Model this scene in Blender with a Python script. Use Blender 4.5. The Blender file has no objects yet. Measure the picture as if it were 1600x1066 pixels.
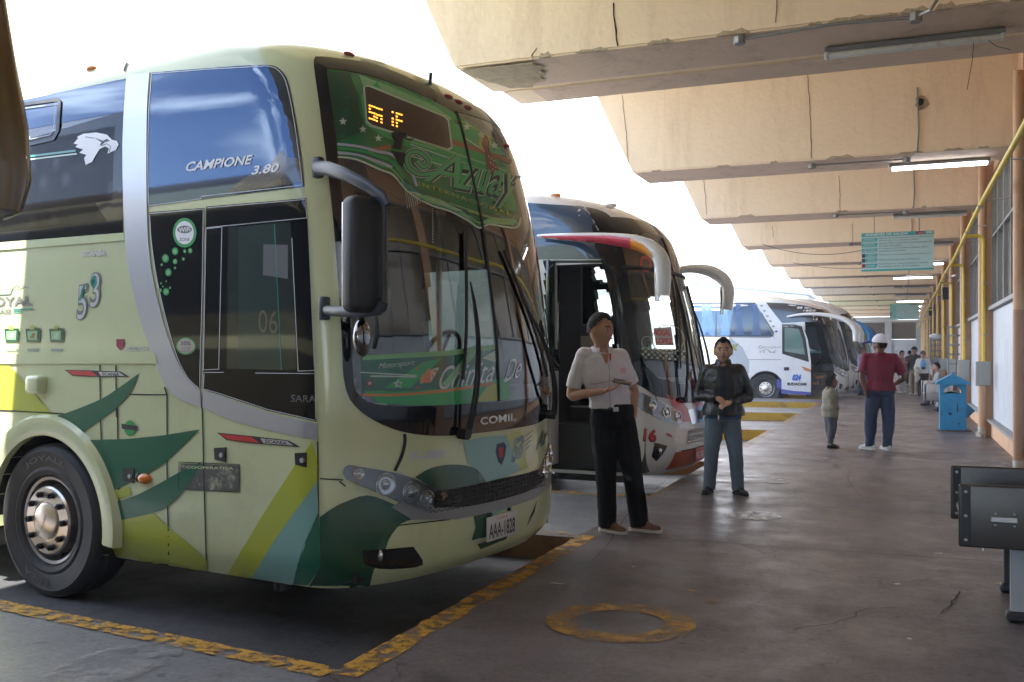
import bpy, bmesh, math, random
import numpy as np
from mathutils import Vector, Matrix, noise, Quaternion
from mathutils.bvhtree import BVHTree
random.seed(5)
R = math.radians
scn = bpy.context.scene

# ------------------------------------------------------------------ camera, world, sun, exposure
CAM_H, YAW, FPX, CU, CV = 1.45, R(21.9), 1520.0, 800.0, 555.0     # photo pixels are 1600 x 1066
cam_d = bpy.data.cameras.new("camera"); cam = bpy.data.objects.new("camera", cam_d)
scn.collection.objects.link(cam); scn.camera = cam
cam.location = (0, 0, CAM_H); cam.rotation_euler = (R(90), 0, YAW)
cam_d.sensor_width = 36; cam_d.lens = FPX / 1600 * 36; cam_d.shift_y = (CV - 533) / 1600
cam_d.clip_start = 0.05; cam_d.clip_end = 3000

SUN = Vector((0.12, -0.50, 0.86)).normalized()
w = bpy.data.worlds.new("World"); scn.world = w; w.use_nodes = True
nt = w.node_tree; nt.nodes.clear()
def N(nt, typ, **kw):
    n = nt.nodes.new(typ)
    for k, v in kw.items():
        if k.startswith('i_'): n.inputs[int(k[2:]) if k[2:].isdigit() else k[2:].replace('_', ' ')].default_value = v
        else: setattr(n, k, v)
    return n
sky = N(nt, 'ShaderNodeTexSky', sky_type='NISHITA', sun_disc=False, sun_elevation=math.asin(SUN.z), sun_rotation=math.atan2(SUN.x, SUN.y), altitude=2500, air_density=1.0, dust_density=0.25, ozone_density=1.8)
bg = N(nt, 'ShaderNodeBackground'); bg.inputs[1].default_value = 0.12
out = N(nt, 'ShaderNodeOutputWorld')
tc = N(nt, 'ShaderNodeTexCoord')
mp = N(nt, 'ShaderNodeMapping'); mp.inputs['Scale'].default_value = (1, 1, 2.4)
ns = N(nt, 'ShaderNodeTexNoise', i_Scale=2.6, i_Detail=8.0, i_Roughness=0.55)
rp = N(nt, 'ShaderNodeMapRange'); rp.inputs[1].default_value = 0.55; rp.inputs[2].default_value = 0.66
dt = N(nt, 'ShaderNodeVectorMath', operation='DOT_PRODUCT'); dt.inputs[1].default_value = (-0.45, 0.86, -0.2)
r2 = N(nt, 'ShaderNodeMapRange', interpolation_type='SMOOTHSTEP'); r2.inputs[1].default_value = -0.15; r2.inputs[2].default_value = 0.55
mx = N(nt, 'ShaderNodeMath', operation='MAXIMUM'); mix = N(nt, 'ShaderNodeMix', data_type='RGBA')
L = nt.links.new
L(tc.outputs['Generated'], mp.inputs[0]); L(mp.outputs[0], ns.inputs['Vector']); L(ns.outputs[0], rp.inputs[0])
L(tc.outputs['Generated'], dt.inputs[0]); L(dt.outputs['Value'], r2.inputs[0])
L(rp.outputs[0], mx.inputs[0]); L(r2.outputs[0], mx.inputs[1]); L(mx.outputs[0], mix.inputs[0])
L(sky.outputs[0], mix.inputs[6]); mix.inputs[7].default_value = (9.0, 9.2, 9.8, 1)
L(mix.outputs[2], bg.inputs[0]); L(bg.outputs[0], out.inputs[0])

sd = bpy.data.lights.new("sun", 'SUN'); sd.energy = 4.0; sd.angle = R(0.5); sd.color = (1.0, 0.95, 0.87)
sun = bpy.data.objects.new("sun", sd); scn.collection.objects.link(sun)
sun.rotation_euler = SUN.to_track_quat('Z', 'Y').to_euler()
scn.view_settings.view_transform = 'Standard'; scn.view_settings.look = 'None'
scn.view_settings.exposure = 2.38; scn.view_settings.gamma = 1
scn.cycles.max_bounces = 8; scn.cycles.diffuse_bounces = 5; scn.cycles.glossy_bounces = 4; scn.cycles.transparent_max_bounces = 12

# ------------------------------------------------------------------ projection helpers (photo pixel <-> world)
FW = Vector((-math.sin(YAW), math.cos(YAW), 0)); RT = Vector((math.cos(YAW), math.sin(YAW), 0))
def ray(u, v): return (FW + RT * ((u - CU) / FPX) + Vector((0, 0, 1)) * (-(v - CV) / FPX))
def gpx(u, v, z=0.0):                                   # where the pixel's ray meets the level z
    r = ray(u, v); t = (z - CAM_H) / r.z
    return Vector((r.x * t, r.y * t, z))
def ypx(u, v, Y): r = ray(u, v); t = Y / r.y; return Vector((r.x * t, Y, CAM_H + r.z * t))
def xpx(u, v, X): r = ray(u, v); t = X / r.x; return Vector((X, r.y * t, CAM_H + r.z * t))

# ------------------------------------------------------------------ materials
MATS = {}
def mat(name, col, rough=0.6, metal=0.0, var=0.0, vscale=6.0, bump=0.0, bscale=40.0, coat=0.0, spec=0.5, emit=None, dmap=None, dirt=None, dscale=3.0, damt=0.5, ior=None, sheen=0):
    if name in MATS: return MATS[name]
    m = bpy.data.materials.new(name); m.use_nodes = True; t = m.node_tree; b = t.nodes['Principled BSDF']
    b.inputs['Base Color'].default_value = (*col, 1); b.inputs['Roughness'].default_value = rough
    b.inputs['Metallic'].default_value = metal; b.inputs['Coat Weight'].default_value = coat; b.inputs['Coat Roughness'].default_value = 0.06
    b.inputs['Specular IOR Level'].default_value = spec
    if sheen: b.inputs['Sheen Weight'].default_value = sheen
    if ior: b.inputs['IOR'].default_value = ior
    if emit: b.inputs['Emission Color'].default_value = (*emit[0], 1); b.inputs['Emission Strength'].default_value = emit[1]
    co = N(t, 'ShaderNodeTexCoord'); last = None
    if var or dirt:
        n = N(t, 'ShaderNodeTexNoise', i_Scale=vscale, i_Detail=6.0, i_Roughness=0.6); t.links.new(co.outputs['Object'], n.inputs['Vector'])
        x = N(t, 'ShaderNodeMix', data_type='RGBA', i_6=(*[c * (1 - var) for c in col], 1), i_7=(*[min(1, c * (1 + var)) for c in col], 1))
        t.links.new(n.outputs[0], x.inputs[0]); last = x.outputs[2]
        if dirt:
            n2 = N(t, 'ShaderNodeTexNoise', i_Scale=dscale, i_Detail=9.0, i_Roughness=0.7); dm = N(t, 'ShaderNodeMapping'); dm.inputs['Scale'].default_value = dmap or (1, 1, 1); t.links.new(co.outputs['Object'], dm.inputs[0]); t.links.new(dm.outputs[0], n2.inputs['Vector'])
            mr = N(t, 'ShaderNodeMapRange'); mr.inputs[1].default_value = 0.52; mr.inputs[2].default_value = 0.72; mr.inputs[4].default_value = damt
            t.links.new(n2.outputs[0], mr.inputs[0])
            x2 = N(t, 'ShaderNodeMix', data_type='RGBA', i_7=(*dirt, 1)); t.links.new(mr.outputs[0], x2.inputs[0]); t.links.new(last, x2.inputs[6]); last = x2.outputs[2]
        t.links.new(last, b.inputs['Base Color'])
    if bump:
        n = N(t, 'ShaderNodeTexNoise', i_Scale=bscale, i_Detail=5.0); t.links.new(co.outputs['Object'], n.inputs['Vector'])
        bp = N(t, 'ShaderNodeBump', i_Strength=bump, i_Distance=0.02); t.links.new(n.outputs[0], bp.inputs['Height']); t.links.new(bp.outputs[0], b.inputs['Normal'])
    MATS[name] = m; return m

def glass(name, tint, refl=0.06, rough=0.01, boost=1.0):
    if name in MATS: return MATS[name]
    m = bpy.data.materials.new(name); m.use_nodes = True; t = m.node_tree; t.nodes.clear()
    o = N(t, 'ShaderNodeOutputMaterial'); tr = N(t, 'ShaderNodeBsdfTransparent'); tr.inputs[0].default_value = (*tint, 1)
    g = N(t, 'ShaderNodeBsdfGlossy'); g.inputs['Roughness'].default_value = rough; g.inputs[0].default_value = (1, 1, 1, 1)
    lw = N(t, 'ShaderNodeFresnel'); lw.inputs['IOR'].default_value = 1.5
    ad = N(t, 'ShaderNodeMath', operation='MULTIPLY_ADD', use_clamp=True); ad.inputs[1].default_value = boost; ad.inputs[2].default_value = refl
    mxs = N(t, 'ShaderNodeMixShader')
    t.links.new(lw.outputs[0], ad.inputs[0]); t.links.new(ad.outputs[0], mxs.inputs[0]); t.links.new(tr.outputs[0], mxs.inputs[1]); t.links.new(g.outputs[0], mxs.inputs[2]); t.links.new(mxs.outputs[0], o.inputs[0])
    MATS[name] = m; return m

def worn(name, col, cover=0.5, scale=9.0, soft=0.08, rough=0.6, col2=None):       # paint worn away in patches: where it is gone the floor shows
    if name in MATS: return MATS[name]
    m = mat(name, col, rough, var=0.25, vscale=14, dirt=(0.09, 0.07, 0.05), dscale=20, damt=0.8); t = m.node_tree; b = t.nodes['Principled BSDF']; o = [n for n in t.nodes if n.type == 'OUTPUT_MATERIAL'][0]
    co = N(t, 'ShaderNodeTexCoord'); n1 = N(t, 'ShaderNodeTexNoise', i_Scale=scale, i_Detail=10.0, i_Roughness=0.72); t.links.new(co.outputs['Object'], n1.inputs['Vector'])
    mr = N(t, 'ShaderNodeMapRange'); mr.inputs[1].default_value = 1 - cover - soft; mr.inputs[2].default_value = 1 - cover + soft
    at = N(t, 'ShaderNodeAttribute', attribute_name='fade'); ml = N(t, 'ShaderNodeMath', operation='ADD')
    t.links.new(n1.outputs[0], ml.inputs[0]); t.links.new(at.outputs['Fac'], ml.inputs[1]); t.links.new(ml.outputs[0], mr.inputs[0])
    tr = N(t, 'ShaderNodeBsdfTransparent'); ms = N(t, 'ShaderNodeMixShader')
    t.links.new(mr.outputs[0], ms.inputs[0]); t.links.new(tr.outputs[0], ms.inputs[1]); t.links.new(b.outputs[0], ms.inputs[2]); t.links.new(ms.outputs[0], o.inputs[0])
    return m

# ------------------------------------------------------------------ mesh builder
class MB:
    def __init__(s): s.v = []; s.f = []
    def add(s, vs, fs):
        k = len(s.v); s.v += [tuple(p) for p in vs]; s.f += [tuple(i + k for i in f) for f in fs]; return s
    def box(s, c, d, rz=0.0, bev=0.0, M=None, seg=2):
        if bev:
            bm = bmesh.new(); bmesh.ops.create_cube(bm, size=1)
            for v in bm.verts: v.co = Vector((v.co.x * d[0], v.co.y * d[1], v.co.z * d[2]))
            bmesh.ops.bevel(bm, geom=bm.edges[:], offset=min(bev, min(d) * .49), segments=seg, affect='EDGES', profile=0.5)
            vs = [v.co.copy() for v in bm.verts]; bm.verts.index_update(); fs = [[v.index for v in f.verts] for f in bm.faces]; bm.free()
        else:
            vs = [Vector((x * d[0] / 2, y * d[1] / 2, z * d[2] / 2)) for x in (-1, 1) for y in (-1, 1) for z in (-1, 1)]
            fs = [(0, 1, 3, 2), (4, 6, 7, 5), (0, 4, 5, 1), (2, 3, 7, 6), (0, 2, 6, 4), (1, 5, 7, 3)]
        rot = M if M is not None else Matrix.Rotation(rz, 3, 'Z')
        return s.add([rot @ p + Vector(c) for p in vs], fs)
    def tube(s, path, rad, n=10, caps=True, up=Vector((0, 0, 1))):          # rad: number, or list of r or (ra, rb)
        P = [Vector(p) for p in path]; m = len(P)
        if not isinstance(rad, (list, tuple)): rad = [rad] * m
        T = [((P[min(i + 1, m - 1)] - P[max(i - 1, 0)]).normalized()) for i in range(m)]
        a = up.cross(T[0]); a = a.normalized() if a.length > 1e-3 else Vector((1, 0, 0)).cross(T[0]).normalized()
        vs = []
        for i in range(m):
            a = (a - T[i] * a.dot(T[i])).normalized(); b = T[i].cross(a)
            r = rad[i]; ra, rb = (r if isinstance(r, (list, tuple)) else (r, r))
            vs += [P[i] + a * (ra * math.cos(2 * math.pi * k / n)) + b * (rb * math.sin(2 * math.pi * k / n)) for k in range(n)]
        fs = [(i * n + k, i * n + (k + 1) % n, (i + 1) * n + (k + 1) % n, (i + 1) * n + k) for i in range(m - 1) for k in range(n)]
        if caps: fs += [tuple(reversed(range(n))), tuple((m - 1) * n + k for k in range(n))]
        return s.add(vs, fs)
    def lathe(s, prof, M=Matrix.Identity(4), n=40):                         # prof: (r, h) about local z
        vs = []; m = len(prof)
        for r, h in prof: vs += [M @ Vector((r * math.cos(2 * math.pi * k / n), r * math.sin(2 * math.pi * k / n), h)) for k in range(n)]
        fs = [(i * n + k, i * n + (k + 1) % n, (i + 1) * n + (k + 1) % n, (i + 1) * n + k) for i in range(m - 1) for k in range(n)]
        return s.add(vs, fs)
    def ell(s, c, r, n=12, m=8, M=None):
        vs = []; c = Vector(c)
        for i in range(m + 1):
            th = math.pi * i / m
            for k in range(n):
                ph = 2 * math.pi * k / n; p = Vector((r[0] * math.sin(th) * math.cos(ph), r[1] * math.sin(th) * math.sin(ph), r[2] * math.cos(th)))
                vs.append(c + (M @ p if M is not None else p))
        fs = [(i * n + k, (i + 1) * n + k, (i + 1) * n + (k + 1) % n, i * n + (k + 1) % n) for i in range(m) for k in range(n)]
        return s.add(vs, fs)
    def prism(s, poly, f0, f1):                                             # poly 2D, f0/f1 map 2D -> 3D of each cap
        n = len(poly); return s.add([f0(p) for p in poly] + [f1(p) for p in poly], [tuple(range(n)), tuple(reversed(range(n, 2 * n)))] + [(i, (i + 1) % n, n + (i + 1) % n, n + i) for i in range(n)])
    def build(s, name, m, parent=None, smooth=False, local=False, clean=True):
        me = bpy.data.meshes.new(name); off = Vector((0, 0, 0))
        if not local and parent is not None:
            inv = wm(parent).inverted(); vs = [inv @ Vector(p) for p in s.v]
        else: vs = s.v
        me.from_pydata(vs, [], s.f)
        if clean:
            bm = bmesh.new(); bm.from_mesh(me); bmesh.ops.remove_doubles(bm, verts=bm.verts, dist=1e-5); bmesh.ops.recalc_face_normals(bm, faces=bm.faces); bm.to_mesh(me); bm.free()
        if smooth:
            me.polygons.foreach_set('use_smooth', [True] * len(me.polygons)); me.set_sharp_from_angle(angle=R(40 if smooth is True else smooth))
        me.materials.append(m); o = bpy.data.objects.new(name, me); scn.collection.objects.link(o)
        if parent is not None: o.parent = parent
        return o
def wm(o):
    M = Matrix.Translation(o.location) @ o.rotation_euler.to_matrix().to_4x4()
    return wm(o.parent) @ M if o.parent else M
def tag(o, label=None, cat=None, group=None, kind=None):
    for k, v in (('label', label), ('category', cat), ('group', group), ('kind', kind)):
        if v: o[k] = v
    return o
def empty(name, loc, rz, label, cat, group=None):
    o = bpy.data.objects.new(name, None); scn.collection.objects.link(o); o.location = loc; o.rotation_euler = (0, 0, rz); o.empty_display_size = .2
    return tag(o, label, cat, group)
def thingmesh(mb, name, m, label, cat, group=None, smooth=False, base=None, kind=None):
    vs = [Vector(p) for p in mb.v]; c = Vector(base) if base else Vector((sum(p.x for p in vs) / len(vs), sum(p.y for p in vs) / len(vs), min(p.z for p in vs)))
    mb.v = [tuple(p - c) for p in vs]; o = mb.build(name, m, None, smooth); o.location = c
    return tag(o, label, cat, group, kind)
def kids(o): return [c for c in bpy.data.objects if c.parent == o]
def copy_tree(o, parent=None):
    c = o.copy(); scn.collection.objects.link(c); c.parent = parent
    for k in kids(o): copy_tree(k, c)
    return c

# text as 2D mesh
_tc = {}
TMP = bpy.data.scenes.new('workbench')                   # modifiers and text are evaluated in a small scene of their own, removed at the end
def evaluated(o):
    TMP.collection.objects.link(o); TMP.view_layers[0].update(); dg = TMP.view_layers[0].depsgraph; return bpy.data.meshes.new_from_object(o.evaluated_get(dg))
def text2d(s, shear=0.0, off=0.0, space=1.0, res=3):
    key = (s, shear, off, space, res)
    if key not in _tc:
        c = bpy.data.curves.new('t', 'FONT'); c.body = s; c.shear = shear; c.offset = off; c.space_character = space; c.resolution_u = res; c.align_x = 'LEFT'
        o = bpy.data.objects.new('t', c); me = evaluated(o); v = [(p.co.x, p.co.y) for p in me.vertices]; f = [tuple(p.vertices) for p in me.polygons]
        bpy.data.objects.remove(o); bpy.data.curves.remove(c); bpy.data.meshes.remove(me)
        x0 = min(p[0] for p in v); x1 = max(p[0] for p in v); y0 = min(p[1] for p in v); y1 = max(p[1] for p in v)
        _tc[key] = ([((x - x0) / (x1 - x0), (y - y0) / (y1 - y0)) for x, y in v], f)
    return _tc[key]
def tess(poly, step):                                    # polygon -> 2D verts and faces cut by a grid
    bm = bmesh.new(); vs = [bm.verts.new((p[0], p[1], 0)) for p in poly]; f = bm.faces.new(vs); bmesh.ops.triangulate(bm, faces=[f])
    return _cut(bm, step)
def _cut(bm, step):
    xs = [v.co.x for v in bm.verts]; ys = [v.co.y for v in bm.verts]
    for k, lo, hi in ((0, min(xs), max(xs)), (1, min(ys), max(ys))):
        q = math.floor(lo / step + 1) * step; nrm = Vector((1, 0, 0)) if k == 0 else Vector((0, 1, 0))
        while q < hi:
            bmesh.ops.bisect_plane(bm, geom=bm.verts[:] + bm.edges[:] + bm.faces[:], plane_co=nrm * q, plane_no=nrm, dist=1e-4); q += step
    bm.verts.index_update(); v = [(p.co.x, p.co.y) for p in bm.verts]; f = [tuple(x.index for x in q.verts) for q in bm.faces]; bm.free(); return v, f
def tess_mesh(v, f, step):
    bm = bmesh.new(); vs = [bm.verts.new((p[0], p[1], 0)) for p in v]
    for q in f:
        try: bm.faces.new([vs[i] for i in q])
        except ValueError: pass
    return _cut(bm, step)
def stroke(pts, wd, closed=False):                        # 2D polyline -> quads (list of polys merged as verts/faces)
    n = len(pts); P = [Vector(p) for p in pts]; v = []; f = []
    for i in range(n):
        a = P[(i - 1) % n] if closed or i > 0 else P[i]; b = P[(i + 1) % n] if closed or i < n - 1 else P[i]
        d = (b - a).normalized(); nn = Vector((-d.y, d.x)) * wd / 2; v += [tuple(P[i] + nn), tuple(P[i] - nn)]
    for i in range(n if closed else n - 1):
        j = (i + 1) % n; f.append((2 * i, 2 * i + 1, 2 * j + 1, 2 * j))
    return v, f
def cr(pts, k=6, closed=False):                          # catmull-rom through points
    n = len(pts); o = []; P = [Vector(p) for p in pts]
    for i in range(n if closed else n - 1):
        g = (lambda j: P[j % n]) if closed else (lambda j: P[max(0, min(n - 1, j))])
        a, b, c, d = g(i - 1), g(i), g(i + 1), g(i + 2)
        for q in range(k):
            t = q / k; o.append(tuple(0.5 * ((2 * b) + (c - a) * t + (2 * a - 5 * b + 4 * c - d) * t * t + (3 * b - a - 3 * c + d) * t ** 3)))
    if not closed: o.append(tuple(P[-1]))
    return o
def star(cx, cy, r, r2=None, rot=0):
    r2 = r2 or r * .42; return [(cx + (r if i % 2 == 0 else r2) * math.sin(rot + i * math.pi / 5), cy - (r if i % 2 == 0 else r2) * math.cos(rot + i * math.pi / 5)) for i in range(10)]
def disc(cx, cy, rx, ry=None, n=20): ry = ry or rx; return [(cx + rx * math.cos(2 * math.pi * i / n), cy + ry * math.sin(2 * math.pi * i / n)) for i in range(n)]

# ------------------------------------------------------------------ common materials
m_white = mat('white_paint', (.72, .74, .74), .28, coat=.5, var=.06, vscale=2, dirt=(.5, .48, .42), damt=.25)
m_black = mat('black_rubber', (.012, .012, .013), .55)
m_bplas = mat('black_plastic', (.014, .015, .017), .45, var=.2, bump=.05, bscale=200)
m_dark = mat('dark_interior', (.02, .02, .022), .85)
m_chrome = mat('chrome', (.75, .75, .76), .12, metal=1)
m_steel = mat('brushed_steel', (.45, .44, .43), .38, metal=1, var=.25, vscale=3, bump=.05, bscale=120)
m_grey = mat('grey_paint', (.33, .34, .35), .45, var=.1)
m_yel = mat('yellow_pipe_paint', (.72, .55, .04), .4, var=.1)
m_red = mat('red_paint', (.55, .03, .03), .4)
m_amber = mat('amber_lens', (.75, .2, .02), .2, coat=.6)
# ------------------------------------------------------------------ ground, platform, canopy, wall
EX = -2.42; WX = 1.42; BAY0, BW, BS = 3.87, 3.5, 5.93
def conc(name, c1, c2, rough=(.35, .6), crack=True, sc=1.0, redness=None, joint=None):
    m = mat(name, c1, .5); t = m.node_tree; b = t.nodes['Principled BSDF']; co = N(t, 'ShaderNodeTexCoord'); K = t.links.new
    n1 = N(t, 'ShaderNodeTexNoise', i_Scale=.55 * sc, i_Detail=9.0, i_Roughness=.65); K(co.outputs['Object'], n1.inputs['Vector'])
    r1 = N(t, 'ShaderNodeMapRange'); r1.inputs[1].default_value = .35; r1.inputs[2].default_value = .65; K(n1.outputs[0], r1.inputs[0])
    x = N(t, 'ShaderNodeMix', data_type='RGBA', i_6=(*c1, 1), i_7=(*c2, 1)); K(r1.outputs[0], x.inputs[0]); last = x.outputs[2]
    n2 = N(t, 'ShaderNodeTexNoise', i_Scale=28 * sc, i_Detail=8.0, i_Roughness=.75); K(co.outputs['Object'], n2.inputs['Vector'])
    r2_ = N(t, 'ShaderNodeMapRange'); r2_.inputs[1].default_value = .3; r2_.inputs[2].default_value = .7; r2_.inputs[3].default_value = .62; r2_.inputs[4].default_value = 1.38; K(n2.outputs[0], r2_.inputs[0])
    g = N(t, 'ShaderNodeVectorMath', operation='SCALE'); K(last, g.inputs[0]); K(r2_.outputs[0], g.inputs['Scale']); last = g.outputs[0]
    # dark stains and gum spots
    for scl, lo, hi, dk in ((2.2, .56, .70, .55), (13, .64, .68, .5)):
        n3 = N(t, 'ShaderNodeTexNoise', i_Scale=scl * sc, i_Detail=5.0, i_Roughness=.55); K(co.outputs['Object'], n3.inputs['Vector'])
        r3 = N(t, 'ShaderNodeMapRange'); r3.inputs[1].default_value = lo; r3.inputs[2].default_value = hi; r3.inputs[3].default_value = 1; r3.inputs[4].default_value = dk; K(n3.outputs[0], r3.inputs[0])
        g = N(t, 'ShaderNodeVectorMath', operation='SCALE'); K(last, g.inputs[0]); K(r3.outputs[0], g.inputs['Scale']); last = g.outputs[0]
    hgt = n2.outputs[0]
    if crack:
        dn = N(t, 'ShaderNodeTexNoise', i_Scale=1.3, i_Detail=6.0, i_Roughness=.6); K(co.outputs['Object'], dn.inputs['Vector'])
        va = N(t, 'ShaderNodeVectorMath', operation='MULTIPLY_ADD'); K(dn.outputs['Color'], va.inputs[0]); va.inputs[1].default_value = (.9, .9, .9); K(co.outputs['Object'], va.inputs[2])
        vo = N(t, 'ShaderNodeTexVoronoi', feature='DISTANCE_TO_EDGE', i_Scale=.42 * sc); K(va.outputs[0], vo.inputs['Vector'])
        rc = N(t, 'ShaderNodeMapRange'); rc.inputs[1].default_value = .001; rc.inputs[2].default_value = .004; rc.inputs[3].default_value = .25; rc.inputs[4].default_value = 1.0; K(vo.outputs['Distance'], rc.inputs[0])
        nm = N(t, 'ShaderNodeTexNoise', i_Scale=.7, i_Detail=2.0); K(co.outputs['Object'], nm.inputs['Vector'])
        rm = N(t, 'ShaderNodeMapRange'); rm.inputs[1].default_value = .42; rm.inputs[2].default_value = .56; K(nm.outputs[0], rm.inputs[0])
        xm = N(t, 'ShaderNodeMix', data_type='FLOAT'); K(rm.outputs[0], xm.inputs[0]); xm.inputs[2].default_value = 1.0; K(rc.outputs[0], xm.inputs[3])
        g = N(t, 'ShaderNodeVectorMath', operation='SCALE'); K(last, g.inputs[0]); K(xm.outputs[0], g.inputs['Scale']); last = g.outputs[0]
    K(last, b.inputs['Base Color'])
    rr = N(t, 'ShaderNodeMapRange'); rr.inputs[1].default_value = .35; rr.inputs[2].default_value = .65; rr.inputs[3].default_value = rough[0]; rr.inputs[4].default_value = rough[1]
    n4 = N(t, 'ShaderNodeTexNoise', i_Scale=1.6, i_Detail=8.0, i_Roughness=.7); K(co.outputs['Object'], n4.inputs['Vector']); K(n4.outputs[0], rr.inputs[0]); K(rr.outputs[0], b.inputs['Roughness'])
    bp = N(t, 'ShaderNodeBump', i_Strength=.18, i_Distance=.01); K(hgt, bp.inputs['Height']); K(bp.outputs[0], b.inputs['Normal'])
    return m
m_plat = conc('worn_platform_concrete', (.078, .064, .067), (.150, .124, .124), rough=(.28, .58))
m_fing = conc('grey_worn_asphalt', (.13, .135, .15), (.19, .19, .205), rough=(.4, .65))
m_road = conc('dark_asphalt', (.055, .056, .06), (.085, .085, .09), rough=(.5, .8), sc=1.5)
m_kerb = worn('worn_yellow_paint', (.50, .27, .03), .515, 11, .05)
m_kerb2 = worn('faded_yellow_paint', (.40, .24, .07), .46, 8)
m_kface = mat('kerb_face_yellow', (.50, .30, .02), .6, var=.2, dirt=(.07, .045, .03), dscale=3, damt=1.0)
m_kface0 = mat('kerb_face_dirty', (.20, .095, .022), .7, var=.4, vscale=5, dirt=(.05, .03, .02), dscale=4, damt=1.0)
m_wht = worn('worn_white_paint', (.62, .62, .62), .50, 8)
m_wht2 = worn('faint_white_paint', (.34, .35, .36), .42, 5, .12)

g = MB(); g.add([(-400, -300, -.2), (300, -300, -.2), (300, 600, -.2), (-400, 600, -.2)], [(0, 1, 2, 3)])
tag(g.build('ground', m_road), kind='structure')
g = MB(); g.add([(-300, -200, -.195), (-16, -200, -.195), (-16, 400, -.195), (-300, 400, -.195)], [(0, 1, 2, 3)]); tag(g.build('yard_paving', conc('pale_yard_concrete', (.34, .32, .28), (.44, .41, .36), rough=(.6, .8))), kind='structure')
g = MB(); g.box(((EX + 20) / 2, 35, -.1), (20 - EX, 110, .196)); tag(g.build('platform', m_plat), kind='structure')
# raised strips of paving between the bus bays
FX = -15.0
def bayline(k, far):                                     # Y of a bay's edge at the platform and its slope along X
    if k == 0 and not far: return BAY0, -.132
    return BAY0 + BS * k + (BW if far else 0), 0.0
for k in range(-2, 13):
    y0, s0 = bayline(k, True); y1, s1 = bayline(k + 1, False)
    q = [(EX - .001, y0), (EX - .001, y1), (FX, y1 + (FX - EX) * s1), (FX, y0 + (FX - EX) * s0)]
    tag(MB().prism(q, lambda p: (p[0], p[1], -.199), lambda p: (p[0], p[1], -.002)).build('bay_divider_pavement', m_fing), kind='structure')
# painted edges
def strip(a, b, wd, m, name='yellow_edge_line', z=.003, seg=.05, jit=.012):
    a = Vector(a); b = Vector(b); d = (b - a); L_ = d.length; d.normalize(); nn = Vector((-d.y, d.x, 0)); n = max(2, int(L_ / seg)); mb = MB(); vs = []
    for i in range(n + 1):
        p = a + d * (L_ * i / n); j = noise.noise(p * 6) * jit; j2 = noise.noise(p * 5 + Vector((7, 3, 1))) * jit
        vs += [(p + nn * (wd / 2 + j)).to_3d(), (p - nn * (wd / 2 + j2)).to_3d()]
    mb.add([(v.x, v.y, z) for v in vs], [(2 * i, 2 * i + 1, 2 * i + 3, 2 * i + 2) for i in range(n)])
    return tag(mb.build(name, m, clean=False), kind='structure')
for k in range(-1, 12):
    y0, s0 = bayline(k, False); y1, s1 = bayline(k, True)
    strip((EX + .075, y0 - .07, 0), (EX + .075, y1 + .1, 0), .15, m_kerb if k <= 0 else m_kerb2, jit=.02 if k <= 0 else .012)
    strip((EX, y0 - .07, 0), (FX, y0 - .07 + (FX - EX) * s0, 0), .14, m_kerb, z=.006)
    strip((EX, y1 + .08, 0), (FX, y1 + .08, 0), .16, m_kerb2, z=.006)
    mb = MB(); mb.add([(EX - .004, y1 - .004, -.197), (FX, y1 - .004, -.197), (FX, y1 - .004, -.004), (EX - .004, y1 - .004, -.004)], [(0, 1, 2, 3)])
    mb.add([(EX - .006, y0 + .004, -.197), (EX - .006, y1 - .008, -.197), (EX - .006, y1 - .008, -.004), (EX - .006, y0 + .004, -.004)], [(0, 1, 2, 3)])
    tag(mb.build('kerb_face_paint', m_kface0 if k < 2 else m_kface), kind='structure')
# painted ring, arrow remnants and white stencils on the platform, each at its place on the ground
def ring(u, v, ro, ri, m, name, n=48, z=.004, sy=1.0, fade=None):
    c = gpx(u, v); mb = MB(); vs = []
    for i in range(n):
        a = 2 * math.pi * i / n; j = 1 + .03 * noise.noise(Vector((math.cos(a) * 2, math.sin(a) * 2, u)))
        vs += [(c.x + ro * j * math.cos(a), c.y + ro * j * sy * math.sin(a), z), (c.x + ri * math.cos(a), c.y + ri * sy * math.sin(a), z)]
    mb.add(vs, [(2 * i, 2 * i + 1, 2 * ((i + 1) % n) + 1, 2 * ((i + 1) % n)) for i in range(n)]) if ri > 0 else mb.add(vs[::2], [tuple(range(n))])
    return tag(mb.build(name, m, clean=False), kind='structure')
ring(968, 972, .41, .245, worn('ring_yellow_paint', (.44, .24, .04), .51, 8, .10), 'painted_ring_marking', sy=.95)
ring(1178, 806, .24, .05, m_wht, 'painted_spot_marking'); ring(1266, 716, .25, .0, m_wht2, 'painted_spot_marking')
ring(880, 772, .30, .0, m_wht2, 'painted_spot_marking', z=.009); ring(1318, 662, .4, .0, m_wht2, 'painted_spot_marking'); ring(1333, 647, .4, .0, m_wht2, 'painted_spot_marking')
ring(180, 1040, .24, .0, m_wht2, 'painted_spot_marking', sy=1.5, z=.009); ring(1535, 722, .4, .0, m_wht2, 'painted_spot_marking')
def gline(pts, wd, m, name, z=.004):
    P = [gpx(*p) for p in pts]; v, f = stroke([(p.x, p.y) for p in P], wd); mb = MB(); mb.add([(a, b, z) for a, b in v], f); return tag(mb.build(name, m, clean=False), kind='structure')
m_ghost = worn('ghost_yellow_paint', (.42, .25, .06), .40, 9)
gline([(860, 912), (960, 928), (1120, 944)], .07, m_ghost, 'faded_line_marking'); gline([(1020, 908), (1080, 924), (1125, 944)], .09, m_ghost, 'faded_line_marking')
gline([(1115, 742), (1180, 746), (1250, 748)], .07, m_wht, 'stencil_marking'); gline([(1118, 753), (1240, 755), (1215, 749)], .07, m_wht, 'stencil_marking')
gline([(1195, 689), (1280, 692)], .07, m_wht, 'stencil_marking'); gline([(1197, 692), (1285, 696)], .07, m_wht, 'stencil_marking')
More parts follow.
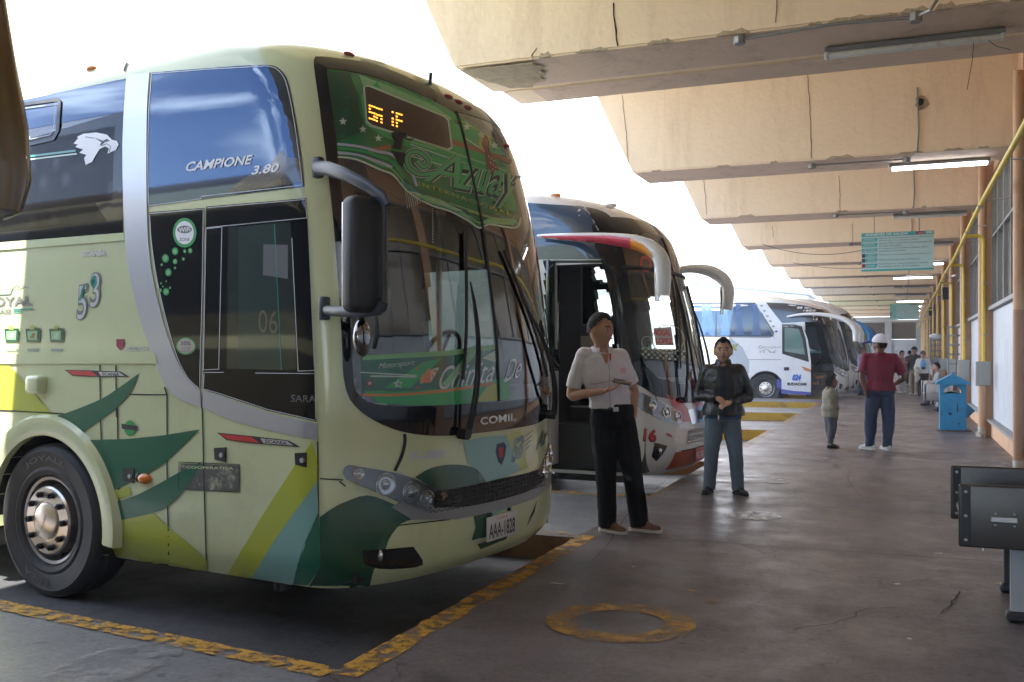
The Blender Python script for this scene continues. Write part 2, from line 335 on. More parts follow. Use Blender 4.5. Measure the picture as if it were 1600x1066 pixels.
gline([(1225, 679), (1270, 681)], .05, m_wht, 'stencil_marking'); gline([(1250, 658), (1275, 660)], .05, m_wht, 'stencil_marking')
m_joint = mat('dark_joint', (.022, .02, .02), .9)
for (u, v), wd in (((1035, 842), .008), ((1165, 787), .008), ((1250, 728), .01), ((1420, 660), .01)):
    Y = gpx(u, v).y; pts = []; x = EX + .16
    while x < WX: pts.append((x, Y + .03 * noise.noise(Vector((x * 2, Y, 0)))+ .03*(x-EX)*0)); x += .12
    a, f = stroke(pts, wd); mb = MB(); mb.add([(p[0], p[1], .0045) for p in a], f); tag(mb.build('floor_joint', m_joint, clean=False), kind='structure')
for s_, pts in enumerate([[(1060, 735), (1030, 760), (985, 800), (935, 870), (900, 880)], [(1240, 985), (1300, 975), (1335, 965), (1345, 955), (1400, 950)], [(1330, 735), (1325, 748), (1335, 765), (1345, 775)], [(1480, 950), (1500, 925), (1490, 940), (1470, 960)]]):
    P = [gpx(*p) for p in pts]; q = [];
    for p in cr([(p.x, p.y) for p in P], 8): q.append((p[0] + .02 * noise.noise(Vector((p[0] * 9, p[1] * 9, 1))), p[1] + .02 * noise.noise(Vector((p[0] * 9, p[1] * 9, 5)))))
    a, f = stroke(q, .006); mb = MB(); mb.add([(p[0], p[1], .005) for p in a], f); tag(mb.build('floor_crack', m_joint, clean=False), kind='structure')

# canopy: concrete beams that cantilever over the bays, with a slab on top
def wall_mat(name, c, dirtc, bumpy=.35, dm=.35, dmap=None):
    m = mat(name, c, .72, var=.10, vscale=1.3, bump=bumpy, bscale=14, dirt=dirtc, dscale=1.7, damt=dm, dmap=dmap); return m
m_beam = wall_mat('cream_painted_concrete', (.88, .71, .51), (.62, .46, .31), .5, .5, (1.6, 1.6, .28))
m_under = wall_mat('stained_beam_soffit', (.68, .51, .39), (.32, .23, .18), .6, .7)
m_old = mat('bare_broken_concrete', (.46, .37, .25), .9, var=.4, vscale=10, bump=1.0, bscale=30)
BZ, TZ = 4.50, 6.1
def beam(y1, wd, xe=-4.2, first=False):
    e = empty('canopy_beam', (0, y1 - wd / 2, BZ), 0, None, 'beam', 'concrete canopy beams')
    prof = [(xe, BZ), (xe - .03, BZ + .06), (xe - .75, TZ), (WX + .5, TZ), (WX + .5, BZ)]
    mb = MB()
    if first:                                            # double beam at an expansion joint
        ym = y1 - .62
        mb.prism([(p[0] - .22 if p[0] < 0 else p[0], p[1]) for p in prof], lambda p: (p[0], y1 - wd, p[1]), lambda p: (p[0], ym - .008, p[1]))
        mb.prism([(p[0] - .12 if p[0] < 0 else p[0], p[1] + .0) for p in prof], lambda p: (p[0], ym + .008, p[1]), lambda p: (p[0], y1, p[1]))
    else: mb.prism(prof, lambda p: (p[0], y1 - wd, p[1]), lambda p: (p[0], y1, p[1]))
    bm = bmesh.new(); me = bpy.data.meshes.new('x'); me.from_pydata(mb.v, [], mb.f); bm.from_mesh(me); bmesh.ops.recalc_face_normals(bm, faces=bm.faces)
    es = [q for q in bm.edges if len(q.link_faces) == 2 and q.calc_face_angle(0) > .3]; bmesh.ops.bevel(bm, geom=es, offset=.018, segments=2, affect='EDGES')
    bm.verts.index_update(); b2 = MB(); b2.v = [tuple(v.co) for v in bm.verts]; b2.f = [tuple(v.index for v in f.verts) for f in bm.faces]; bm.free()
    b2.build('beam_body', m_beam, e)
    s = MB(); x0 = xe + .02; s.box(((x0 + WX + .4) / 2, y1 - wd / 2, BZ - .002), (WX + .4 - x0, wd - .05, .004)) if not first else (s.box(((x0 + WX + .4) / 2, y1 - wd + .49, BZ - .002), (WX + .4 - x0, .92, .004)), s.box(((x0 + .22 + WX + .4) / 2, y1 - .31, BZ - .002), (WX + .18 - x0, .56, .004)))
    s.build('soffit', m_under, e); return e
BEAMS = []
BY = lambda k: 11.04 + 5.93 * (k - 1)
ordn = ['', 'nearest', 'second nearest', 'third', 'fourth', 'fifth', 'sixth', 'seventh', 'eighth', 'ninth', 'tenth', 'eleventh', 'twelfth', 'thirteenth']
for k in [-2, -1, 0] + list(range(1, 14)):
    e = beam(BY(k), 1.68 if k == 1 else 1.1, first=(k == 1)); BEAMS.append(e)
    if k < 1: e['label'] = 'cream concrete canopy beam above and behind the camera'
    elif k == 1: e['label'] = 'nearest wide cream concrete canopy beam with chipped end, carrying the unlit tube'
    else: e['label'] = 'cream concrete canopy beam, %s from the camera' % ordn[k]
# broken patch and cracks on the near beam
b1 = BEAMS[3]
mb = MB(); rg = random.Random(3); pb = [(-4.36, 9.40), (-4.1, 9.385), (-3.8, 9.39), (-3.5, 9.385), (-3.56, 9.5), (-3.52, 9.62), (-3.60, 9.72), (-3.56, 9.86), (-3.68, 9.93), (-3.66, 10.1), (-3.84, 10.18), (-3.9, 10.3), (-4.1, 10.27), (-4.2, 10.1), (-4.27, 9.9), (-4.35, 9.7)]; vs, fs = tess([(a + rg.uniform(-.03, .03), b + rg.uniform(-.02, .02) * (b > 9.42)) for a, b in pb], .05)
mb.add([(a, b, BZ - .012 - .022 * (noise.noise(Vector((a * 7, b * 7, 0))) * .5 + .5)) for a, b in vs], fs); mb.build('broken_patch', m_old, b1, smooth=60)
def chips(parent, y, xs, z=BZ, seed=1):
    rnd = random.Random(seed)
    for x in xs:
        w_, h_ = rnd.uniform(.05, .22), rnd.uniform(.02, .05); vs, fs = tess([(-w_, 0), (-w_ * .6, h_), (0, h_ * .7), (w_ * .5, h_ * 1.2), (w_, 0), (w_ * .4, -h_), (-w_ * .5, -h_ * .8)], .02)
        mb = MB(); mb.add([(x + a, y - .004 + (.03 + b * .9 if b < 0 else 0) * 0 - .006 * noise.noise(Vector((a * 40, b * 40, x))) if b >= 0 else y - .004 - b, z + b if b >= 0 else z - .006) for a, b in vs], fs); mb.build('chipped_edge', m_old, parent)
chips(b1, 9.36, [-3.4, -2.9, -2.2, -1.5, -.75, -.45, -.2, 0.1, .35, .6, .9, 1.2]); chips(BEAMS[4], BY(2) - 1.1, [-3.8, -2.7, -1.9, -.9, .1, .7, 1.1], seed=4); chips(BEAMS[5], BY(3) - 1.1, [-3.2, -1.2, .4], seed=6)
m_crack = mat('hairline_crack', (.16, .11, .07), .9)
def crack_on(parent, pts, wd, nm='crack'):
    mb = MB()
    for i in range(len(pts) - 1):
        a, b = Vector(pts[i]), Vector(pts[i + 1]); n = max(1, int((b - a).length / .05)); P = [a.lerp(b, j / n) + Vector((.012 * noise.noise(a.lerp(b, j / n) * 11), 0, .012 * noise.noise(a.lerp(b, j / n) * 9 + Vector((4, 4, 4))))) for j in range(n + 1)]
        mb.tube(P, [wd * (.5 + .5 * abs(noise.noise(p * 8))) for p in P], 4)
    mb.build(nm, m_joint if wd > .01 else m_crack, parent)
y_ = 9.355; crack_on(b1, [ypx(958, 5, y_), ypx(961, 40, y_), ypx(965, 72, y_)], .012); crack_on(b1, [ypx(1214, 0, y_), ypx(1212, 35, y_)], .006)
crack_on(b1, [ypx(832, 95, y_), ypx(831, 86, y_), ypx(838, 76, y_)], .006)
for k, us in ((2, [(972, 150, 982, 262), (1262, 115, 1268, 248)]), (3, [(1098, 270, 1104, 336), (1311, 275, 1312, 335), (1535, 260, 1536, 330)]), (4, [(1206, 352, 1208, 372), (1331, 350, 1332, 385)])):
    yy = BY(k) - 1.105
    for a, b, c, d in us: crack_on(BEAMS[2 + k], [ypx(a, b, yy), ypx((a + c) / 2 + 1, (b + d) / 2, yy), ypx(c, d, yy)], .007, 'plaster_seam')
sl = MB(); sl.box(((-5.0 + 16) / 2, 34, TZ + .15), (21, 124, .3)); thingmesh(sl, 'canopy_slab', m_beam, 'flat cream concrete canopy slab lying over all the beams', 'roof')

# wall of the terminal building along the platform
m_peach = mat('peach_wall_paint', (.60, .37, .22), .6, var=.12, vscale=2, bump=.15, bscale=30, dirt=(.25, .15, .1), dscale=2.5, damt=.5)
m_peach2 = mat('brown_lower_paint', (.42, .24, .15), .55, var=.12)
m_panel = mat('blue_white_wall_panel', (.50, .56, .63), .45, var=.12, vscale=1.2, dirt=(.30, .34, .40), dscale=2.2, damt=.6)
m_frame = mat('grey_window_frame', (.25, .26, .27), .5, var=.2)
m_dusty = mat('dusty_window_pane', (.20, .17, .12), .18, var=.5, vscale=1.1, dirt=(.05, .05, .05), dscale=.9, damt=.8, coat=.3)
W = empty('terminal_wall', (WX, 30, 0), 0, 'long peach terminal wall with pale blue panels and dusty windows above them', 'wall')
mb = MB(); mb.box((WX + .15, 35, .14), (.24, 110, .28)); mb.build('plinth', m_peach, W)
mb = MB(); mb.box((WX + .17, 35, 5.4), (.2, 110, 1.4)); mb.box((WX + .22, 35, 2.4), (.16, 110, 4.6)); mb.build('wall_body', m_peach, W)
mb = MB(); mb.box((WX + .05, 35, 2.27), (.14, 109.8, .06)); mb.box((WX + .02, 35, .30), (.12, 109.8, .045)); mb.build('ledge', m_frame, W)
cols_y = [13.3 - BS * 4 + BS * k for k in range(0, 18)]
for k, y in enumerate(cols_y):
    nxt = y + BS
    mb = MB()
    mb.box((WX + .06, y + .22, 2.95), (.25, .42, 5.9)); mb.build('pilaster', m_peach, W)
    n = 5; a = y + .45; b = nxt - .02; wd = (b - a) / n
    for i in range(n):
        mb = MB(); mb.box((WX + .085, a + wd * (i + .5), 1.28), (.05, wd - .014, 1.90), bev=.004); mb.build('panel', m_panel, W)
    mb = MB()
    for i in range(n + 1): mb.box((WX + .08, min(max(a + wd * i, a + .03), b - .03), 3.4), (.08, .05, 2.2))
    mb.box((WX + .08, (a + b) / 2, 4.52), (.078, b - a, .06)); mb.box((WX + .08, (a + b) / 2, 3.55), (.076, b - a, .04)); mb.build('window_frame', m_frame, W)
    for i in range(n):
        for zz, hh in ((2.92, 1.2), (4.03, .92)):
            mb = MB(); mb.box((WX + .10, a + wd * (i + .5), zz), (.012, wd - .06, hh)); mb.build('window_pane', m_dusty, W)
posn = ['', 'nearest', 'second', 'third', 'fourth', 'fifth', 'sixth', 'seventh', 'eighth', 'ninth', 'tenth', 'eleventh', 'twelfth', 'thirteenth', 'fourteenth', 'fifteenth']
for j in range(0, 12):                                    # downpipes, conduits and meter boxes repeat bay after bay
    y = 13.3 + BS * j
    e = empty('downpipe', (1.33, y, 0), 0, 'peach painted downpipe on the terminal wall, %s from the camera' % posn[j + 1], 'pipe', 'downpipes on the terminal wall')
    mb = MB(); mb.tube([(1.30, y - .05, .12), (1.30, y - .05, 2.0)], .062, 14); mb.build('lower_pipe', m_peach2 if j % 3 == 0 else m_peach, e, smooth=True)
    mb = MB(); mb.tube([(1.30, y - .05, 2.0), (1.30, y - .05, 4.9)], .0615, 14); mb.build('upper_pipe', m_peach, e, smooth=True)
    mb = MB(); mb.tube([(1.30, y - .05, .17), (1.30, y - .06, .06), (1.24, y - .1, .03)], .066, 12); mb.build('pipe_outlet', mat('old_white_pvc', (.5, .48, .44), .6, var=.3), e, smooth=True)
    if j in (1, 2, 3, 4, 5, 6, 8, 10):
        yy = y - .55
        e = empty('yellow_conduit', (1.3, yy, 1), 0, 'vertical yellow conduit dropping to a grey box, %s from the camera' % posn[(1, 2, 3, 4, 5, 6, 8, 10).index(j) + 1], 'conduit', 'yellow conduits down the wall')
        mb = MB(); mb.tube([(1.0, yy, 3.52), (1.2, yy, 3.52), (1.27, yy, 3.5), (1.29, yy, 3.42), (1.29, yy, 1.34)], .028, 10); mb.build('conduit_tube', m_yel, e, smooth=True)
        for z in (1.8, 2.7): mb = MB(); mb.box((1.33, yy, z), (.08, .06, .025)); mb.build('clamp', m_grey, e)
        bx = empty('meter_box', (1.29, yy, .93), 0, 'grey metal electrical box under a yellow conduit, %s from the camera' % posn[(1, 2, 3, 4, 5, 6, 8, 10).index(j) + 1], 'electrical box', 'grey boxes on the wall')
        mg = mat('grey_box_paint', (.34, .35, .33), .5, var=.12, dirt=(.2, .2, .18))
        mb = MB(); mb.box((1.285, yy - .02, 1.13), (.24, .12, .42), bev=.006); mb.build('box_body', mg, bx)
        mb = MB(); mb.box((1.285, yy - .087, 1.13), (.215, .012, .395), bev=.003); mb.build('box_door', mg, bx)
        mb = MB(); mb.box((1.20, yy - .097, 1.13), (.014, .012, .03)); mb.build('latch', m_steel, bx)
# long yellow pipe under the ceiling
P = [(1.0, y, 3.52 + .03 * math.sin(y * .5)) for y in range(-10, 88, 2)]
mb = MB(); mb.tube(P, .03, 10); e = thingmesh(mb, 'yellow_pipe', m_yel, 'long yellow pipe running high along the whole wall', 'pipe', smooth=True)
for y in range(3, 85, 3):
    mb = MB(); mb.tube([(1.0, y, 3.55), (1.0, y, 3.60), (1.42, y, 3.62)], .008, 6); mb.tube([(1.0, y - .03, 3.52), (1.0, y + .03, 3.52)], .036, 10)
    mb.build('pipe_bracket', m_grey, e)
# end wall
EW = empty('end_wall', (0, 84, 0), 0, 'white end wall with lattice vents beneath the far edge of the canopy', 'wall')
m_ew = mat('end_wall_white', (.52, .54, .57), .6, var=.06)
mb = MB(); mb.box((-2.0, 84, 1.35), (11, .2, 2.7)); mb.box((-2, 84, 4.3), (11, .2, .45)); mb.build('wall_face', m_ew, EW)
mb = MB()
for x in (-6.2, -1.1, 1.2): mb.box((x, 83.85, 2.25), (.5, .3, 4.5))
mb.build('column', mat('end_column', (.42, .44, .46), .6), EW)
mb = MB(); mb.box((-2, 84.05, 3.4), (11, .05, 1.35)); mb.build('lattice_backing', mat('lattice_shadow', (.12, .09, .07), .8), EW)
mb = MB()
for i in range(-30, 30):
    x = -2 + i * .22
    mb.tube([(x, 83.95, 2.72), (x + 1.3, 83.95, 4.05)], .02, 4); mb.tube([(x, 83.93, 4.05), (x + 1.3, 83.93, 2.72)], .02, 4)
mb.build('lattice', mat('lattice_brown', (.22, .18, .15), .7), EW)
mb = MB(); mb.box((1.0, 83.8, 1.2), (1.5, .08, 2.4)); mb.box((-4, 83.8, 1.2), (2.5, .08, 2.4)); mb.build('door', mat('end_door', (.45, .47, .5), .5, var=.05), EW)
mb = MB(); mb.tube([(-5, 82, 4.2), (1.2, 82, 4.2)], .05, 8); thingmesh(mb, 'white_duct', m_white, 'white pipe running across in front of the end wall', 'duct', smooth=True)

# fluorescent fixtures, conduits
m_tube = mat('lit_tube', (.9, .9, .9), .4, emit=((.92, .96, 1.0), 3.2))
m_unlit = mat('unlit_diffuser', (.66, .64, .60), .35, var=.15, dirt=(.2, .18, .15), dscale=6, damt=.5)
m_gal = mat('galvanised_conduit', (.30, .30, .29), .45, metal=.6, var=.3)
def fixture(k, x, y, lit, ln=1.45, word=''):
    e = empty('ceiling_light', (x, y, BZ - .1), 0, word, 'ceiling light', 'fluorescent lights under the beams')
    mb = MB(); mb.box((x, y, BZ - .04), (ln, .12, .05), bev=.012); mb.build('housing', mat('light_housing', (.2, .2, .2), .5), e)
    mb = MB(); mb.box((x, y, BZ - .09), (ln - .06, .10, .055), bev=.024, seg=3); mb.build('tube', m_tube if lit else m_unlit, e, smooth=True)
    for s in (-1, 1): mb = MB(); mb.box((x + s * (ln / 2 - .02), y, BZ - .085), (.05, .112, .066), bev=.02); mb.build('end_cap', m_unlit, e, smooth=True)
lit_k = {2: 1, 3: 0, 4: 0, 5: 1, 6: 1, 7: 0, 8: 0, 9: 1, 10: 1, 11: 1, 12: 1, 13: 1}
fixture(1, .08, 10.1, 0, 1.6, 'unlit dusty tube light under the nearest beam')
for k in range(2, 14):
    fixture(k, .52 if k < 6 else .35, BY(k) - .35, lit_k[k], 1.45, '%s tube light under the %s concrete beam from the camera' % ('lit white' if lit_k[k] else 'unlit grey', ordn[k].replace('second nearest', 'second')))
def conduit(pts, label, r=.014, boxes=(), wires=()):
    e = empty('ceiling_conduit', pts[0], 0, label, 'conduit', 'grey conduits on the beams')
    mb = MB(); mb.tube(pts, r, 8); mb.build('conduit_tube', m_gal, e, smooth=True)
    for p in boxes:
        mb = MB(); Mx = Matrix.Translation(p); mb.lathe([(0, .04), (.055, .04), (.06, .02), (.06, -.04), (.045, -.05), (0, -.05)], Mx, 8); mb.build('junction_box', m_gal, e)
    for q in wires: mb = MB(); mb.tube(q, .003, 5); mb.build('loose_wire', m_black, e)
z_ = BZ - .035
A = gpx(1155, 62, z_); B_ = gpx(1430, 27, z_); C_ = gpx(1300, 38, z_)
conduit([A, C_ + Vector((0, 0, 0)), B_, B_ + Vector((.12, -.15, .0)), (B_.x + .2, 9.3, BZ + .1), (B_.x + .25, 9.33, BZ + .5)], 'grey conduit with two round boxes under the nearest beam', .016, (A, B_), ([(0.62, 10.1, BZ - .07), (.60, 10.05, BZ - .3), (.56, 10.1, BZ - .55)], [(0.7, 10.1, BZ - .07), (.8, 10.0, BZ - .2), (.92, 10.02, BZ - .24)]))
for k in range(2, 12):
    y = BY(k) - .8; zc = BZ - .03; yf = BY(k) - 1.13
    conduit([(-1.35, y, zc), (.05, y, zc), (.2, yf, zc + .04), (.22, yf, zc + .35), (.2, yf, zc + 1.0)], 'grey conduit with boxes under the %s concrete beam from the camera' % ordn[k].replace('second nearest', 'second'), .013, ((-1.35, y, zc), (.05, y, zc)))
p_ = ypx(1440, 160, BY(2) - 1.1); mb = MB(); rg = random.Random(8); vs, fs = tess([(a * rg.uniform(.7, 1.35), b * rg.uniform(.7, 1.3)) for a, b in disc(0, 0, .115, .105, 16)], .05)
mb.add([(p_.x + a + .03 * noise.noise(Vector((a * 20, b * 20, 0))), p_.y - .012 - .02 * noise.noise(Vector((a * 30, b * 30, 4))), p_.z + b) for a, b in vs], fs); mb.build('broken_hole', m_old, BEAMS[4]); mb = MB(); mb.ell((p_.x - .02, p_.y - .03, p_.z), (.05, .012, .055), 9, 6); mb.build('hole', m_joint, BEAMS[4])
for k0, k1, x0, x1, sag in ((4, 4, -3.6, -.1, .35), (5, 5, -3.4, .6, .25)):
    y = BY(k0) - 1.25; P = [(x0 + (x1 - x0) * i / 20, y, BZ + .02 - sag * 4 * (i / 20) * (1 - i / 20)) for i in range(21)]
    mb = MB(); mb.tube(P, .008, 5); thingmesh(mb, 'sagging_cable', m_black, 'thin black cable sagging beneath the %s beam from the camera' % ordn[k0], 'cable', 'cables under the beams')

# hanging signs
m_teal = mat('sign_teal', (.02, .36, .40), .4); m_sbg = mat('sign_pale', (.42, .62, .66), .4); m_stx = mat('sign_dark_text', (.03, .06, .08), .5); m_wt = mat('white_lettering', (.85, .86, .86), .4); m_navy = mat('sign_navy', (.015, .03, .07), .5); m_mar = mat('sign_maroon', (.3, .02, .05), .5)
def hsign(x, y, z, label, rods=True):
    Wd, H = 1.62, .93
    e = empty('departures_sign', (x, y, z), 0, label, 'sign', 'hanging departure signs')
    mb = MB(); mb.box((x, y, z), (Wd, .03, H)); mb.build('sign_board', m_sbg, e)
    F = lambda a, b, d=.018: (x - Wd / 2 + a * Wd, y - d, z - H / 2 + b * H)
    def rect(a0, b0, a1, b1, m, n, d=.018, sk=0): mb = MB(); mb.add([F(a0, b0, d), F(a1, b0, d), F(a1 + sk, b1, d), F(a0, b1, d)], [(0, 1, 2, 3)]); return mb.build(n, m, e)
    def tx(s, a0, b0, a1, b1, m, off=0, d=.021, n='lettering', shear=0): v, f = text2d(s, off=off, shear=shear); mb = MB(); mb.add([F(a0 + p[0] * (a1 - a0), b0 + p[1] * (b1 - b0), d) for p in v], f); mb.build(n, m, e)
    rect(0, .905, 1, 1, m_teal, 'header_band'); rect(0, 0, 1, .045, m_teal, 'footer_band')
    rect(.76, .91, .87, .99, m_mar, 'red_tag', .0195)
    tx('ANDENES DE SALIDA', .05, .925, .65, .985, m_wt, .012); tx('terminal', .79, .93, .86, .965, m_wt); tx('emov', .90, .925, .985, .98, m_wt, .01)
    rows = [('Ingreso de su frecuencia 1hora antes al patio', '30min antes a su respectivo anden.', 'INGRESO', 'INTERPROVINCIAL'), ('Ingreso 30min antes de su frecuencia directo', 'al anden de salida.', 'INGRESO', 'INTERCANTONAL'), ('Si comparten anden deberan ingresar 30min', 'antes de su frecuencia.', 'FRECUENCIAS EN', 'MISMO ANDEN'), ('30min para encomiendas(Solo en el anden 27)', None, 'ENTREGA DE', 'ENCOMIENDAS'), ('Maximo 5min antes de su frecuencia', None, 'SALIDA DE', 'UNIDADES'), ('Enganchadores, ventas ambulantes limpieza', 'de unidades dentro de los andenes.', 'PROHIBIDO', None)]
    ys = [.80, .665, .53, .395, .27, .13]
    for i, (l1, l2, h1, h2) in enumerate(rows):
        yb = ys[i]; x0 = .06 if i > 2 else .005
        rect(x0, yb - .035, .21, yb + .065, m_teal, 'row_tab', .0185, .02)
        if i > 2: rect(.005, yb - .035, .055, yb + .065, m_navy if i < 5 else m_mar, 'row_icon', .0185)
        if h2: tx(h1, x0 + .03, yb + .025, .195, yb + .05, m_wt); tx(h2, x0 + .02, yb - .02, .2, yb + .008, m_wt)
        else: tx(h1, x0 + .02, yb - .005, .195, yb + .03, m_wt)
        if l2: tx(l1, .245, yb + .03, min(.985, .245 + .0165 * len(l1)), yb + .075, m_stx); tx(l2, .245, yb - .03, .245 + .0165 * len(l2), yb + .012, m_stx)
        else: tx(l1, .245, yb, min(.985, .245 + .0165 * len(l1)), yb + .045, m_stx)
    for s in (-.32, .3):
        mb = MB(); mb.tube([(x + s * Wd, y, z + H / 2), (x + s * Wd, y, TZ)], .012 if s < 0 else .02, 6); mb.build('hanger_rod', m_gal, e)
hsign(-.13, 25.2, 3.95, 'nearest hanging teal and white departures sign with lines of rules')
hsign(.08, 62.6, 4.05, 'far small teal and white departures sign, hanging deeper down the platform')
# ------------------------------------------------------------------ street furniture
m_cyan = mat('cyan_bin_paint', (.010, .24, .50), .42, var=.12, dirt=(.01, .08, .14), dscale=9, damt=.6, coat=.2)
c = gpx(1489, 674); c = Vector((c.x, c.y + .2, 0)); bx, by = c.x, c.y
e = empty('litter_bin', (bx, by, 0), 0, 'bright blue metal litter bin with a gabled roof and arched opening', 'litter bin')
mb = MB(); w2 = .225
arc = [(-.17, .80)] + [(.17 * math.cos(math.pi - a * math.pi / 10), .80 + .17 * math.sin(a * math.pi / 10)) for a in range(1, 10)] + [(.17, .80)]
for s in (-1, 1):                                         # front and back sheet with the arched mouth
    yy = by + s * w2
    poly = [(-w2, .03), (w2, .03), (w2, 1.0), (0, 1.0)] + [(.0, .97)] + [(p[0], p[1]) for p in reversed(arc[5:])] + [(p[0], p[1]) for p in reversed(arc[:5])][0:0]
    mb.prism([(-w2, .03), (w2, .03), (w2, .80), (-w2, .80)], lambda p: (bx + p[0], yy - .006, p[1]), lambda p: (bx + p[0], yy + .006, p[1]))
    right = [(w2, .80), (w2, 1.0), (0, 1.0)] + list(reversed(arc[5:])); right = [(w2, .80), (w2, 1.0), (0, 1.0), (0, .97)] + [p for p in arc[6:]]
    mb.prism(right, lambda p: (bx + p[0], yy - .006, p[1]), lambda p: (bx + p[0], yy + .006, p[1]))
    left = [(-x, z) for x, z in right]; mb.prism(left, lambda p: (bx + p[0], yy - .006, p[1]), lambda p: (bx + p[0], yy + .006, p[1]))
for s in (-1, 1): mb.box((bx + s * w2, by, .515), (.012, 2 * w2, .97))
mb.box((bx, by, .04), (.44, .44, .012)); mb.build('bin_body', m_cyan, e)
mb = MB(); mb.prism([(-.29, .99), (.29, .99), (.29, 1.04), (0.03, 1.20), (-.03, 1.20), (-.29, 1.04)], lambda p: (bx + p[0], by - .29, p[1]), lambda p: (bx + p[0], by + .29, p[1])); mb.ell((bx, by, 1.215), (.03, .03, .035)); mb.build('roof', m_cyan, e)
mb = MB(); mb.ell((bx - .02, by, .72), (.17, .17, .12), 12, 8); mb.build('rubbish_bag', mat('bin_bag_plastic', (.02, .02, .022), .25, bump=.6, bscale=25), e, smooth=True)
mb = MB(); mb.prism([(0, .60), (.17, .42), (0, .24)], lambda p: (bx + w2 + .01 + p[0], by + .1, p[1]), lambda p: (bx + w2 + .01 + p[0], by + .12, p[1])); mb.build('side_bracket', m_cyan, e)
mb = MB(); mb.prism([(.07, .40), (.09, .42), (.085, .60), (.075, .62)], lambda p: (bx + p[0], by - w2 - .010, p[1]), lambda p: (bx + p[0], by - w2 - .008, p[1])); mb.ell((bx - .05, by - w2 - .007, .37), (.03, .003, .03)); mb.ell((bx + .1, by - w2 - .007, .16), (.02, .003, .015)); mb.build('paint_scratch', m_dark, e)
mb = MB(); mb.box((bx + .02, by, .012), (.62, .5, .018)); mb.build('base_plate', mat('rusty_plate', (.12, .1, .09), .7, var=.3), e)

e.scale = (1, 1, .90)
def gate(x0, x1, y, z0, z1, lab):
    e = empty('open_gate', ((x0 + x1) / 2, y, z0), 0, lab, 'gate', 'open steel grille gates'); mg = mat('galvanised_gate', (.24, .26, .28), .45, metal=.5)
    mb = MB()
    for x in (x0, x1): mb.box((x, y, (z0 + z1) / 2), (.04, .04, z1 - z0))
    for z in (z0 + .02, z1 - .02): mb.box(((x0 + x1) / 2, y, z), (x1 - x0 - .042, .038, .04))
    mb.build('gate_frame', mg, e); mb = MB()
    for i in range(1, 9): mb.box(((x0 + x1) / 2, y, z0 + (z1 - z0) * i / 9), (x1 - x0 - .04, .03, .045))
    mb.box(((x0 + x1) / 2, y, (z0 + z1) / 2), (.02, .03, z1 - z0 - .08)); mb.build('grille_bars', mg, e)
P = ypx(1482, 510, 26.0); Q = ypx(1508, 586, 26.0); gate(P.x, Q.x + .05, 26.0, .1, P.z, 'tall open steel grille gate beside the blue bin, nearer of two')
P = ypx(1454, 531, 41.0); Q = ypx(1464, 575, 41.0); gate(P.x, Q.x + .25, 41.0, .1, P.z, 'farther open steel grille gate standing out from the wall')
mb = MB(); mb.ell((1.15, 41, P.z + .12), (.22, .15, .13)); thingmesh(mb, 'white_sack', m_white, 'small white bundle lying on top of the farther grille gate', 'bag', smooth=True)

# steel benches
def bench(name_lab, x0, y0, y1, x1=1.18, z0=.41, z1=.75, grey=False):
    e = empty('steel_bench', ((x0 + x1) / 2, (y0 + y1) / 2, 0), 0, name_lab, 'bench', 'steel waiting benches along the wall'); mm = m_steel if grey else mat('dark_brushed_steel', (.085, .078, .072), .36, metal=.8, var=.25, vscale=2.2, bump=.04, bscale=90, dirt=(.06, .055, .05), dscale=2, damt=.6)
    for y in (y0, y1):
        mb = MB(); mb.box(((x0 + x1) / 2, y, (z0 + z1) / 2), (x1 - x0, .035, z1 - z0), bev=.012, seg=3); mb.build('end_panel', mm, e, smooth=True)
        mb = MB(); mb.box((x0 + .035, y - .021, (z0 + z1) / 2), (.045, .006, z1 - z0 - .02), bev=.002); mb.build('bolt_strip', m_bplas, e)
        for z in (z0 + .04, (z0 + z1) / 2, z1 - .04): mb = MB(); mb.ell((x0 + .035, y - .026, z), (.010, .006, .010), 10, 6); mb.build('bolt', m_steel, e, smooth=True)
        mb = MB(); mb.box((x0 + .22, y - .024, (z0 + z1) / 2 - .01), (.13, .012, .032), bev=.005); mb.build('bracket', m_steel, e)
        for dx in (-.04, .05):
            for dz in (-.032, .03): mb = MB(); mb.ell((x0 + .22 + dx, y - .021, (z0 + z1) / 2 - .01 + dz), (.007, .005, .007), 8, 5); mb.build('bolt', m_steel, e)
    mb = MB(); mb.box(((x0 + x1) / 2, (y0 + y1) / 2, z0 + .10), (x1 - x0 - .06, y1 - y0 - .04, .03), bev=.008); mb.build('seat', mm, e)
    mb = MB(); mb.box((x1 - .02, (y0 + y1) / 2, (z0 + z1) / 2 + .06), (.03, y1 - y0 - .04, z1 - z0 - .06), bev=.008); mb.build('backrest', mm, e)
    for y, x in ((y0 + .12, x0 + .30), (y1 - .12, x0 + .33), (y0 + .12, x1 - .1), (y1 - .12, x1 - .1)):
        mb = MB(); mb.box((x, y, z0 / 2 + .02), (.075, .06, z0 - .02), bev=.006); mb.build('leg', m_grey if (y < (y0 + y1) / 2) else m_bplas, e)
        mb = MB(); mb.box((x, y, .03), (.12, .1, .06), bev=.02); mb.build('foot', m_bplas, e)
bench('dark brushed steel bench nearest the camera with bolted end panels', .28, 5.82, 6.78)
P = gpx(1470, 640); bench('pale steel bench in front of the woman in the white cardigan', .50, 27.6, 31.2, 1.2, .26, .70, True)
mb = MB(); q = gpx(1497, 655); 
for i in range(5): mb.ell((q.x - .28 + .07 * i, q.y + 3 + .05 * i, .14 + .04 * math.sin(i)), (.13, .2, .16 - .015 * i), 10, 7)
thingmesh(mb, 'rubbish_bag', MATS['bin_bag_plastic'], 'black plastic rubbish bag slumped behind the blue bin', 'bag', smooth=True)
m_litter = mat('litter_paper', (.55, .54, .5), .7); m_stick = mat('white_stick', (.45, .45, .45), .5)
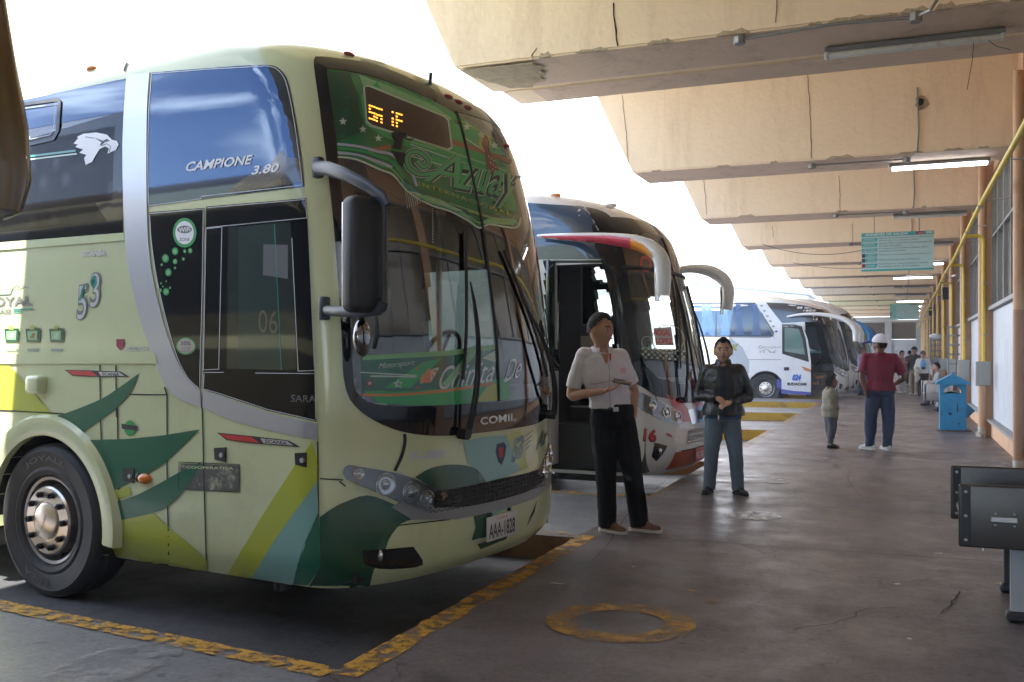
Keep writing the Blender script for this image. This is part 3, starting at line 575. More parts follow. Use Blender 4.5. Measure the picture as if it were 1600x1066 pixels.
mb = MB(); a = gpx(1530, 838); b = gpx(1537, 864); mb.tube([(a.x, a.y, .012), (b.x, b.y, .012)], .006, 6); thingmesh(mb, 'plastic_strip', m_stick, 'thin pale strip lying on the floor under the near steel bench', 'strip')
for i, (u, v, s) in enumerate([(870, 913, .05), (1421, 1000, .014), (1466, 866, .03), (1402, 914, .02), (1560, 913, .02), (1540, 693, .03), (1418, 678, .03), (1235, 668, .03), (990, 887, .012)]):
    p = gpx(u, v); mb = MB(); vs, fs = tess([(-s, -.01), (s * .6, -.012), (s, .008), (-s * .4, .014)], .02)
    mb.add([(p.x + x, p.y + y, .008 + .004 * noise.noise(Vector((x * 60, y * 60, i)))) for x, y in vs], fs); mb.add([(p.x + x, p.y + y, .006 + .004 * noise.noise(Vector((x * 60, y * 60, i)))) for x, y in vs], fs)
    words = ['long white paper scrap by the faded arrow', 'tiny white scrap beyond the yellow ring towards the right', 'thin white scrap left of the near bench', 'small grey scrap in the middle of the floor', 'yellow wrapper by the near bench leg', 'white scrap at the foot of the peach wall', 'white scrap left of the blue bin', 'white scrap in front of the child', 'tiny white scrap behind the man with the phone']
    thingmesh(mb, 'litter', mat('yellow_litter', (.5, .45, .05), .6) if i == 4 else m_litter, words[i], 'litter', 'litter on the platform floor', base=(p.x, p.y, 0))
# small speakers and cameras high on the wall
for i, (u, v, y) in enumerate([(1478, 459, 33), (1455, 487, 50), (1488, 432, 30)]):
    p = ypx(u, v, y); e = empty('wall_speaker', p, 0, ['black loudspeaker box high on the wall beside a yellow conduit', 'farther black loudspeaker box high on the wall', 'small white camera dome near the yellow pipe'][i], 'speaker' if i < 2 else 'camera')
    if i < 2:
        mb = MB(); mb.box(p, (.22, .25, .38), bev=.02); mb.build('speaker_box', m_bplas, e); mb = MB(); mb.box((p.x, p.y - .13, p.z), (.17, .012, .32), bev=.004); mb.build('grille', m_dark, e)
    else:
        mb = MB(); mb.tube([(p.x, p.y, p.z), (p.x + .08, p.y - .15, p.z + .02)], .035, 10); mb.build('camera_body', m_white, e, smooth=True); mb = MB(); mb.ell(p, (.038, .038, .038)); mb.build('dome', m_bplas, e, smooth=True)
    mb = MB(); mb.tube([(p.x, p.y + .05, p.z), (WX + .04, p.y + .05, p.z + .02)], .02, 6); mb.build('arm', m_grey, e)

# far depot buildings seen between the buses
m_far = mat('far_pale_wall', (.62, .64, .66), .7, var=.05); m_fblue = mat('far_blue_trim', (.07, .11, .2), .6); m_fwin = mat('far_window', (.12, .16, .2), .2)
def farb(u0, u1, vt, y, lab, name='depot_building', trim=True, nwin=4, slope=0):
    a = ypx(u0, vt, y); b = ypx(u1, vt + slope, y); e = empty(name, ((a.x + b.x) / 2, y, -.2), 0, lab, 'building', 'pale depot buildings beyond the buses')
    mb = MB(); mb.prism([(a.x, -.2), (b.x, -.2), (b.x, b.z - .3), (a.x, a.z - .3)], lambda p: (p[0], y, p[1]), lambda p: (p[0], y + 8, p[1])); mb.build('wall', m_far, e)
    mb = MB(); mb.prism([(a.x - .3, a.z - .3), (b.x + .3, b.z - .3), (b.x + .3, b.z - .12), (a.x - .3, a.z - .12)], lambda p: (p[0], y - .4, p[1]), lambda p: (p[0], y + 8.4, p[1])); mb.build('roof_edge', m_fblue if trim else m_far, e)
    wd = (b.x - a.x) / nwin
    for i in range(nwin):
        x = a.x + wd * (i + .5); z = min(a.z, b.z) - 1.6; mb = MB(); mb.box((x, y - .02, z), (wd * .55, .06, 1.1)); f = mb.build('window', m_fwin, e)
        mb = MB(); mb.box((x, y - .05, z - .6), (wd * .6, .1, .08)); mb.build('sill', m_far, f)
farb(1075, 1262, 440, 115, 'long low white depot building with a blue roof edge behind the third bus', nwin=8, slope=18)
farb(700, 1060, 452, 140, 'white depot building farthest away beyond the open yard', nwin=9, trim=False)
for i, x in enumerate((-52, -46)):
    e = empty('light_pole', (x, 100, -.2), 0, ['thin grey yard lamp pole left of the depot building', 'thin grey yard lamp pole nearer the depot building'][i], 'lamp post', 'yard lamp posts')
    mb = MB(); mb.tube([(x, 100, -.2), (x, 100, 8.0 + i)], .07, 8); mb.build('pole', m_grey, e); mb = MB(); mb.box((x + .5, 100, 8.0 + i), (1.2, .25, .12)); mb.build('lamp_head', m_grey, e)
# ------------------------------------------------------------------ coaches
def hermite(tab):                                        # smooth (monotone) table -> function
    z = np.array([t[0] for t in tab], float); y = np.array([t[1] for t in tab], float); h = np.diff(z); d = np.diff(y) / h; m = np.zeros(len(z)); m[0] = d[0]; m[-1] = d[-1]
    for i in range(1, len(z) - 1): m[i] = 0 if d[i - 1] * d[i] <= 0 else 2 * d[i - 1] * d[i] / (d[i - 1] + d[i])
    zz = np.linspace(z[0], z[-1], 800); k = np.clip(np.searchsorted(z, zz, 'right') - 1, 0, len(h) - 1); t = (zz - z[k]) / h[k]
    yy = (2 * t**3 - 3 * t**2 + 1) * y[k] + (t**3 - 2 * t**2 + t) * h[k] * m[k] + (-2 * t**3 + 3 * t**2) * y[k + 1] + (t**3 - t**2) * h[k] * m[k + 1]
    return lambda q: np.interp(q, zz, yy)
class Bus:
    def __init__(s, name, loc, rz, label, prof, length=12.0, cat='bus'):
        s.root = empty(name, loc, rz, label, cat, 'coaches parked nose-in at the platform'); s.M = wm(s.root); s.Mi = s.M.inverted()
        s.w = hermite(prof['w']); s.xf = hermite(prof['xf']); s.b = hermite(prof.get('b', [(0, .55), (4, .55)])); s.n = prof.get('n', 2.5); s.z0 = prof['z0']; s.zt = prof['xf'][-1][0]; s.L = length
        s.Mn = np.array(s.M)[:3, :3]; s.T = np.array(s.M)[:3, 3]
    def G(s, P):                                         # implicit body: < 0 inside
        x, y, z = P[..., 0], P[..., 1], P[..., 2]; w = np.maximum(s.w(z), 1e-3); b = s.b(z); xs = np.maximum(0, (x - (s.xf(z) - b)) / b)
        g = (np.abs(y) / w) ** s.n + xs ** s.n - 1
        return np.where(z > s.zt, 1.0, np.where(z < s.z0 - .35, 1.0, g))
    def loc(s, W): return (W - s.T) @ s.Mn
    def hit(s, uv, dmin=None, dmax=None):
        uv = np.asarray(uv, float); fw = np.array(FW); rt = np.array(RT); r = fw[None] + rt[None] * ((uv[:, :1] - CU) / FPX) + np.array([0, 0, 1.])[None] * (-(uv[:, 1:2] - CV) / FPX)
        c = np.array([0, 0, CAM_H]); o = (c - s.T) @ s.Mn; d = r @ s.Mn; dc = float(np.linalg.norm(s.T[:2])); dmin = dmin or max(1.5, dc * .55); dmax = dmax or dc * 1.6
        ts = np.linspace(dmin, dmax, 260); P = o[None, None] + d[:, None] * ts[None, :, None]; g = s.G(P); ins = g < 0
        k = np.where(ins.any(1), ins.argmax(1), np.argmin(g, 1)); k = np.maximum(k, 1); lo = ts[k - 1]; hi = ts[k]
        for _ in range(16):
            mid = (lo + hi) / 2; gg = s.G(o[None] + d * mid[:, None]) < 0; hi = np.where(gg, mid, hi); lo = np.where(gg, lo, mid)
        Q = o[None] + d * hi[:, None]; Q[:, 2] = np.maximum(Q[:, 2], s.z0 + .001); return Q
    def nrm(s, P):
        e = 2e-3; g = np.stack([s.G(P + np.eye(3)[i] * e) - s.G(P - np.eye(3)[i] * e) for i in range(3)], -1); g[np.abs(g) > .9] = 0
        return g / np.maximum(np.linalg.norm(g, axis=1, keepdims=True), 1e-9)
    def emit(s, name, P, faces, m, off, parent=None, smooth=True, thick=0):
        n = s.nrm(P); V = P + n * off; mb = MB(); mb.v = [tuple(p) for p in V]; mb.f = list(faces)
        # orient every face away from the body
        F = []
        for f in faces:
            a, b_, c = V[f[0]], V[f[1]], V[f[2]]; k = np.cross(b_ - a, c - a); F.append(tuple(f) if k @ n[f[0]] >= 0 else tuple(reversed(f)))
        mb.f = F
        if thick:
            k = len(V); mb.v += [tuple(p) for p in (V - n * thick)]; ed = {}
            for f in F:
                for i in range(len(f)): a, b_ = f[i], f[(i + 1) % len(f)]; ed[(a, b_)] = 1
            for (a, b_) in ed:
                if (b_, a) not in ed: mb.f.append((b_, a, a + k, b_ + k))
        o = mb.build(name, m, None, smooth=smooth and 50, clean=False); o.parent = parent or s.root
        return o
    # shapes given in photo pixels, laid on the body's real surface
    def poly(s, name, pts, m, off=.003, step=None, parent=None, thick=0):
        v, f = tess(pts, step or s.step); return s.emit(name, s.hit(v), f, m, off, parent, thick=thick)
    def line(s, name, pts, m, wd=1.6, off=.005, closed=False, parent=None, thick=0):
        q = []
        n = len(pts)
        for i in range(n if closed else n - 1):
            a, b = Vector(pts[i]), Vector(pts[(i + 1) % n]); k = max(1, int((b - a).length / 12)); q += [tuple(a.lerp(b, j / k)) for j in range(k)]
        if not closed: q.append(tuple(pts[-1]))
        v, f = stroke(q, wd, closed); return s.emit(name, s.hit(v), f, m, off, parent, thick=thick)
    def text(s, name, txt, o, ex, ey, m, off=.006, shear=0, bold=0, space=1, parent=None, surf='px'):
        v, f = text2d(txt, shear, bold, space); o = Vector(o); ex = Vector(ex); ey = Vector(ey)
        v = [tuple(o + ex * a + ey * b) for a, b in v]
        if max(ex.length, ey.length) > s.step * 1.5: v, f = tess_mesh(v, f, s.step * 1.5)
        return s.emit(name, s.hit(v), f, m, off, parent)
    # shapes given on the front (y, z), mirrored surfaces
    def front(s, yz):
        yz = np.asarray(yz, float); y, z = yz[:, 0], yz[:, 1]; w = s.w(z); b = s.b(z); q = np.minimum(np.abs(y) / w, .9995); x = s.xf(z) - b + b * (1 - q ** s.n) ** (1 / s.n); return np.stack([x, y, z], 1)
    def fpoly(s, name, yz, m, off=.003, step=.07, parent=None, thick=0): v, f = tess(yz, step); return s.emit(name, s.front(v), f, m, off, parent, thick=thick)
    def side(s, xz, sg=-1):
        xz = np.asarray(xz, float); x, z = xz[:, 0], xz[:, 1]; b = s.b(z); q = np.clip((x - (s.xf(z) - b)) / b, 0, .9995); y = s.w(z) * (1 - q ** s.n) ** (1 / s.n); return np.stack([x, sg * y, z], 1)
    def spoly(s, name, xz, m, off=.003, step=.12, parent=None, sg=-1, thick=0): v, f = tess(xz, step); return s.emit(name, s.side(v, sg), f, m, off, parent, thick=thick)
    def body(s, m, cuts, cell=.035, xdense=-3.6, lining=True, name='body'):
        zs = [s.z0]; zr = s.zt - .45
        while zs[-1] < zr - cell: zs.append(zs[-1] + cell)
        zs += [zr + (s.zt - .002 - zr) * (1 - (1 - k / 16) ** 2) for k in range(0, 17)]
        zs = np.array(zs); nx = int(-xdense / cell); fr = np.concatenate([np.linspace(0, 1, 9)[:-1] * 1.0, [1.0]])
        nph = 2 * int(1.6 / cell); ph = np.linspace(0, math.pi, nph + 1)
        rows = []
        for z in zs:
            b = float(s.b(z)); xc = float(s.xf(z)) - b; w = float(s.w(z))
            xs = np.concatenate([np.linspace(-s.L, min(xdense, xc - .3), 10)[:-1], np.linspace(min(xdense, xc - .3), xc, nx)])
            c = np.cos(ph); cs = np.sign(c) * np.abs(c) ** (2 / s.n); sn = np.abs(np.sin(ph)) ** (2 / s.n)
            row = [(x, -w, z) for x in xs[:-1]] + [(xc + b * sn[i], -w * cs[i], z) for i in range(len(ph))] + [(x, w, z) for x in xs[:-1][::-1]]
            rows.append(row)
        V = np.array(rows); nr, nc = V.shape[:2]; keep = []
        C = (V[:-1, :-1] + V[1:, :-1] + V[:-1, 1:] + V[1:, 1:]) / 4
        cut = np.zeros(C.shape[:2], bool)
        for kind, pl in cuts:
            pl = np.array(pl)
            if kind == 'f': A, B_, ok = C[..., 1], C[..., 2], C[..., 0] > -.8
            else: A, B_, ok = C[..., 0], C[..., 2], (C[..., 1] < -.6) if kind == 'r' else (C[..., 1] > .6)
            ins = np.zeros(A.shape, bool); j = len(pl) - 1
            for i in range(len(pl)):
                yi, yj = pl[i][1], pl[j][1]; xi, xj = pl[i][0], pl[j][0]
                if yi != yj: ins ^= ((yi > B_) != (yj > B_)) & (A < (xj - xi) * (B_ - yi) / (yj - yi) + xi)
                j = i
            cut |= ins & ok
        for nm, mm, sc in ((name, m, 0), ('lining', m_dark, .035)) if lining else ((name, m, 0),):
            X = V.copy()
            if sc: X[..., 1] *= (1 - sc / 1.3); X[..., 0] -= np.where(X[..., 0] > -s.L + .5, sc, -sc); X[..., 2] -= sc * ((X[..., 2] - 1.5) / 1.5)
            mb = MB(); mb.v = [tuple(p) for p in X.reshape(-1, 3)]
            for i in range(nr - 1):
                for j in range(nc - 1):
                    if not cut[i, j]: mb.f.append((i * nc + j, i * nc + j + 1, (i + 1) * nc + j + 1, (i + 1) * nc + j))
            for i in range(nr - 1): mb.f.append((i * nc, (i + 1) * nc, (i + 1) * nc + nc - 1, i * nc + nc - 1))
            mb.f.append(tuple((nr - 1) * nc + j for j in range(nc))[::-1]); 
            if not sc: mb.f.append(tuple(range(nc)))
            o = mb.build(nm, mm, None, smooth=35, clean=False); o.parent = s.root
            bm = bmesh.new(); bm.from_mesh(o.data); bmesh.ops.delete(bm, geom=[v for v in bm.verts if not v.link_faces], context='VERTS'); bmesh.ops.recalc_face_normals(bm, faces=bm.faces); bm.to_mesh(o.data); bm.free()
        return o
    def add(s, name, mb, m, parent=None, smooth=True):   # parts already in the coach's own coordinates
        o = mb.build(name, m, None, smooth); o.parent = parent or s.root; return o
    def onplane(s, uv, y):                               # pixel ray met with the coach's own plane y = const
        r = ray(*uv); o = s.Mi @ Vector((0, 0, CAM_H)); d = s.Mi.to_3x3() @ r; t = (y - o.y) / d.y; return o + d * t
    def pxv(s, p): q = s.M @ Vector(p); q = q - Vector((0, 0, CAM_H)); d = q.dot(FW); return (CU + FPX * q.dot(RT) / d, CV - FPX * q.z / d)

m_tyre = mat('tyre_rubber', (.030, .030, .032), .62, var=.3, bump=.15, bscale=60, dirt=(.08, .075, .07), dscale=4, damt=.5)
m_tyretx = mat('tyre_lettering', (.075, .075, .078), .4)  # highlights on the raised black letters put in as a lighter colour
m_rim = mat('steel_rim', (.28, .28, .29), .38, metal=.85, var=.2); m_hub = mat('polished_hub', (.72, .66, .60), .28, metal=1, var=.1)
def wheel(bus, x, y, rad=.51, sg=-1, steer=0, detail=True, words=None):
    w_ = empty('wheel', (x, y, rad), 0, None, None); w_.parent = bus.root; w_.rotation_euler = (0, 0, steer)
    Mx = Matrix.Rotation(R(90) * (1 if sg < 0 else -1), 4, 'X')                     # local z of the lathe points outwards
    h = .15
    prof = [(rad * .56, h * .60), (rad * .60, h * .90), (rad * .66, h * .98), (rad * .70, h * .93), (rad * .72, h * .97), (rad * .88, h * .99), (rad * .90, h * 1.02), (rad * .965, h * .93), (rad * .99, h * .80), (rad, h * .55)]
    for q in (.5, 0, -.5): prof += [(rad, h * (q + .08)), (rad * .97, h * (q + .05)), (rad * .97, h * (q - .05)), (rad, h * (q - .08))]
    prof += [(rad, -h * .6), (rad * .97, -h * .95), (rad * .8, -h), (rad * .56, -h * .7)]
    mb = MB(); mb.lathe(prof, Mx, 64); bus.add('tyre', mb, m_tyre, w_)
    rr = rad * .565
    mb = MB(); mb.lathe([(rr + .012, h * .62), (rr, h * .80), (rr - .02, h * .76), (rr - .03, h * .40), (rr * .80, h * .02), (rr * .70, h * .05), (rr * .80, h * .30), (rr * .3, h * .55), (0, h * .62)], Mx, 48); bus.add('rim', mb, m_rim, w_)
    if detail:
        for k in range(10):
            a = 2 * math.pi * k / 10 + .3; mb = MB(); p = Mx @ Vector((rr * .89 * math.cos(a), rr * .89 * math.sin(a), h * .28)); mb.ell(p, (.034, .012, .034), 12, 8); bus.add('rim_hole', mb, m_black, w_)
        mb = MB(); mb.lathe([(rr * .80, h * .3), (rr * .79, h * .92), (rr * .75, h * 1.0), (rr * .47, h * 1.03), (rr * .46, h * .96), (rr * .42, h * .96), (rr * .41, h * 1.08), (rr * .36, h * 1.13), (0, h * 1.15)], Mx, 48); hb = bus.add('hub', mb, m_hub, w_)
        for k in range(10):
            a = 2 * math.pi * k / 10; p = Mx @ Vector((rr * .62 * math.cos(a), rr * .62 * math.sin(a), h * 1.04)); ax = Mx.to_3x3() @ Vector((0, 0, 1))
            mb = MB(); mb.tube([p - ax * .005, p + ax * .022], .021, 12); mb.tube([p + ax * .02, p + ax * .034], .012, 6); bus.add('wheel_nut', mb, m_bplas, w_)
        if words:
            for txt, a0, a1, rm in words:
                v, f = text2d(txt, 0, .01); mb = MB(); k = rad * .80; hh = .048
                mb.add([Mx @ Vector(((k + (b - .5) * hh) * math.cos(a0 + (a1 - a0) * a), (k + (b - .5) * hh) * math.sin(a0 + (a1 - a0) * a), h * .985 + .005)) for a, b in v], f); bus.add('tyre_lettering', mb, m_tyretx, w_)
            v, f = text2d('SCANIA', 0, .02); mb = MB(); mb.add([Mx @ Vector(((a - .5) * .11, (b - .5) * .028, h * 1.15 + .003)) @ Matrix.Identity(3) if False else Mx @ Vector((-(b - .5) * .028 * math.sin(1.0) * -1 + (a - .5) * .11 * math.cos(1.15), (a - .5) * .11 * math.sin(1.15) + (b - .5) * .028 * math.cos(1.15) * -1 * -1, h * 1.15 + .003)) for a, b in v], f); bus.add('hub_lettering', mb, mat('hub_dark', (.3, .27, .25), .4), w_)
    return w_
def arch(bus, x, r, z=.51, sg=-1, m=None, name='wheel_arch', wd=.075, out=.03, a0=-.12, a1=math.pi + .12):
    mb = MB(); P = []; n = 40
    for i in range(n + 1):
        a = a0 + (a1 - a0) * i / n; P.append((x + r * math.cos(a), sg * (float(bus.w(z + .5)) + .0), z + r * math.sin(a)))
    vs = []
    for p in P:
        d = Vector((p[0] - x, 0, p[2] - z)).normalized()
        for k, o in ((0, -.10), (0, out * .6), (wd * .25, out), (wd * .8, out * .9), (wd, -.01)): vs.append((p[0] + d.x * k, p[1] + sg * o, p[2] + d.z * k))
    mb.add(vs, [(5 * i + j, 5 * i + j + 1, 5 * i + j + 6, 5 * i + j + 5) for i in range(n) for j in range(4)]); return bus.add(name, mb, m)
def wheelbox(bus, x, sg=-1, r=.60):
    mb = MB(); P = [(x + r * math.cos(a * math.pi / 12), .51 + r * math.sin(a * math.pi / 12)) for a in range(13)] + [(x - r, .3), (x + r, .3)]
    n = len(P); y0 = sg * 1.28; y1 = sg * .72; mb.add([(p[0], y0, p[1]) for p in P] + [(p[0], y1, p[1]) for p in P], [(i, (i + 1) % n, n + (i + 1) % n, n + i) for i in range(13 - 1)] + [tuple(range(n, 2 * n))] + [(12, 13, n + 13, n + 12), (14, 0, n, n + 14)]); bus.add('wheel_well', mb, m_black, smooth=False)
def seat(bus, x, y, z, m, hm, tall=.78):
    st = empty('seat', (x, y, z), 0, None, None); st.parent = bus.root
    mb = MB(); mb.box((0, 0, .18), (.48, .46, .14), bev=.05, seg=3); bus.add('cushion', mb, m, st)
    mb = MB(); mb.box((-.24, 0, .2 + tall / 2), (.14, .46, tall), bev=.05, seg=3); bus.add('backrest', mb, m, st)
    mb = MB(); mb.box((-.23, 0, .1 + tall), (.17, .34, .26), bev=.06, seg=3); bus.add('head_cover', mb, hm, st)
def swheel(bus, x, y, z):
    mb = MB(); Mx = Matrix.Translation((x, y, z)) @ Matrix.Rotation(R(-62), 4, 'Y'); n = 28; P = [Mx @ Vector((.23 * math.cos(2 * math.pi * i / n), .23 * math.sin(2 * math.pi * i / n), 0)) for i in range(n + 1)]
    mb.tube(P, .017, 8); mb.tube([P[0], P[14]], .014, 6); mb.tube([P[7], Mx @ Vector((0, 0, 0))], .014, 6); mb.tube([Mx @ Vector((0, 0, 0)), Mx @ Vector((0, 0, -.5))], .03, 8); bus.add('steering_wheel', mb, m_bplas)
def wiper(bus, yz0, yz1, blade=None, par=2):
    w_ = empty('wiper', (0, 0, 0), 0, None, None); w_.parent = bus.root
    P = []
    for i in range(9):
        t = i / 8; q = bus.front([(yz0[0] + (yz1[0] - yz0[0]) * t, yz0[1] + (yz1[1] - yz0[1]) * t)]); n = bus.nrm(q)[0]; P.append(Vector(q[0] + n * (.05 + .04 * math.sin(math.pi * t))))
    for d in ((0, 0), (.045, 0))[:par]: mb = MB(); mb.tube([p + Vector((0, d[0] * (1 - i / 8) ** .5, 0)) for i, p in enumerate(P)], [.012 - .0007 * i for i in range(9)], 6); bus.add('wiper_arm', mb, m_black, w_)
    if blade:
        P = []
        for i in range(11):
            t = i / 10; q = bus.front([(blade[0] + (blade[2] - blade[0]) * t, blade[1] + (blade[3] - blade[1]) * t)]); n = bus.nrm(q)[0]; P.append(Vector(q[0] + n * .022))
        mb = MB(); mb.tube(P, [(.011, .018)] * 11, 6); bus.add('wiper_blade', mb, m_black, w_)
    q = bus.front([yz0])[0]; n = bus.nrm(np.array([q]))[0]; mb = MB(); mb.tube([Vector(q - n * .02), Vector(q + n * .07)], .035, 10); bus.add('wiper_pivot', mb, m_black, w_)
# ------------------------------------------------------------------ coach 1: the green and cream one in the foreground
ZB = -.2
c_cream = mat('cream_green_paint', (.60, .66, .38), .24, coat=.6, var=.05, vscale=1.5, dirt=(.40, .40, .27), dscale=2.5, damt=.35)
c_dgreen = mat('dark_green_paint', (.008, .125, .065), .28, coat=.4, var=.08); c_fgreen = mat('front_dark_green_paint', (.010, .075, .035), .26, coat=.5, var=.08)
c_lime = mat('lime_paint', (.42, .48, .05), .28, coat=.4, var=.06); c_teal = mat('pale_teal_paint', (.20, .40, .36), .28, coat=.4, var=.05); c_sage = mat('sage_paint', (.33, .43, .28), .28, coat=.4)
c_silver = mat('silver_paint', (.52, .55, .60), .30, metal=.55, var=.05, coat=.4); c_seam = mat('panel_gap', (.02, .02, .018), .8)
c_gloss = mat('black_tinted_glass', (.006, .008, .011), .04, spec=.45, coat=.25); c_upper = mat('blue_film_glass', (.006, .010, .018), .03, spec=.9, coat=1.0); c_upper.node_tree.nodes['Principled BSDF'].inputs['Coat Tint'].default_value = (.45, .70, 1, 1); c_upper.node_tree.nodes['Principled BSDF'].inputs['Specular Tint'].default_value = (.45, .72, 1, 1)
c_wline = mat('pale_pinstripe', (.60, .62, .65), .35)
c_pane = mat('reflection_green_pane', (.018, .032, .03), .04, coat=1.0, spec=.8)  # dim greenish reflection put into the base colour
g_wind = glass('windscreen_glass', (.50, .57, .53), .09, boost=1.1); g_side = glass('tinted_side_glass', (.50, .58, .60), .10, boost=1.3); g_far = glass('far_side_glass', (.52, .58, .58), .05)
m_letter = mat('silver_lettering', (.55, .56, .58), .3, metal=.4); m_dletter = mat('grey_lettering', (.16, .17, .16), .35)
m_gtxt = mat('graphic_green', (.02, .34, .09), .3, coat=.6); m_gdark = mat('graphic_dark_green', (.008, .07, .03), .3, coat=.6); m_glite = mat('graphic_light_green', (.22, .50, .22), .35, coat=.5); m_gpale = mat('graphic_pale', (.50, .60, .50), .35, coat=.5); m_gbrown = mat('graphic_brown', (.30, .12, .04), .35, coat=.5); m_gyel = mat('graphic_yellow', (.38, .42, .06), .35, coat=.5); m_gviolet = mat('graphic_lilac', (.42, .45, .58), .35, coat=.5); m_gteal = mat('graphic_teal', (.02, .26, .20), .3, coat=.5)
m_led = mat('led_orange', (.9, .3, .03), .5, emit=((1, .30, .03), .9)); m_ledbg = mat('led_display', (.035, .022, .02), .2, coat=.8)
m_orange = mat('graphic_orange', (.62, .20, .05), .35, coat=.5)
prof1 = dict(z0=.33, w=[(.3, 1.20), (.5, 1.28), (.9, 1.30), (2.6, 1.30), (3.05, 1.285), (3.25, 1.26), (3.46, 1.21), (3.62, 1.10), (3.74, .90), (3.81, .62), (3.84, .02)],
             xf=[(.3, -.13), (.42, -.03), (.6, 0), (.85, -.015), (1.1, -.03), (1.37, -.015), (1.7, -.03), (2.15, -.085), (2.5, -.14), (2.84, -.22), (3.1, -.285), (3.28, -.35), (3.42, -.44), (3.56, -.64), (3.68, -1.0), (3.77, -1.6), (3.84, -2.6)],
             b=[(.3, .5), (.9, .55), (2.8, .55), (3.3, .62), (3.6, .8), (3.76, .9)], n=2.5)
B1 = Bus('coach', (-2.43, 5.83, ZB), R(-7.9), 'cream and dark green coach nearest the camera with a green lettered windscreen', prof1); B1.step = 14
xz = lambda B, p: tuple(B.hit([p])[0][[0, 2]]); yz = lambda B, p: tuple(B.hit([p])[0][[1, 2]])
# windscreen outlines: near half traced, far half mirrored
def mirror(B, pts, sc=.999):
    h = [yz(B, p) for p in pts]; h = [(min(-.0, y), z) for y, z in h]; return h + [(-y, z) for y, z in reversed(h)]
ws_out = mirror(B1, cr([(712, 160), (658, 132), (584, 102), (514, 91), (489, 90)], 4) + cr([(490, 105), (501, 184), (519, 329), (531, 480), (535, 560), (537, 591), (547, 625), (577, 653), (629, 675), (690, 681), (752, 676)], 4))
ws_in = mirror(B1, cr([(712, 176), (658, 149), (584, 121), (530, 110), (509, 109)], 4) + cr([(512, 130), (526, 226), (539, 370), (548, 520), (553, 600), (562, 618), (580, 630), (640, 635), (779, 628)], 4))
gl_side = [(xz(B1, (193, 124))[0] , xz(B1, (193, 124))[1]), (-11.2, xz(B1, (193, 124))[1] + .02), (-11.2, xz(B1, (193, 366))[1]), xz(B1, (193, 366))]
xr, zr_ = xz(B1, (193, 366)); zt_ = xz(B1, (193, 124))[1]
gl_cut = [(xr - .10, zr_ + .09), (xr - .10, zr_ + .80), (-8, zr_ + .80), (-8, zr_ + .09)]
wx = xz(B1, (78, 822))[0]
def circ(x, z, r, n=24): return [(x + r * math.cos(2 * math.pi * i / n), z + r * math.sin(2 * math.pi * i / n)) for i in range(n)]
body = B1.body(c_cream, [('f', ws_in), ('r', circ(wx, .51, .635)), ('l', circ(wx, .51, .635)), ('r', gl_cut), ('l', [(-.72, 1.5), (-.80, 2.35), (-1.45, 2.35), (-1.45, 1.5)]), ('l', [(-2.6, 2.1), (-2.6, 2.9), (-10.8, 2.9), (-10.8, 2.1)]), ('r', circ(-9.0, .51, .635))])
B1.fpoly('windscreen_surround', ws_out, c_gloss, .004, .06) if False else None
# surround is a ring between the two outlines
def resample(P, n):
    P = [Vector(p) for p in P]; P.append(P[0]); d = [0]
    for a, b in zip(P, P[1:]): d.append(d[-1] + (b - a).length)
    o = []; j = 0
    for i in range(n):
        t = d[-1] * i / n
        while d[j + 1] < t: j += 1
        k = (t - d[j]) / max(1e-9, d[j + 1] - d[j]); o.append(tuple(P[j].lerp(P[j + 1], k)))
    return o
def ring_front(B, name, A, I, m, off, thick=0, parent=None):
    A = resample(A, 200); I = resample(I, 200); n = len(A); P = []; K = 4
    for a, i in zip(A, I): P += [((a[0] * (1 - k / K) + i[0] * k / K), (a[1] * (1 - k / K) + i[1] * k / K)) for k in range(K + 1)]
    f = [((K + 1) * i + k, (K + 1) * i + k + 1, (K + 1) * ((i + 1) % n) + k + 1, (K + 1) * ((i + 1) % n) + k) for i in range(n) for k in range(K)]
    return B.emit(name, B.front(P), f, m, off, parent, thick=thick)
WS = B1.fpoly('windscreen', ws_in, g_wind, .003, .07)
sur = ring_front(B1, 'windscreen_surround', ws_out, ws_in, c_gloss, .007, .02)
q = [(0.0 + 0 * i, z) for i, z in enumerate(np.linspace(1.35, 3.27, 24))]; mb = MB(); F = B1.front(q) + B1.nrm(B1.front(q)) * .008; mb.tube([Vector(p) for p in F], [(.012, .010)] * len(F), 8); B1.add('centre_seal', mb, m_black)
# side glass band to the rear, and its curtained pane
def ring_side(B, name, A, I, m, off, sg=-1):
    n = len(A); P = []; K = 3
    for a, i in zip(A, I): P += [((a[0] * (1 - k / K) + i[0] * k / K), (a[1] * (1 - k / K) + i[1] * k / K)) for k in range(K + 1)]
    f = [((K + 1) * i + k, (K + 1) * i + k + 1, (K + 1) * ((i + 1) % n) + k + 1, (K + 1) * ((i + 1) % n) + k) for i in range(n) for k in range(K)]
    return B.emit(name, B.side(P, sg), f, m, off)
x1, x0 = xr, -11.2
inn = [(xr - .10, zr_ + .16), (xr - .16, zr_ + .09), (-4.2, zr_ + .08), (-7.9, zr_ + .09), (-7.9, zr_ + .79), (xr - .10, zr_ + .79)]
B1.spoly('upper_side_glass', [(x1, zr_ + .79), (x0, zr_ + .79), (x0, zt_), (x1, zt_)], c_upper, .004)
B1.spoly('side_glass_border', [(x1, zr_), (x1, zr_ + .79), (xr - .10, zr_ + .79), (xr - .10, zr_ + .16), (xr - .16, zr_ + .09), (x0, zr_ + .08), (x0, zr_)], c_gloss, .005)
B1.spoly('side_window', [(xr - .10, zr_ + .09), (xr - .10, zr_ + .80), (-8, zr_ + .80), (-8, zr_ + .09)], g_side, .002)
B1.spoly('far_side_glass', [(-.6, 1.4), (-.7, 2.95), (-11, 2.95), (-11, 1.4)], g_far, .004, .3, sg=1)
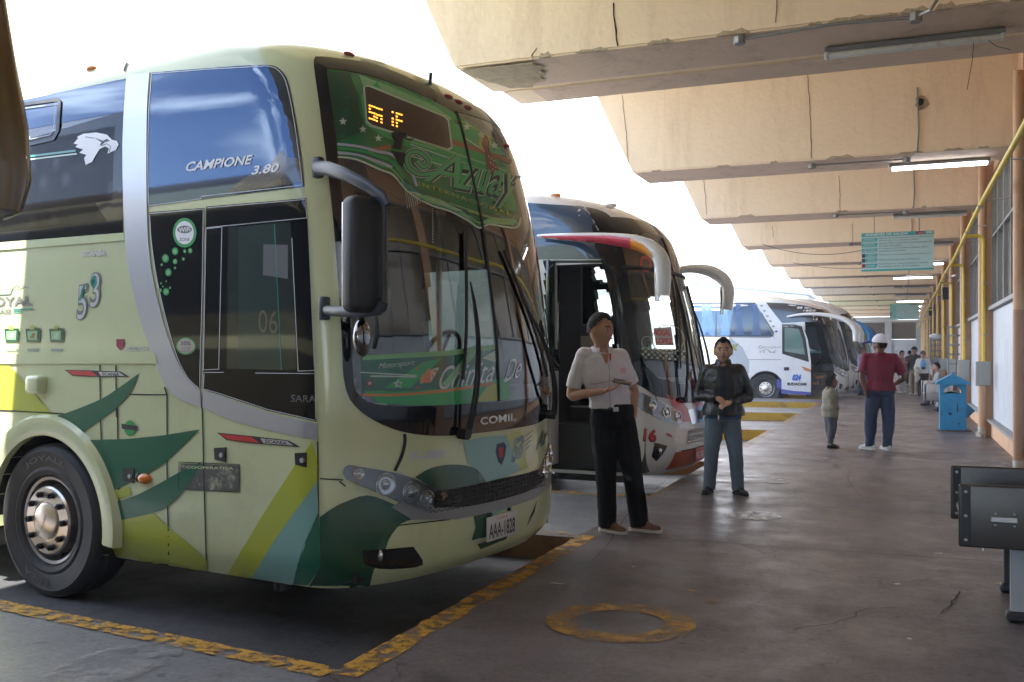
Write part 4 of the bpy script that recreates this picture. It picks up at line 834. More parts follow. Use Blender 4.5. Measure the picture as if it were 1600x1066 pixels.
m_curt = mat('green_curtain', (.30, .50, .38), .8, var=.15)
for a, b in ((xr - .45, xr - .95), (xr - 1.1, xr - 2.1), (xr - 2.4, xr - 3.2), (xr - 3.6, xr - 4.6)):
    mb = MB(); n = 26; vs = []
    for i in range(n + 1):
        x = a + (b - a) * i / n; y = -1.14 + .035 * math.sin(i * 1.9) + .01 * math.sin(i * 4.1)
        for j, z in enumerate((zr_ - .02, zr_ + .25, zr_ + .5, zr_ + .82)): vs.append((x + .05 * (j - 1) * math.sin(i * .35), y, z))
    mb.add(vs, [(4 * i + j, 4 * i + j + 1, 4 * i + j + 5, 4 * i + j + 4) for i in range(n) for j in range(3)]); B1.add('curtain', mb, m_curt)
B1.line('opening_window_frame', [(32, 165), (92, 157), (95, 160), (92, 205), (85, 218), (40, 228)], c_gloss, 5, .012, thick=.008)
B1.line('opening_window_trim', [(32, 172), (89, 164), (87, 200), (80, 212), (40, 221)], m_grey, 1.2, .014)
B1.line('window_rail_green', [(30, 247), (120, 236)], m_gteal, 3.2, .009); B1.line('window_rail_pale', [(30, 252), (122, 241)], m_gpale, 2.4, .0095)
B1.line('window_catch', [(41, 217), (50, 216)], m_letter, 4, .014)
# door-side big glass and door
up = cr([(237, 114), (285, 110), (328, 107), (380, 103), (417, 102)], 2) + cr([(430, 104), (442, 113), (452, 134), (464, 195), (472, 250), (476, 292)], 3) + [(400, 301), (315, 312), (233, 323), (231, 250), (231, 181)]
B1.poly('front_side_window', up, c_upper, .004); B1.line('side_window_pinstripe', [(233, 321), (232, 250), (233, 181), (238, 116), (328, 109), (417, 104)] + cr([(430, 107), (440, 116), (449, 136), (461, 196), (473, 290)], 3), c_wline, 1.3, .006)
B1.line('side_window_pinstripe', [(233, 322), (315, 311), (316, 307), (473, 290)], c_wline, 1.2, .006)
wedge = [(233, 332), (320, 325), (318, 460), (314, 608)] + cr([(305, 602), (293, 590), (277, 560), (262, 510), (246, 440), (237, 380)], 3)
B1.poly('lower_side_window', wedge, c_gloss, .0045); B1.line('side_window_pinstripe', [(235, 334), (319, 327), (317, 460), (313, 607)] + cr([(305, 601), (293, 588), (278, 558), (263, 508), (247, 440), (238, 380), (235, 336)], 3), c_wline, 1.2, .0065)
door = [(323, 323), (479, 310), (487, 480), (495, 659), (420, 642), (341, 616), (318, 609), (320, 460)]
B1.poly('door_glass', door, c_gloss, .0045)
for ln in ([(325, 325), (478, 312), (480, 341), (324, 356)], [(323, 358), (348, 355), (343, 577), (319, 578), (323, 358)], [(385, 350), (480, 341)], [(457, 372), (467, 580)], [(483, 345), (492, 579), (467, 580)], [(319, 582), (351, 582)], [(400, 583), (493, 584), (494, 655)], [(320, 584), (319, 608), (341, 614), (420, 640), (494, 657)]): B1.line('door_pinstripe', ln, c_wline, 1.1, .0065)
B1.poly('door_pane', [(358, 356), (455, 347), (465, 578), (355, 577)], c_pane, .0055)
B1.poly('painted_pane_reflection', [(374, 355), (430, 350), (441, 578), (373, 576)], mat('pane_lighter', (.035, .06, .055), .05, coat=1), .0062)  # lighter patch paints more of the greenish reflection onto the pane
B1.line('pane_edge', [(430, 350), (441, 578)], m_gteal, 1.3, .007)
B1.poly('pane_sticker', [(413, 382), (451, 383), (451, 436), (412, 430)], mat('sticker_grey', (.10, .11, .11), .4), .0066)
B1.text('ghost_number', '06', (405, 520), (30, 2), (0, -36), mat('ghost_number_tan', (.12, .11, .06), .4), .0068)
B1.text('door_lettering', 'SARA', (456, 628), (38, 1), (0, -11), m_dletter, .0066)
# silver swoosh
L_ = cr([(199, 120), (193, 228), (197, 378), (209, 453), (222, 505), (239, 552), (258, 598), (281, 623), (316, 637)], 3); R_ = cr([(235, 114), (231, 181), (231, 321), (237, 415), (257, 505), (277, 561), (295, 592), (314, 610)], 3)
B1.poly('silver_swoosh', L_ + list(reversed(R_)), c_silver, .009, thick=.008)
B1.poly('door_silver_band', cr([(318, 611), (340, 617), (420, 645), (496, 662)], 3) + cr([(497, 688), (420, 672), (360, 655), (318, 637)], 3), c_silver, .008, thick=.007)
# livery
S = lambda pts, m, o=.0030: B1.poly('livery_graphic', pts, m, o + .002, step=11)
S([(0, 563), (9, 563), (85, 650), (0, 641), (-90, 635), (-90, 563)], c_lime)
S(cr([(218, 584), (206, 612), (185, 636), (157, 657), (122, 682)], 3) + cr([(84, 652), (117, 641), (160, 623), (188, 605), (216, 585)], 3), c_dgreen, .0034)
S([(127, 688), (200, 686), (258, 680)] + cr([(313, 671), (281, 702), (249, 730), (202, 755), (162, 773)], 3) + [(150, 735)], c_dgreen, .0034)
S(cr([(166, 788), (206, 777), (249, 756), (281, 738), (316, 722)], 3) + cr([(300, 753), (270, 786), (244, 800), (188, 813), (168, 815)], 3), c_dgreen, .0036)
S([(162, 773), (202, 759), (206, 773), (164, 788)], c_lime, .0032)
S([(168, 815), (188, 813), (241, 802), (263, 823), (300, 853), (324, 875), (325, 900), (265, 889), (171, 875)], c_lime, .0032)
S([(488, 690), (497, 718), (496, 752), (431, 842), (392, 906), (354, 900), (408, 810), (457, 734)], c_lime, .0032)
S([(496, 753), (498, 800), (478, 850), (458, 918), (392, 906), (431, 842)], c_teal, .0033)
S([(498, 800), (500, 830), (500, 886), (476, 925), (457, 918), (466, 880), (478, 845)], c_dgreen, .0034)
S(cr([(500, 808), (520, 794), (540, 784), (573, 774), (610, 786), (648, 808), (626, 818), (606, 845), (596, 882), (584, 889), (575, 926)], 3) + [(530, 928), (478, 925), (501, 885)], c_fgreen, .0032)
S(cr([(648, 746), (671, 732), (704, 726), (737, 730), (752, 742), (760, 758)], 3) + [(740, 764), (705, 772), (694, 773)], c_fgreen, .0036)
S([(723, 690), (730, 724), (752, 742), (760, 757), (780, 750), (812, 735), (790, 680), (757, 682)], c_teal, .0033)
S([(790, 680), (812, 735), (824, 730), (812, 672)], c_lime, .0034)
S([(738, 797), (762, 790), (768, 806), (762, 838), (736, 844), (742, 825)], c_fgreen, .0034); S([(762, 790), (786, 780), (798, 792), (768, 806)], c_teal, .0034)
S([(745, 850), (792, 836), (790, 842), (750, 858)], c_fgreen, .0034)
# brow patches on the roof edge
S([(560, 92), (598, 98), (612, 116), (572, 104)], c_dgreen); S([(645, 118), (684, 136), (690, 150), (660, 140)], c_dgreen)
# panel gaps
for ln in ([(318, 612), (317, 640), (320, 760), (324, 902)], [(497, 690), (498, 830), (500, 884), (490, 908), (476, 928)], [(262, 617), (262, 740), (265, 888)], [(184, 617), (186, 740), (190, 878)], [(157, 570), (158, 652), (162, 770)], [(182, 571), (183, 652)], [(-60, 640), (0, 641), (90, 646), (157, 652)], [(183, 616), (240, 617), (262, 617)], [(190, 874), (264, 882)], [(258, 605), (262, 617)], [(500, 748), (536, 750)], [(612, 822), (700, 812), (762, 790)], [(530, 752), (540, 760)]):
    B1.line('panel_gap', ln, c_seam, 2.0, .0052)
B1.line('front_panel_gap', cr([(631, 678), (632, 690), (627, 712), (616, 736)], 4), c_seam, 5, .006)
B1.line('roof_gap', [(195, 112), (197, 104), (200, 99)], c_seam, 2.5, .006)
B1.poly('belt_moulding', [(-60, 553), (244, 552), (248, 568), (-60, 569)], c_cream, .012, thick=.012)
B1.poly('window_belt', [(-60, 384), (195, 364), (197, 376), (-60, 396)], c_cream, .010, thick=.010)
ar = arch(B1, wx, .60, m=c_cream, wd=.15, out=.045); arch(B1, wx, .60, sg=1, m=c_cream); arch(B1, -9.0, .60, m=c_cream)
wheelbox(B1, wx); wheelbox(B1, wx, 1); wheelbox(B1, -9.0)
wheel(B1, wx - .03, -1.13, rad=.525, steer=0, words=[('JOYALL', 2.15, 1.1, 0), ('A503', -2.2, -1.55, 0)]); wheel(B1, wx, 1.13, sg=1, detail=False); wheel(B1, -9.0, -1.13, detail=False); wheel(B1, -9, 1.13, sg=1, detail=False)
mb = MB(); mb.box((-6, 0, .62), (11.5, 2.3, .5)); B1.add('chassis', mb, m_black, smooth=False)
mb = MB(); mb.tube([(-.9, -1.05, .40), (-.9, -1.05, .24)], .05, 10); B1.add('jacking_point', mb, m_bplas)
# lettering on the side
B1.text('model_lettering', 'CAMPIONE', (292, 269), (104, -12), (1, -15), m_wt, .0085, .25, .025); B1.text('model_lettering', '3.80', (394, 274), (43, -5), (1, -14), m_wt, .0085, .25, .03)
B1.text('small_lettering', 'SCANIA', (128, 402), (37, -2), (1, -10), m_letter, .006, .2, .03); B1.text('small_lettering', 'SCANIA', (195, 549), (37, 0), (1, -8), m_letter, .006, .2, .03)
B1.poly('shield_badge', [(183, 530), (195, 530), (195, 541), (189, 548), (183, 541)], m_mar, .006)
for i, (ch, dx, dy) in enumerate((('5', 121, 502), ('3', 141, 483))):
    B1.text('fleet_number', ch, (dx - 1, dy), (17, -4), (3, -56), m_dletter, .0060, .0, .05); B1.text('fleet_number', ch, (dx + 1, dy - 2), (13, -3), (2, -52), m_letter, .0068, 0, -.005); B1.text('fleet_number_top', ch, (dx + 2, dy - 25), (11, -3), (1, -27), m_gteal, .0072, 0, -.02) if False else None
B1.poly('fleet_number_top', [(124, 470), (131, 447), (136, 444), (134, 450), (129, 455), (131, 463), (127, 470)], m_gteal, .0074); B1.poly('fleet_number_top', [(142, 440), (147, 430), (152, 432), (153, 443), (148, 453), (146, 450), (150, 441), (148, 436)], m_gteal, .0074)
B1.text('service_lettering', 'ROYAL', (-22, 480), (73, -3), (0, -15), m_dletter, .006, 0, .03); B1.text('service_lettering', 'CLASS', (-12, 491), (31, -1), (0, -8), m_dletter, .006, 0, .03); B1.line('service_underline', [(22, 484), (53, 483)], m_gteal, 2.4, .006); B1.line('service_underline', [(22, 488), (36, 488)], m_gteal, 2, .006)
m_sil = mat('sign_grey_green', (.28, .33, .28), .4)
B1.poly('crown_emblem', [(-12, 462), (18, 460), (22, 448), (13, 452), (9, 438), (5, 450), (-4, 444), (-8, 452), (-16, 448)], m_sil, .006)
B1.line('crown_flourish', cr([(18, 455), (24, 446), (30, 444), (28, 452), (36, 448), (46, 450)], 3), m_sil, 1.6, .006)
for x in (8, 41, 78):
    B1.poly('amenity_badge', [(x, 514), (x + 22, 513), (x + 24, 518), (x + 22, 535), (x + 2, 535)], m_gdark, .006); B1.poly('amenity_badge', [(x + 3, 518), (x + 19, 517), (x + 18, 531), (x + 4, 531)], m_glite, .007); B1.poly('amenity_star', star(x + 11, 512, 6), m_gyel, .0075); B1.poly('amenity_label', [(x + 3, 545), (x + 21, 545), (x + 21, 549), (x + 3, 549)], m_sil, .006)
    B1.poly('amenity_mark', [(x + 7, 528), (x + 12, 520), (x + 16, 522), (x + 13, 529)], m_gbrown if x == 41 else m_gpale, .0078)
for (x, y, sx, sy) in ((102, 578, 1, 1), (340, 676, 1.28, 1.15)):
    A = lambda u, v: (x + u * sx, y + v * sy + (u * .10 if x > 300 else 0))
    B1.poly('maker_stripe_edge', [A(0, 0), A(44, 1), A(88, 3), A(102, 11), A(40, 11), A(12, 9)], m_bplas, .006); B1.poly('maker_stripe_red', [A(3, 1.2), A(42, 2), A(52, 9.6), A(14, 8)], m_red, .007); B1.poly('maker_stripe_silver', [A(53, 3), A(86, 4), A(94, 9.5), A(57, 9.5)], m_letter, .007); B1.text('maker_lettering', 'SCANIA', A(59, 8.6), (27 * sx, 1 if x < 300 else 3.6), (0, -4.6 * sy), m_bplas, .0078, 0, .02)
# stickers in the glass
for nm, cx, cy, r, m, o in (('wifi_sticker', 290, 364, 18.5, m_gtxt, .0072), ('wifi_sticker_disc', 290, 364, 14.5, m_wt, .0078)): B1.poly(nm, disc(cx, cy, r, r * 1.26), m, o)
B1.poly('wifi_sticker_band', disc(290, 359, 11.5, 6), m_dletter, .0082); B1.text('wifi_lettering', 'WiFi', (281, 363), (18, -1), (0, -7), m_wt, .0086, 0, .02); B1.text('wifi_lettering', 'ZONE', (282, 377), (16, 0), (0, -5), m_dletter, .0084, 0, .01)
for cx, cy, r in ((275, 393, 5), (260, 404, 5.5), (275, 409, 3.6), (264.5, 426, 5), (261, 456, 5), (298.5, 392, 3.5), (288, 405, 2.2), (254, 414, 1.8), (275, 419, 1.8), (252, 454, 2.6), (261, 440, 1.2), (267, 450, 1.6), (290, 393, 2.4), (256, 448, 1.2), (253, 443, 1.4)):
    B1.poly('bubble_sticker', disc(cx, cy, r, r * 1.2, 14), m_gtxt, .0072); B1.poly('bubble_sticker', disc(cx, cy, r * .6, r * .72, 12), m_glite, .0078)
B1.poly('discount_sticker', disc(292, 541, 15.5, 13.5), m_gtxt, .0072); B1.poly('discount_sticker', disc(292, 541, 13.5, 11.5), mat('sticker_beige', (.5, .45, .38), .5), .0078); B1.text('discount_lettering', '50%', (284, 540), (16, 0), (0, -7), m_dletter, .0084, 0, .03); B1.text('discount_lettering', '3ra EDAD', (285, 546), (14, 0), (0, -4), m_dletter, .0084); B1.text('discount_lettering', 'DISCAPACIDAD', (282, 550.5), (20, 0), (0, -3), m_dletter, .0084)
# eagle head emblem on the glass
E = lambda pts: [(x * .2815, y * .2815) for x, y in pts]
B1.poly('eagle_emblem', E([(415, 800), (440, 770), (435, 762), (470, 745), (540, 738), (600, 750), (628, 778), (655, 785), (665, 805), (650, 835), (604, 855), (612, 825), (590, 815), (560, 830), (535, 870), (518, 902), (508, 893), (482, 918), (474, 880), (486, 862), (448, 850), (468, 832), (425, 818), (440, 805)]), m_wt, .0095)
B1.poly('eagle_emblem_detail', E([(530, 765), (580, 785), (600, 772), (618, 785), (590, 792), (575, 806), (560, 812), (570, 792)]), m_navy, .0102); B1.poly('eagle_emblem_detail', E([(600, 800), (640, 795), (655, 805), (648, 828), (612, 845), (622, 818)]), m_wt, .0104); B1.line('eagle_emblem_detail', E([(572, 812), (600, 800), (622, 815), (614, 846)]), m_navy, 1.2, .0108); B1.line('eagle_emblem_detail', E([(480, 762), (530, 770)]), m_navy, .9, .0108)
B1.poly('feather_motif', [(358, 300), (380, 280), (420, 262), (440, 235), (447, 245), (470, 250), (474, 285), (440, 290), (400, 298)], mat('ghost_motif', (.035, .035, .03), .12, coat=1), .0052)
for i in range(7): B1.line('feather_motif', cr([(362 + i * 9, 299 - i), (392 + i * 9, 284 - i * 2), (425 + i * 7, 262 - i)], 3), mat('ghost_motif_line', (.10, .10, .09), .3), .8, .0058)
# hatches, lamps
mb = MB(); p = B1.hit([(62, 601)])[0]; mb.box((p[0], p[1] - .02, p[2]), (.16, .09, .13), bev=.03, seg=3); B1.add('side_handle', mb, c_cream)
for u, v in ((202, 744), (345, 711), (471, 719)):
    B1.poly('latch_plate', [(u - 9, v - 11), (u + 9, v - 12), (u + 9, v + 11), (u - 8, v + 7)], m_bplas, .010, thick=.008); p = B1.hit([(u + 4, v)])[0]; mb = MB(); mb.tube([(p[0], p[1], p[2]), (p[0], p[1] - .022, p[2])], .014, 12); B1.add('latch_lock', mb, m_letter)
p = B1.hit([(228, 748)])[0]; mb = MB(); mb.ell((p[0], p[1] - .012, p[2]), (.055, .03, .034), 16, 10); B1.add('side_marker_lamp', mb, m_amber); mb = MB(); mb.ell((p[0] - .055, p[1] - .01, p[2] + .005), (.022, .02, .03), 12, 8); B1.add('marker_lamp_rim', mb, m_bplas)
m_worn = mat('peeling_sticker', (.08, .085, .075), .5, var=.6, vscale=30, dirt=(.45, .47, .32), dscale=12, damt=1.0)
B1.poly('peeling_sticker', [(283, 724), (374, 727), (374, 768), (282, 764)], m_worn, .0050); B1.line('peeling_sticker_edge', [(281, 722), (375, 726), (375, 769), (280, 764)], m_bplas, 1.3, .0058, closed=True); B1.text('peeling_lettering', 'COOPERATIVA', (292, 732), (74, 2), (0, -4), c_cream, .0058, 0, .02)
B1.poly('round_badge', disc(204, 669, 9, 12), m_gtxt, .006); B1.poly('round_badge', [(191, 662), (216, 666), (215, 673), (192, 670)], m_bplas, .007)
for u, v in ((545, 86), (700, 152), (716, 160), (730, 169), (790, 229)):
    p = B1.hit([(u, v)])[0]; mb = MB(); mb.ell((p[0] + .004, p[1], p[2] + .004), (.022, .048, .014), 12, 8); B1.add('roof_marker_lamp', mb, mat('red_lens', (.35, .03, .02), .15, coat=.8))
p = B1.onplane((143, 108), -1.12); mb = MB(); mb.ell((p.x, p.y, p.z), (.05, .03, .022), 12, 8); B1.add('roof_side_lamp', mb, m_amber)
# front: lower black band is part of the surround; letters
B1.text('maker_lettering', 'COMIL', (748, 664), (56, -7), (0, -12), m_wt, .012, 0, .03); B1.text('model_lettering', 'K-380', (638, 720), (56, -4), (1, -14), m_letter, .006, .15, .05)
B1.poly('front_shield', [(775, 694), (786, 691), (790, 697), (788, 712), (783, 727), (777, 722), (773, 706)], m_navy, .006); B1.poly('front_shield', [(778, 700), (785, 699), (784, 714), (779, 715)], m_red, .007)
for ch, u in (('5', 797), ('3', 805)): B1.text('fleet_number', ch, (u, 724 - (u - 797) * .6), (9, -3), (5, -38), m_gdark, .006, 0, .05)
for i in range(4): B1.line('speed_lines', [(812, 688 + i * 7), (832 - i * 1.5, 672 + i * 8)], m_gdark, 1.0, .006)
B1.text('front_lettering', 'Az', (836, 704), (16, -12), (4, -26), m_gdark, .006, .3, .03)
# headlamps: real recessed lens units
m_hl = mat('headlamp_housing', (.07, .07, .075), .2, coat=1.0); m_lens = mat('headlamp_reflector', (.7, .7, .7), .08, metal=1); g_lens = glass('headlamp_glass', (.75, .77, .78), .07)
def headlamp(B, outline, bulbs, sg=1, sc=1.0):
    h = B.poly('headlamp', outline, m_hl, .006) if sg > 0 else B.fpoly('headlamp', [(-y, z) for y, z in [yz(B, p) for p in outline]], m_hl, .006)
    for (u, v, r) in bulbs:
        q = B.hit([(u, v)])[0]
        if sg < 0: q = B.front([(-q[1], q[2])])[0]
        n = B.nrm(np.array([q]))[0]; Q = Vector(n).to_track_quat('Z', 'Y').to_matrix().to_4x4(); Mx = Matrix.Translation(Vector(q + n * .008)) @ Q
        mb = MB(); mb.lathe([(r * 1.08, 0), (r * 1.05, .012), (r * .97, .014), (r * .93, .004), (r * .6, -.001), (r * .45, .001)], Mx, 28); B.add('lamp_ring', mb, m_chrome, h)
        mb = MB(); mb.lathe([(r * .5, 0), (r * .46, .010), (r * .3, .018), (0, .022)], Mx, 24); B.add('lamp_bulb', mb, m_lens, h)
    ls = B.poly('lamp_glass', outline, g_lens, .034, parent=h) if sg > 0 else None
    return h
hl = cr([(537, 733), (545, 727), (560, 729), (595, 735), (625, 741), (660, 754), (691, 771), (690, 778), (673, 799), (650, 794), (620, 783), (580, 766), (541, 749)], 2, True)
headlamp(B1, hl, [(601, 757, .062), (640, 770, .062), (664, 779, .05), (560, 741, .03)])
headlamp(B1, [p for p in hl], [(601, 757, .062), (640, 770, .062), (664, 779, .05)], -1)
hv = [xz(B1, p) for p in hl]
# grille and silver trim beneath it (built across the whole width)
tr = [(650, 796), (690, 771), (712, 789), (760, 776), (815, 747), (838, 730), (846, 730), (838, 744), (820, 762), (770, 786), (700, 803)]
yt = [yz(B1, p) for p in [(673, 800), (691, 773), (712, 789), (741, 783), (757, 778)]]; yb_ = [yz(B1, p) for p in [(700, 803), (740, 797), (762, 790)]]
half_top = [(-.86, yt[1][1] + .0), (-.70, yt[2][1] - .01), (-.35, yt[3][1] - .01), (0, yt[4][1] - .015)]
zg = yt[4][1]
trim = [(-.98, zg + .04), (-.80, zg + .115), (-.68, zg + .00), (-.35, zg - .03), (0, zg - .035), (.35, zg - .03), (.68, zg), (.80, zg + .115), (.98, zg + .04), (.86, zg - .045), (.5, zg - .09), (0, zg - .10), (-.5, zg - .09), (-.86, zg - .045)]
B1.fpoly('grille_trim', trim, mat('satin_grey', (.25, .26, .26), .35, metal=.4), .012, .06, thick=.012)
gr = B1.fpoly('grille', [(-.79, zg + .10), (-.4, zg + .095), (0, zg + .10), (.4, zg + .095), (.79, zg + .10), (.68, zg + .0), (.35, zg - .03), (0, zg - .035), (-.35, zg - .03), (-.68, zg)], m_black, .006, .05)
for r_ in range(5):
    z = zg - .02 + r_ * .027; mb = MB(); ys_ = np.linspace(-.72, .72, 60); P = B1.front([(y, z + .006 * (1 if i % 2 else -1)) for i, y in enumerate(ys_)]); P = P + B1.nrm(P) * .011; mb.tube([Vector(p) for p in P], .004, 4); B1.add('grille_mesh', mb, m_bplas, gr)
# number plate
P4 = B1.hit([(754, 845), (797, 832), (797, 799), (756, 811)]); c0 = P4.mean(0); n = B1.nrm(P4[:1])[0]
pl = empty('number_plate', (0, 0, 0), 0, None, None); pl.parent = B1.root
zc = (P4[0][2] + P4[2][2]) / 2; yc = -.02; xp = .02
yc = (P4[:, 1].min() + P4[:, 1].max()) / 2
mb = MB(); mb.box((xp, yc, zc), (.012, .36, .155), bev=.004); B1.add('plate_panel', mb, mat('plate_white', (.62, .62, .60), .4, var=.1), pl)
def ptext(txt, y0, y1, z0, z1, m, off=.0): v, f = text2d(txt, 0, off); mb = MB(); mb.add([(xp + .008, yc + y0 + (y1 - y0) * a, zc + z0 + (z1 - z0) * b) for a, b in v], f); B1.add('plate_lettering', mb, m, pl, smooth=False)
ptext('AAA-1828', -.165, .165, -.062, .035, m_bplas, .01); ptext('ECUADOR', -.07, .07, .048, .066, m_red)
mb = MB(); mb.tube([(xp - .06, yc - .12, zc + .09), (xp, yc - .12, zc + .09)], .012, 8); mb.tube([(xp - .06, yc + .12, zc + .09), (xp, yc + .12, zc + .09)], .012, 8); B1.add('plate_lamp', mb, m_bplas, pl)
# fog-lamp recess
B1.poly('fog_lamp_recess', cr([(565, 860), (600, 858), (645, 854)], 2) + cr([(655, 868), (660, 882), (630, 888), (590, 888), (568, 880)], 2), c_gloss, .0060); p = B1.hit([(594, 868)])[0]; mb = MB(); mb.ell((p[0] + .004, p[1] - .008, p[2]), (.02, .012, .035), 10, 8); B1.add('fog_lamp', mb, m_lens)
B1.poly('fog_lamp_recess', [(826, 812), (838, 782), (834, 800), (822, 822)], c_gloss, .006)
# windscreen graphics (stuck on the glass)
GR = lambda n, pts, m, o: B1.poly(n, pts, m, o, step=22)
top = cr([(509, 110), (530, 111), (584, 122), (658, 150), (712, 177), (765, 215), (788, 236)], 3)
bot = cr([(812, 340), (806, 356), (781, 354), (762, 351), (748, 357), (731, 346), (703, 331), (674, 322), (646, 307), (630, 294), (613, 274), (593, 266), (556, 250), (527, 246)], 3)
g_base = mat('windscreen_banner_green', (.012, .17, .05), .25, coat=.8, var=.55, vscale=2.2)
GR('windscreen_banner', top + [(798, 280), (808, 320)] + bot + [(520, 190), (513, 130)], g_base, .0060)
GR('banner_panel', cr([(590, 128), (658, 154), (712, 180), (765, 218), (788, 242)], 3) + [(800, 300), (806, 335), (745, 300), (690, 268), (640, 232), (600, 215), (570, 196), (562, 150)], m_gtxt, .0066)
GR('banner_shade', [(511, 113), (545, 114), (560, 150), (562, 180), (575, 205), (526, 222), (518, 180)], m_gdark, .0067)
GR('banner_glow', [(560, 118), (600, 133), (680, 168), (705, 186), (700, 190), (640, 162), (566, 135)], m_glite, .0070)
B1.line('banner_edge', bot, m_gpale, 3.0, .0075); B1.line('banner_edge', [(x, y - 8) for x, y in bot[3:]], m_glite, 2.0, .0075); B1.line('banner_edge', [(x - 1, y - 14) for x, y in bot[6:]], m_gdark, 3.0, .0076)
B1.line('banner_wave', cr([(526, 226), (560, 230), (590, 238), (612, 243), (640, 268), (650, 292)], 4), m_gviolet, 4, .0078); B1.line('banner_wave', cr([(527, 232), (560, 236), (590, 245), (612, 255), (630, 280)], 4), m_gtxt, 4, .0079); B1.line('banner_wave', cr([(527, 240), (558, 243), (592, 254), (612, 262)], 4), m_gviolet, 3.5, .0078)
B1.line('banner_stripe', [(703, 222), (735, 231)], m_gbrown, 8, .0072); B1.line('banner_stripe', [(735, 231), (798, 254)], m_gbrown, 7, .0072); B1.line('banner_stripe', [(575, 237), (610, 230)], m_gbrown, 7, .0072)
for i, (a, b, c, d) in enumerate([(632, 214, 790, 268), (620, 210, 700, 236), (640, 226, 705, 250), (650, 234, 740, 262), (690, 244, 760, 268), (600, 200, 640, 210), (640, 300, 720, 330), (655, 312, 740, 340), (700, 318, 790, 348), (730, 330, 800, 352), (625, 240, 700, 262), (645, 262, 668, 270), (620, 216, 680, 234), (720, 190, 770, 218), (722, 214, 760, 240), (690, 300, 760, 322)]): B1.line('banner_streak', [(a, b), (c, d)], (m_glite, m_gyel, m_gpale, m_gteal)[i % 4], 1.6 if i % 3 else 2.4, .0080)
GR('banner_flash', [(646, 305), (672, 318), (705, 328), (742, 350), (720, 330), (690, 314), (665, 306)], m_glite, .0081); GR('banner_flash', [(620, 282), (640, 290), (652, 302), (640, 300)], m_gteal, .0081); GR('banner_flash', [(750, 350), (800, 352), (806, 344), (770, 340)], m_glite, .0081)
lb = [(569, 138), (575, 137), (692, 184), (698, 190), (703, 230), (697, 233), (580, 196), (573, 190)]
GR('destination_display_frame', [(566, 137), (575, 134), (694, 182), (700, 189), (706, 232), (700, 236), (578, 199), (571, 192)], m_gpale, .0082); dd = GR('destination_display', lb, m_ledbg, .0090)
for gi, (ch, ux, uy) in enumerate((('S', 575, 187), ('A', 586, 191), ('J', 607, 196), ('E', 617, 199))):
    pat = {'S': ['111', '100', '111', '001', '111'], 'A': ['111', '000', '111', '101', '101'], 'J': ['010', '000', '010', '010', '010'], 'E': ['111', '100', '111', '100', '100']}[ch]; mb = MB()
    for r_ in range(5):
        for c_ in range(3):
            if pat[r_][c_] == '1' and (gi or c_ < 3): mb.v += []; u0 = ux + c_ * 3.6; v0 = uy - (4 - r_) * 5 + c_ * 1.1; k = len(mb.v); mb.v += [(u0, v0), (u0 + 2.9, v0 + .9), (u0 + 2.9, v0 - 1.4), (u0, v0 - 2.3)]; mb.f.append((k, k + 1, k + 2, k + 3))
    B1.emit('display_characters', B1.hit(mb.v), mb.f, m_led, .0096, parent=dd)
for u, v in ((535, 191), (566, 203), (590, 217), (728, 199), (750, 211), (771, 228)): GR('banner_star', star(u, v, 6.5), m_gpale, .0084)
# the big name
for m, o, bd, d in ((m_gpale, .0086, .05, 0), (m_bplas, .0092, .03, 0), (mat('name_green', (.07, .42, .16), .3, coat=.5), .0098, .0, 0)):
    B1.text('name_lettering', 'A', (661, 283), (54, 12), (8, -50), m, o, .35, bd); B1.text('name_lettering', 'zuay', (709, 314) if bd < .01 else (707, 316), (100, 18), (5, -58), m, o, .35, bd)
sw = cr([(690, 268), (672, 272), (652, 273), (637, 262), (634, 247), (643, 238), (657, 241), (668, 254), (660, 262), (650, 252)], 4)
B1.line('name_swirl', sw, m_gpale, 11, .0084); B1.line('name_swirl', sw, m_bplas, 8.5, .0089); B1.line('name_swirl', sw, MATS['name_green'], 5, .0096)
B1.text('sub_lettering', 'INTERNACIONAL', (653, 291), (144, 48), (-1, -7), m_gyel, .0102, 0, .01, 1.25)
GR('figure_halo', disc(756, 224, 10, 13), m_gyel, .0084); GR('robed_figure', cr([(757, 212), (763, 222), (764, 238), (776, 262), (782, 276), (766, 274), (758, 262), (757, 240), (751, 226)], 2, True), mat('graphic_maroon', (.20, .05, .03), .35, coat=.5), .0090); GR('robed_figure_face', disc(757, 222, 4, 6), m_gbrown, .0095)
for i in range(9): GR('robe_pattern', star(762 + (i % 3) * 3 + i, 245 + i * 3.4, 1.8), m_gpale, .0096)
GR('silhouette_figure', [(611, 215), (616, 222), (612, 232), (626, 236), (628, 218), (634, 216), (633, 208), (620, 206), (610, 208)], m_bplas, .0090); GR('silhouette_figure', [(608, 236), (632, 240), (628, 264), (618, 250)], m_bplas, .0090); GR('silhouette_figure', [(627, 218), (646, 217), (640, 222)], m_bplas, .0090)
m_dots = m_gpale
for i in range(12): B1.line('perforated_strip', [(632 + i * 3.2, 298 + i * 2), (633 + i * 3.2 + (3 if i < 6 else 0), 326 - i * 1.2)], m_dots, .9, .0062)
for i in range(14): B1.line('perforated_strip', [(674, 326 + i * 4), (676, 327 + i * 4)], m_dots, 1.2, .0062)
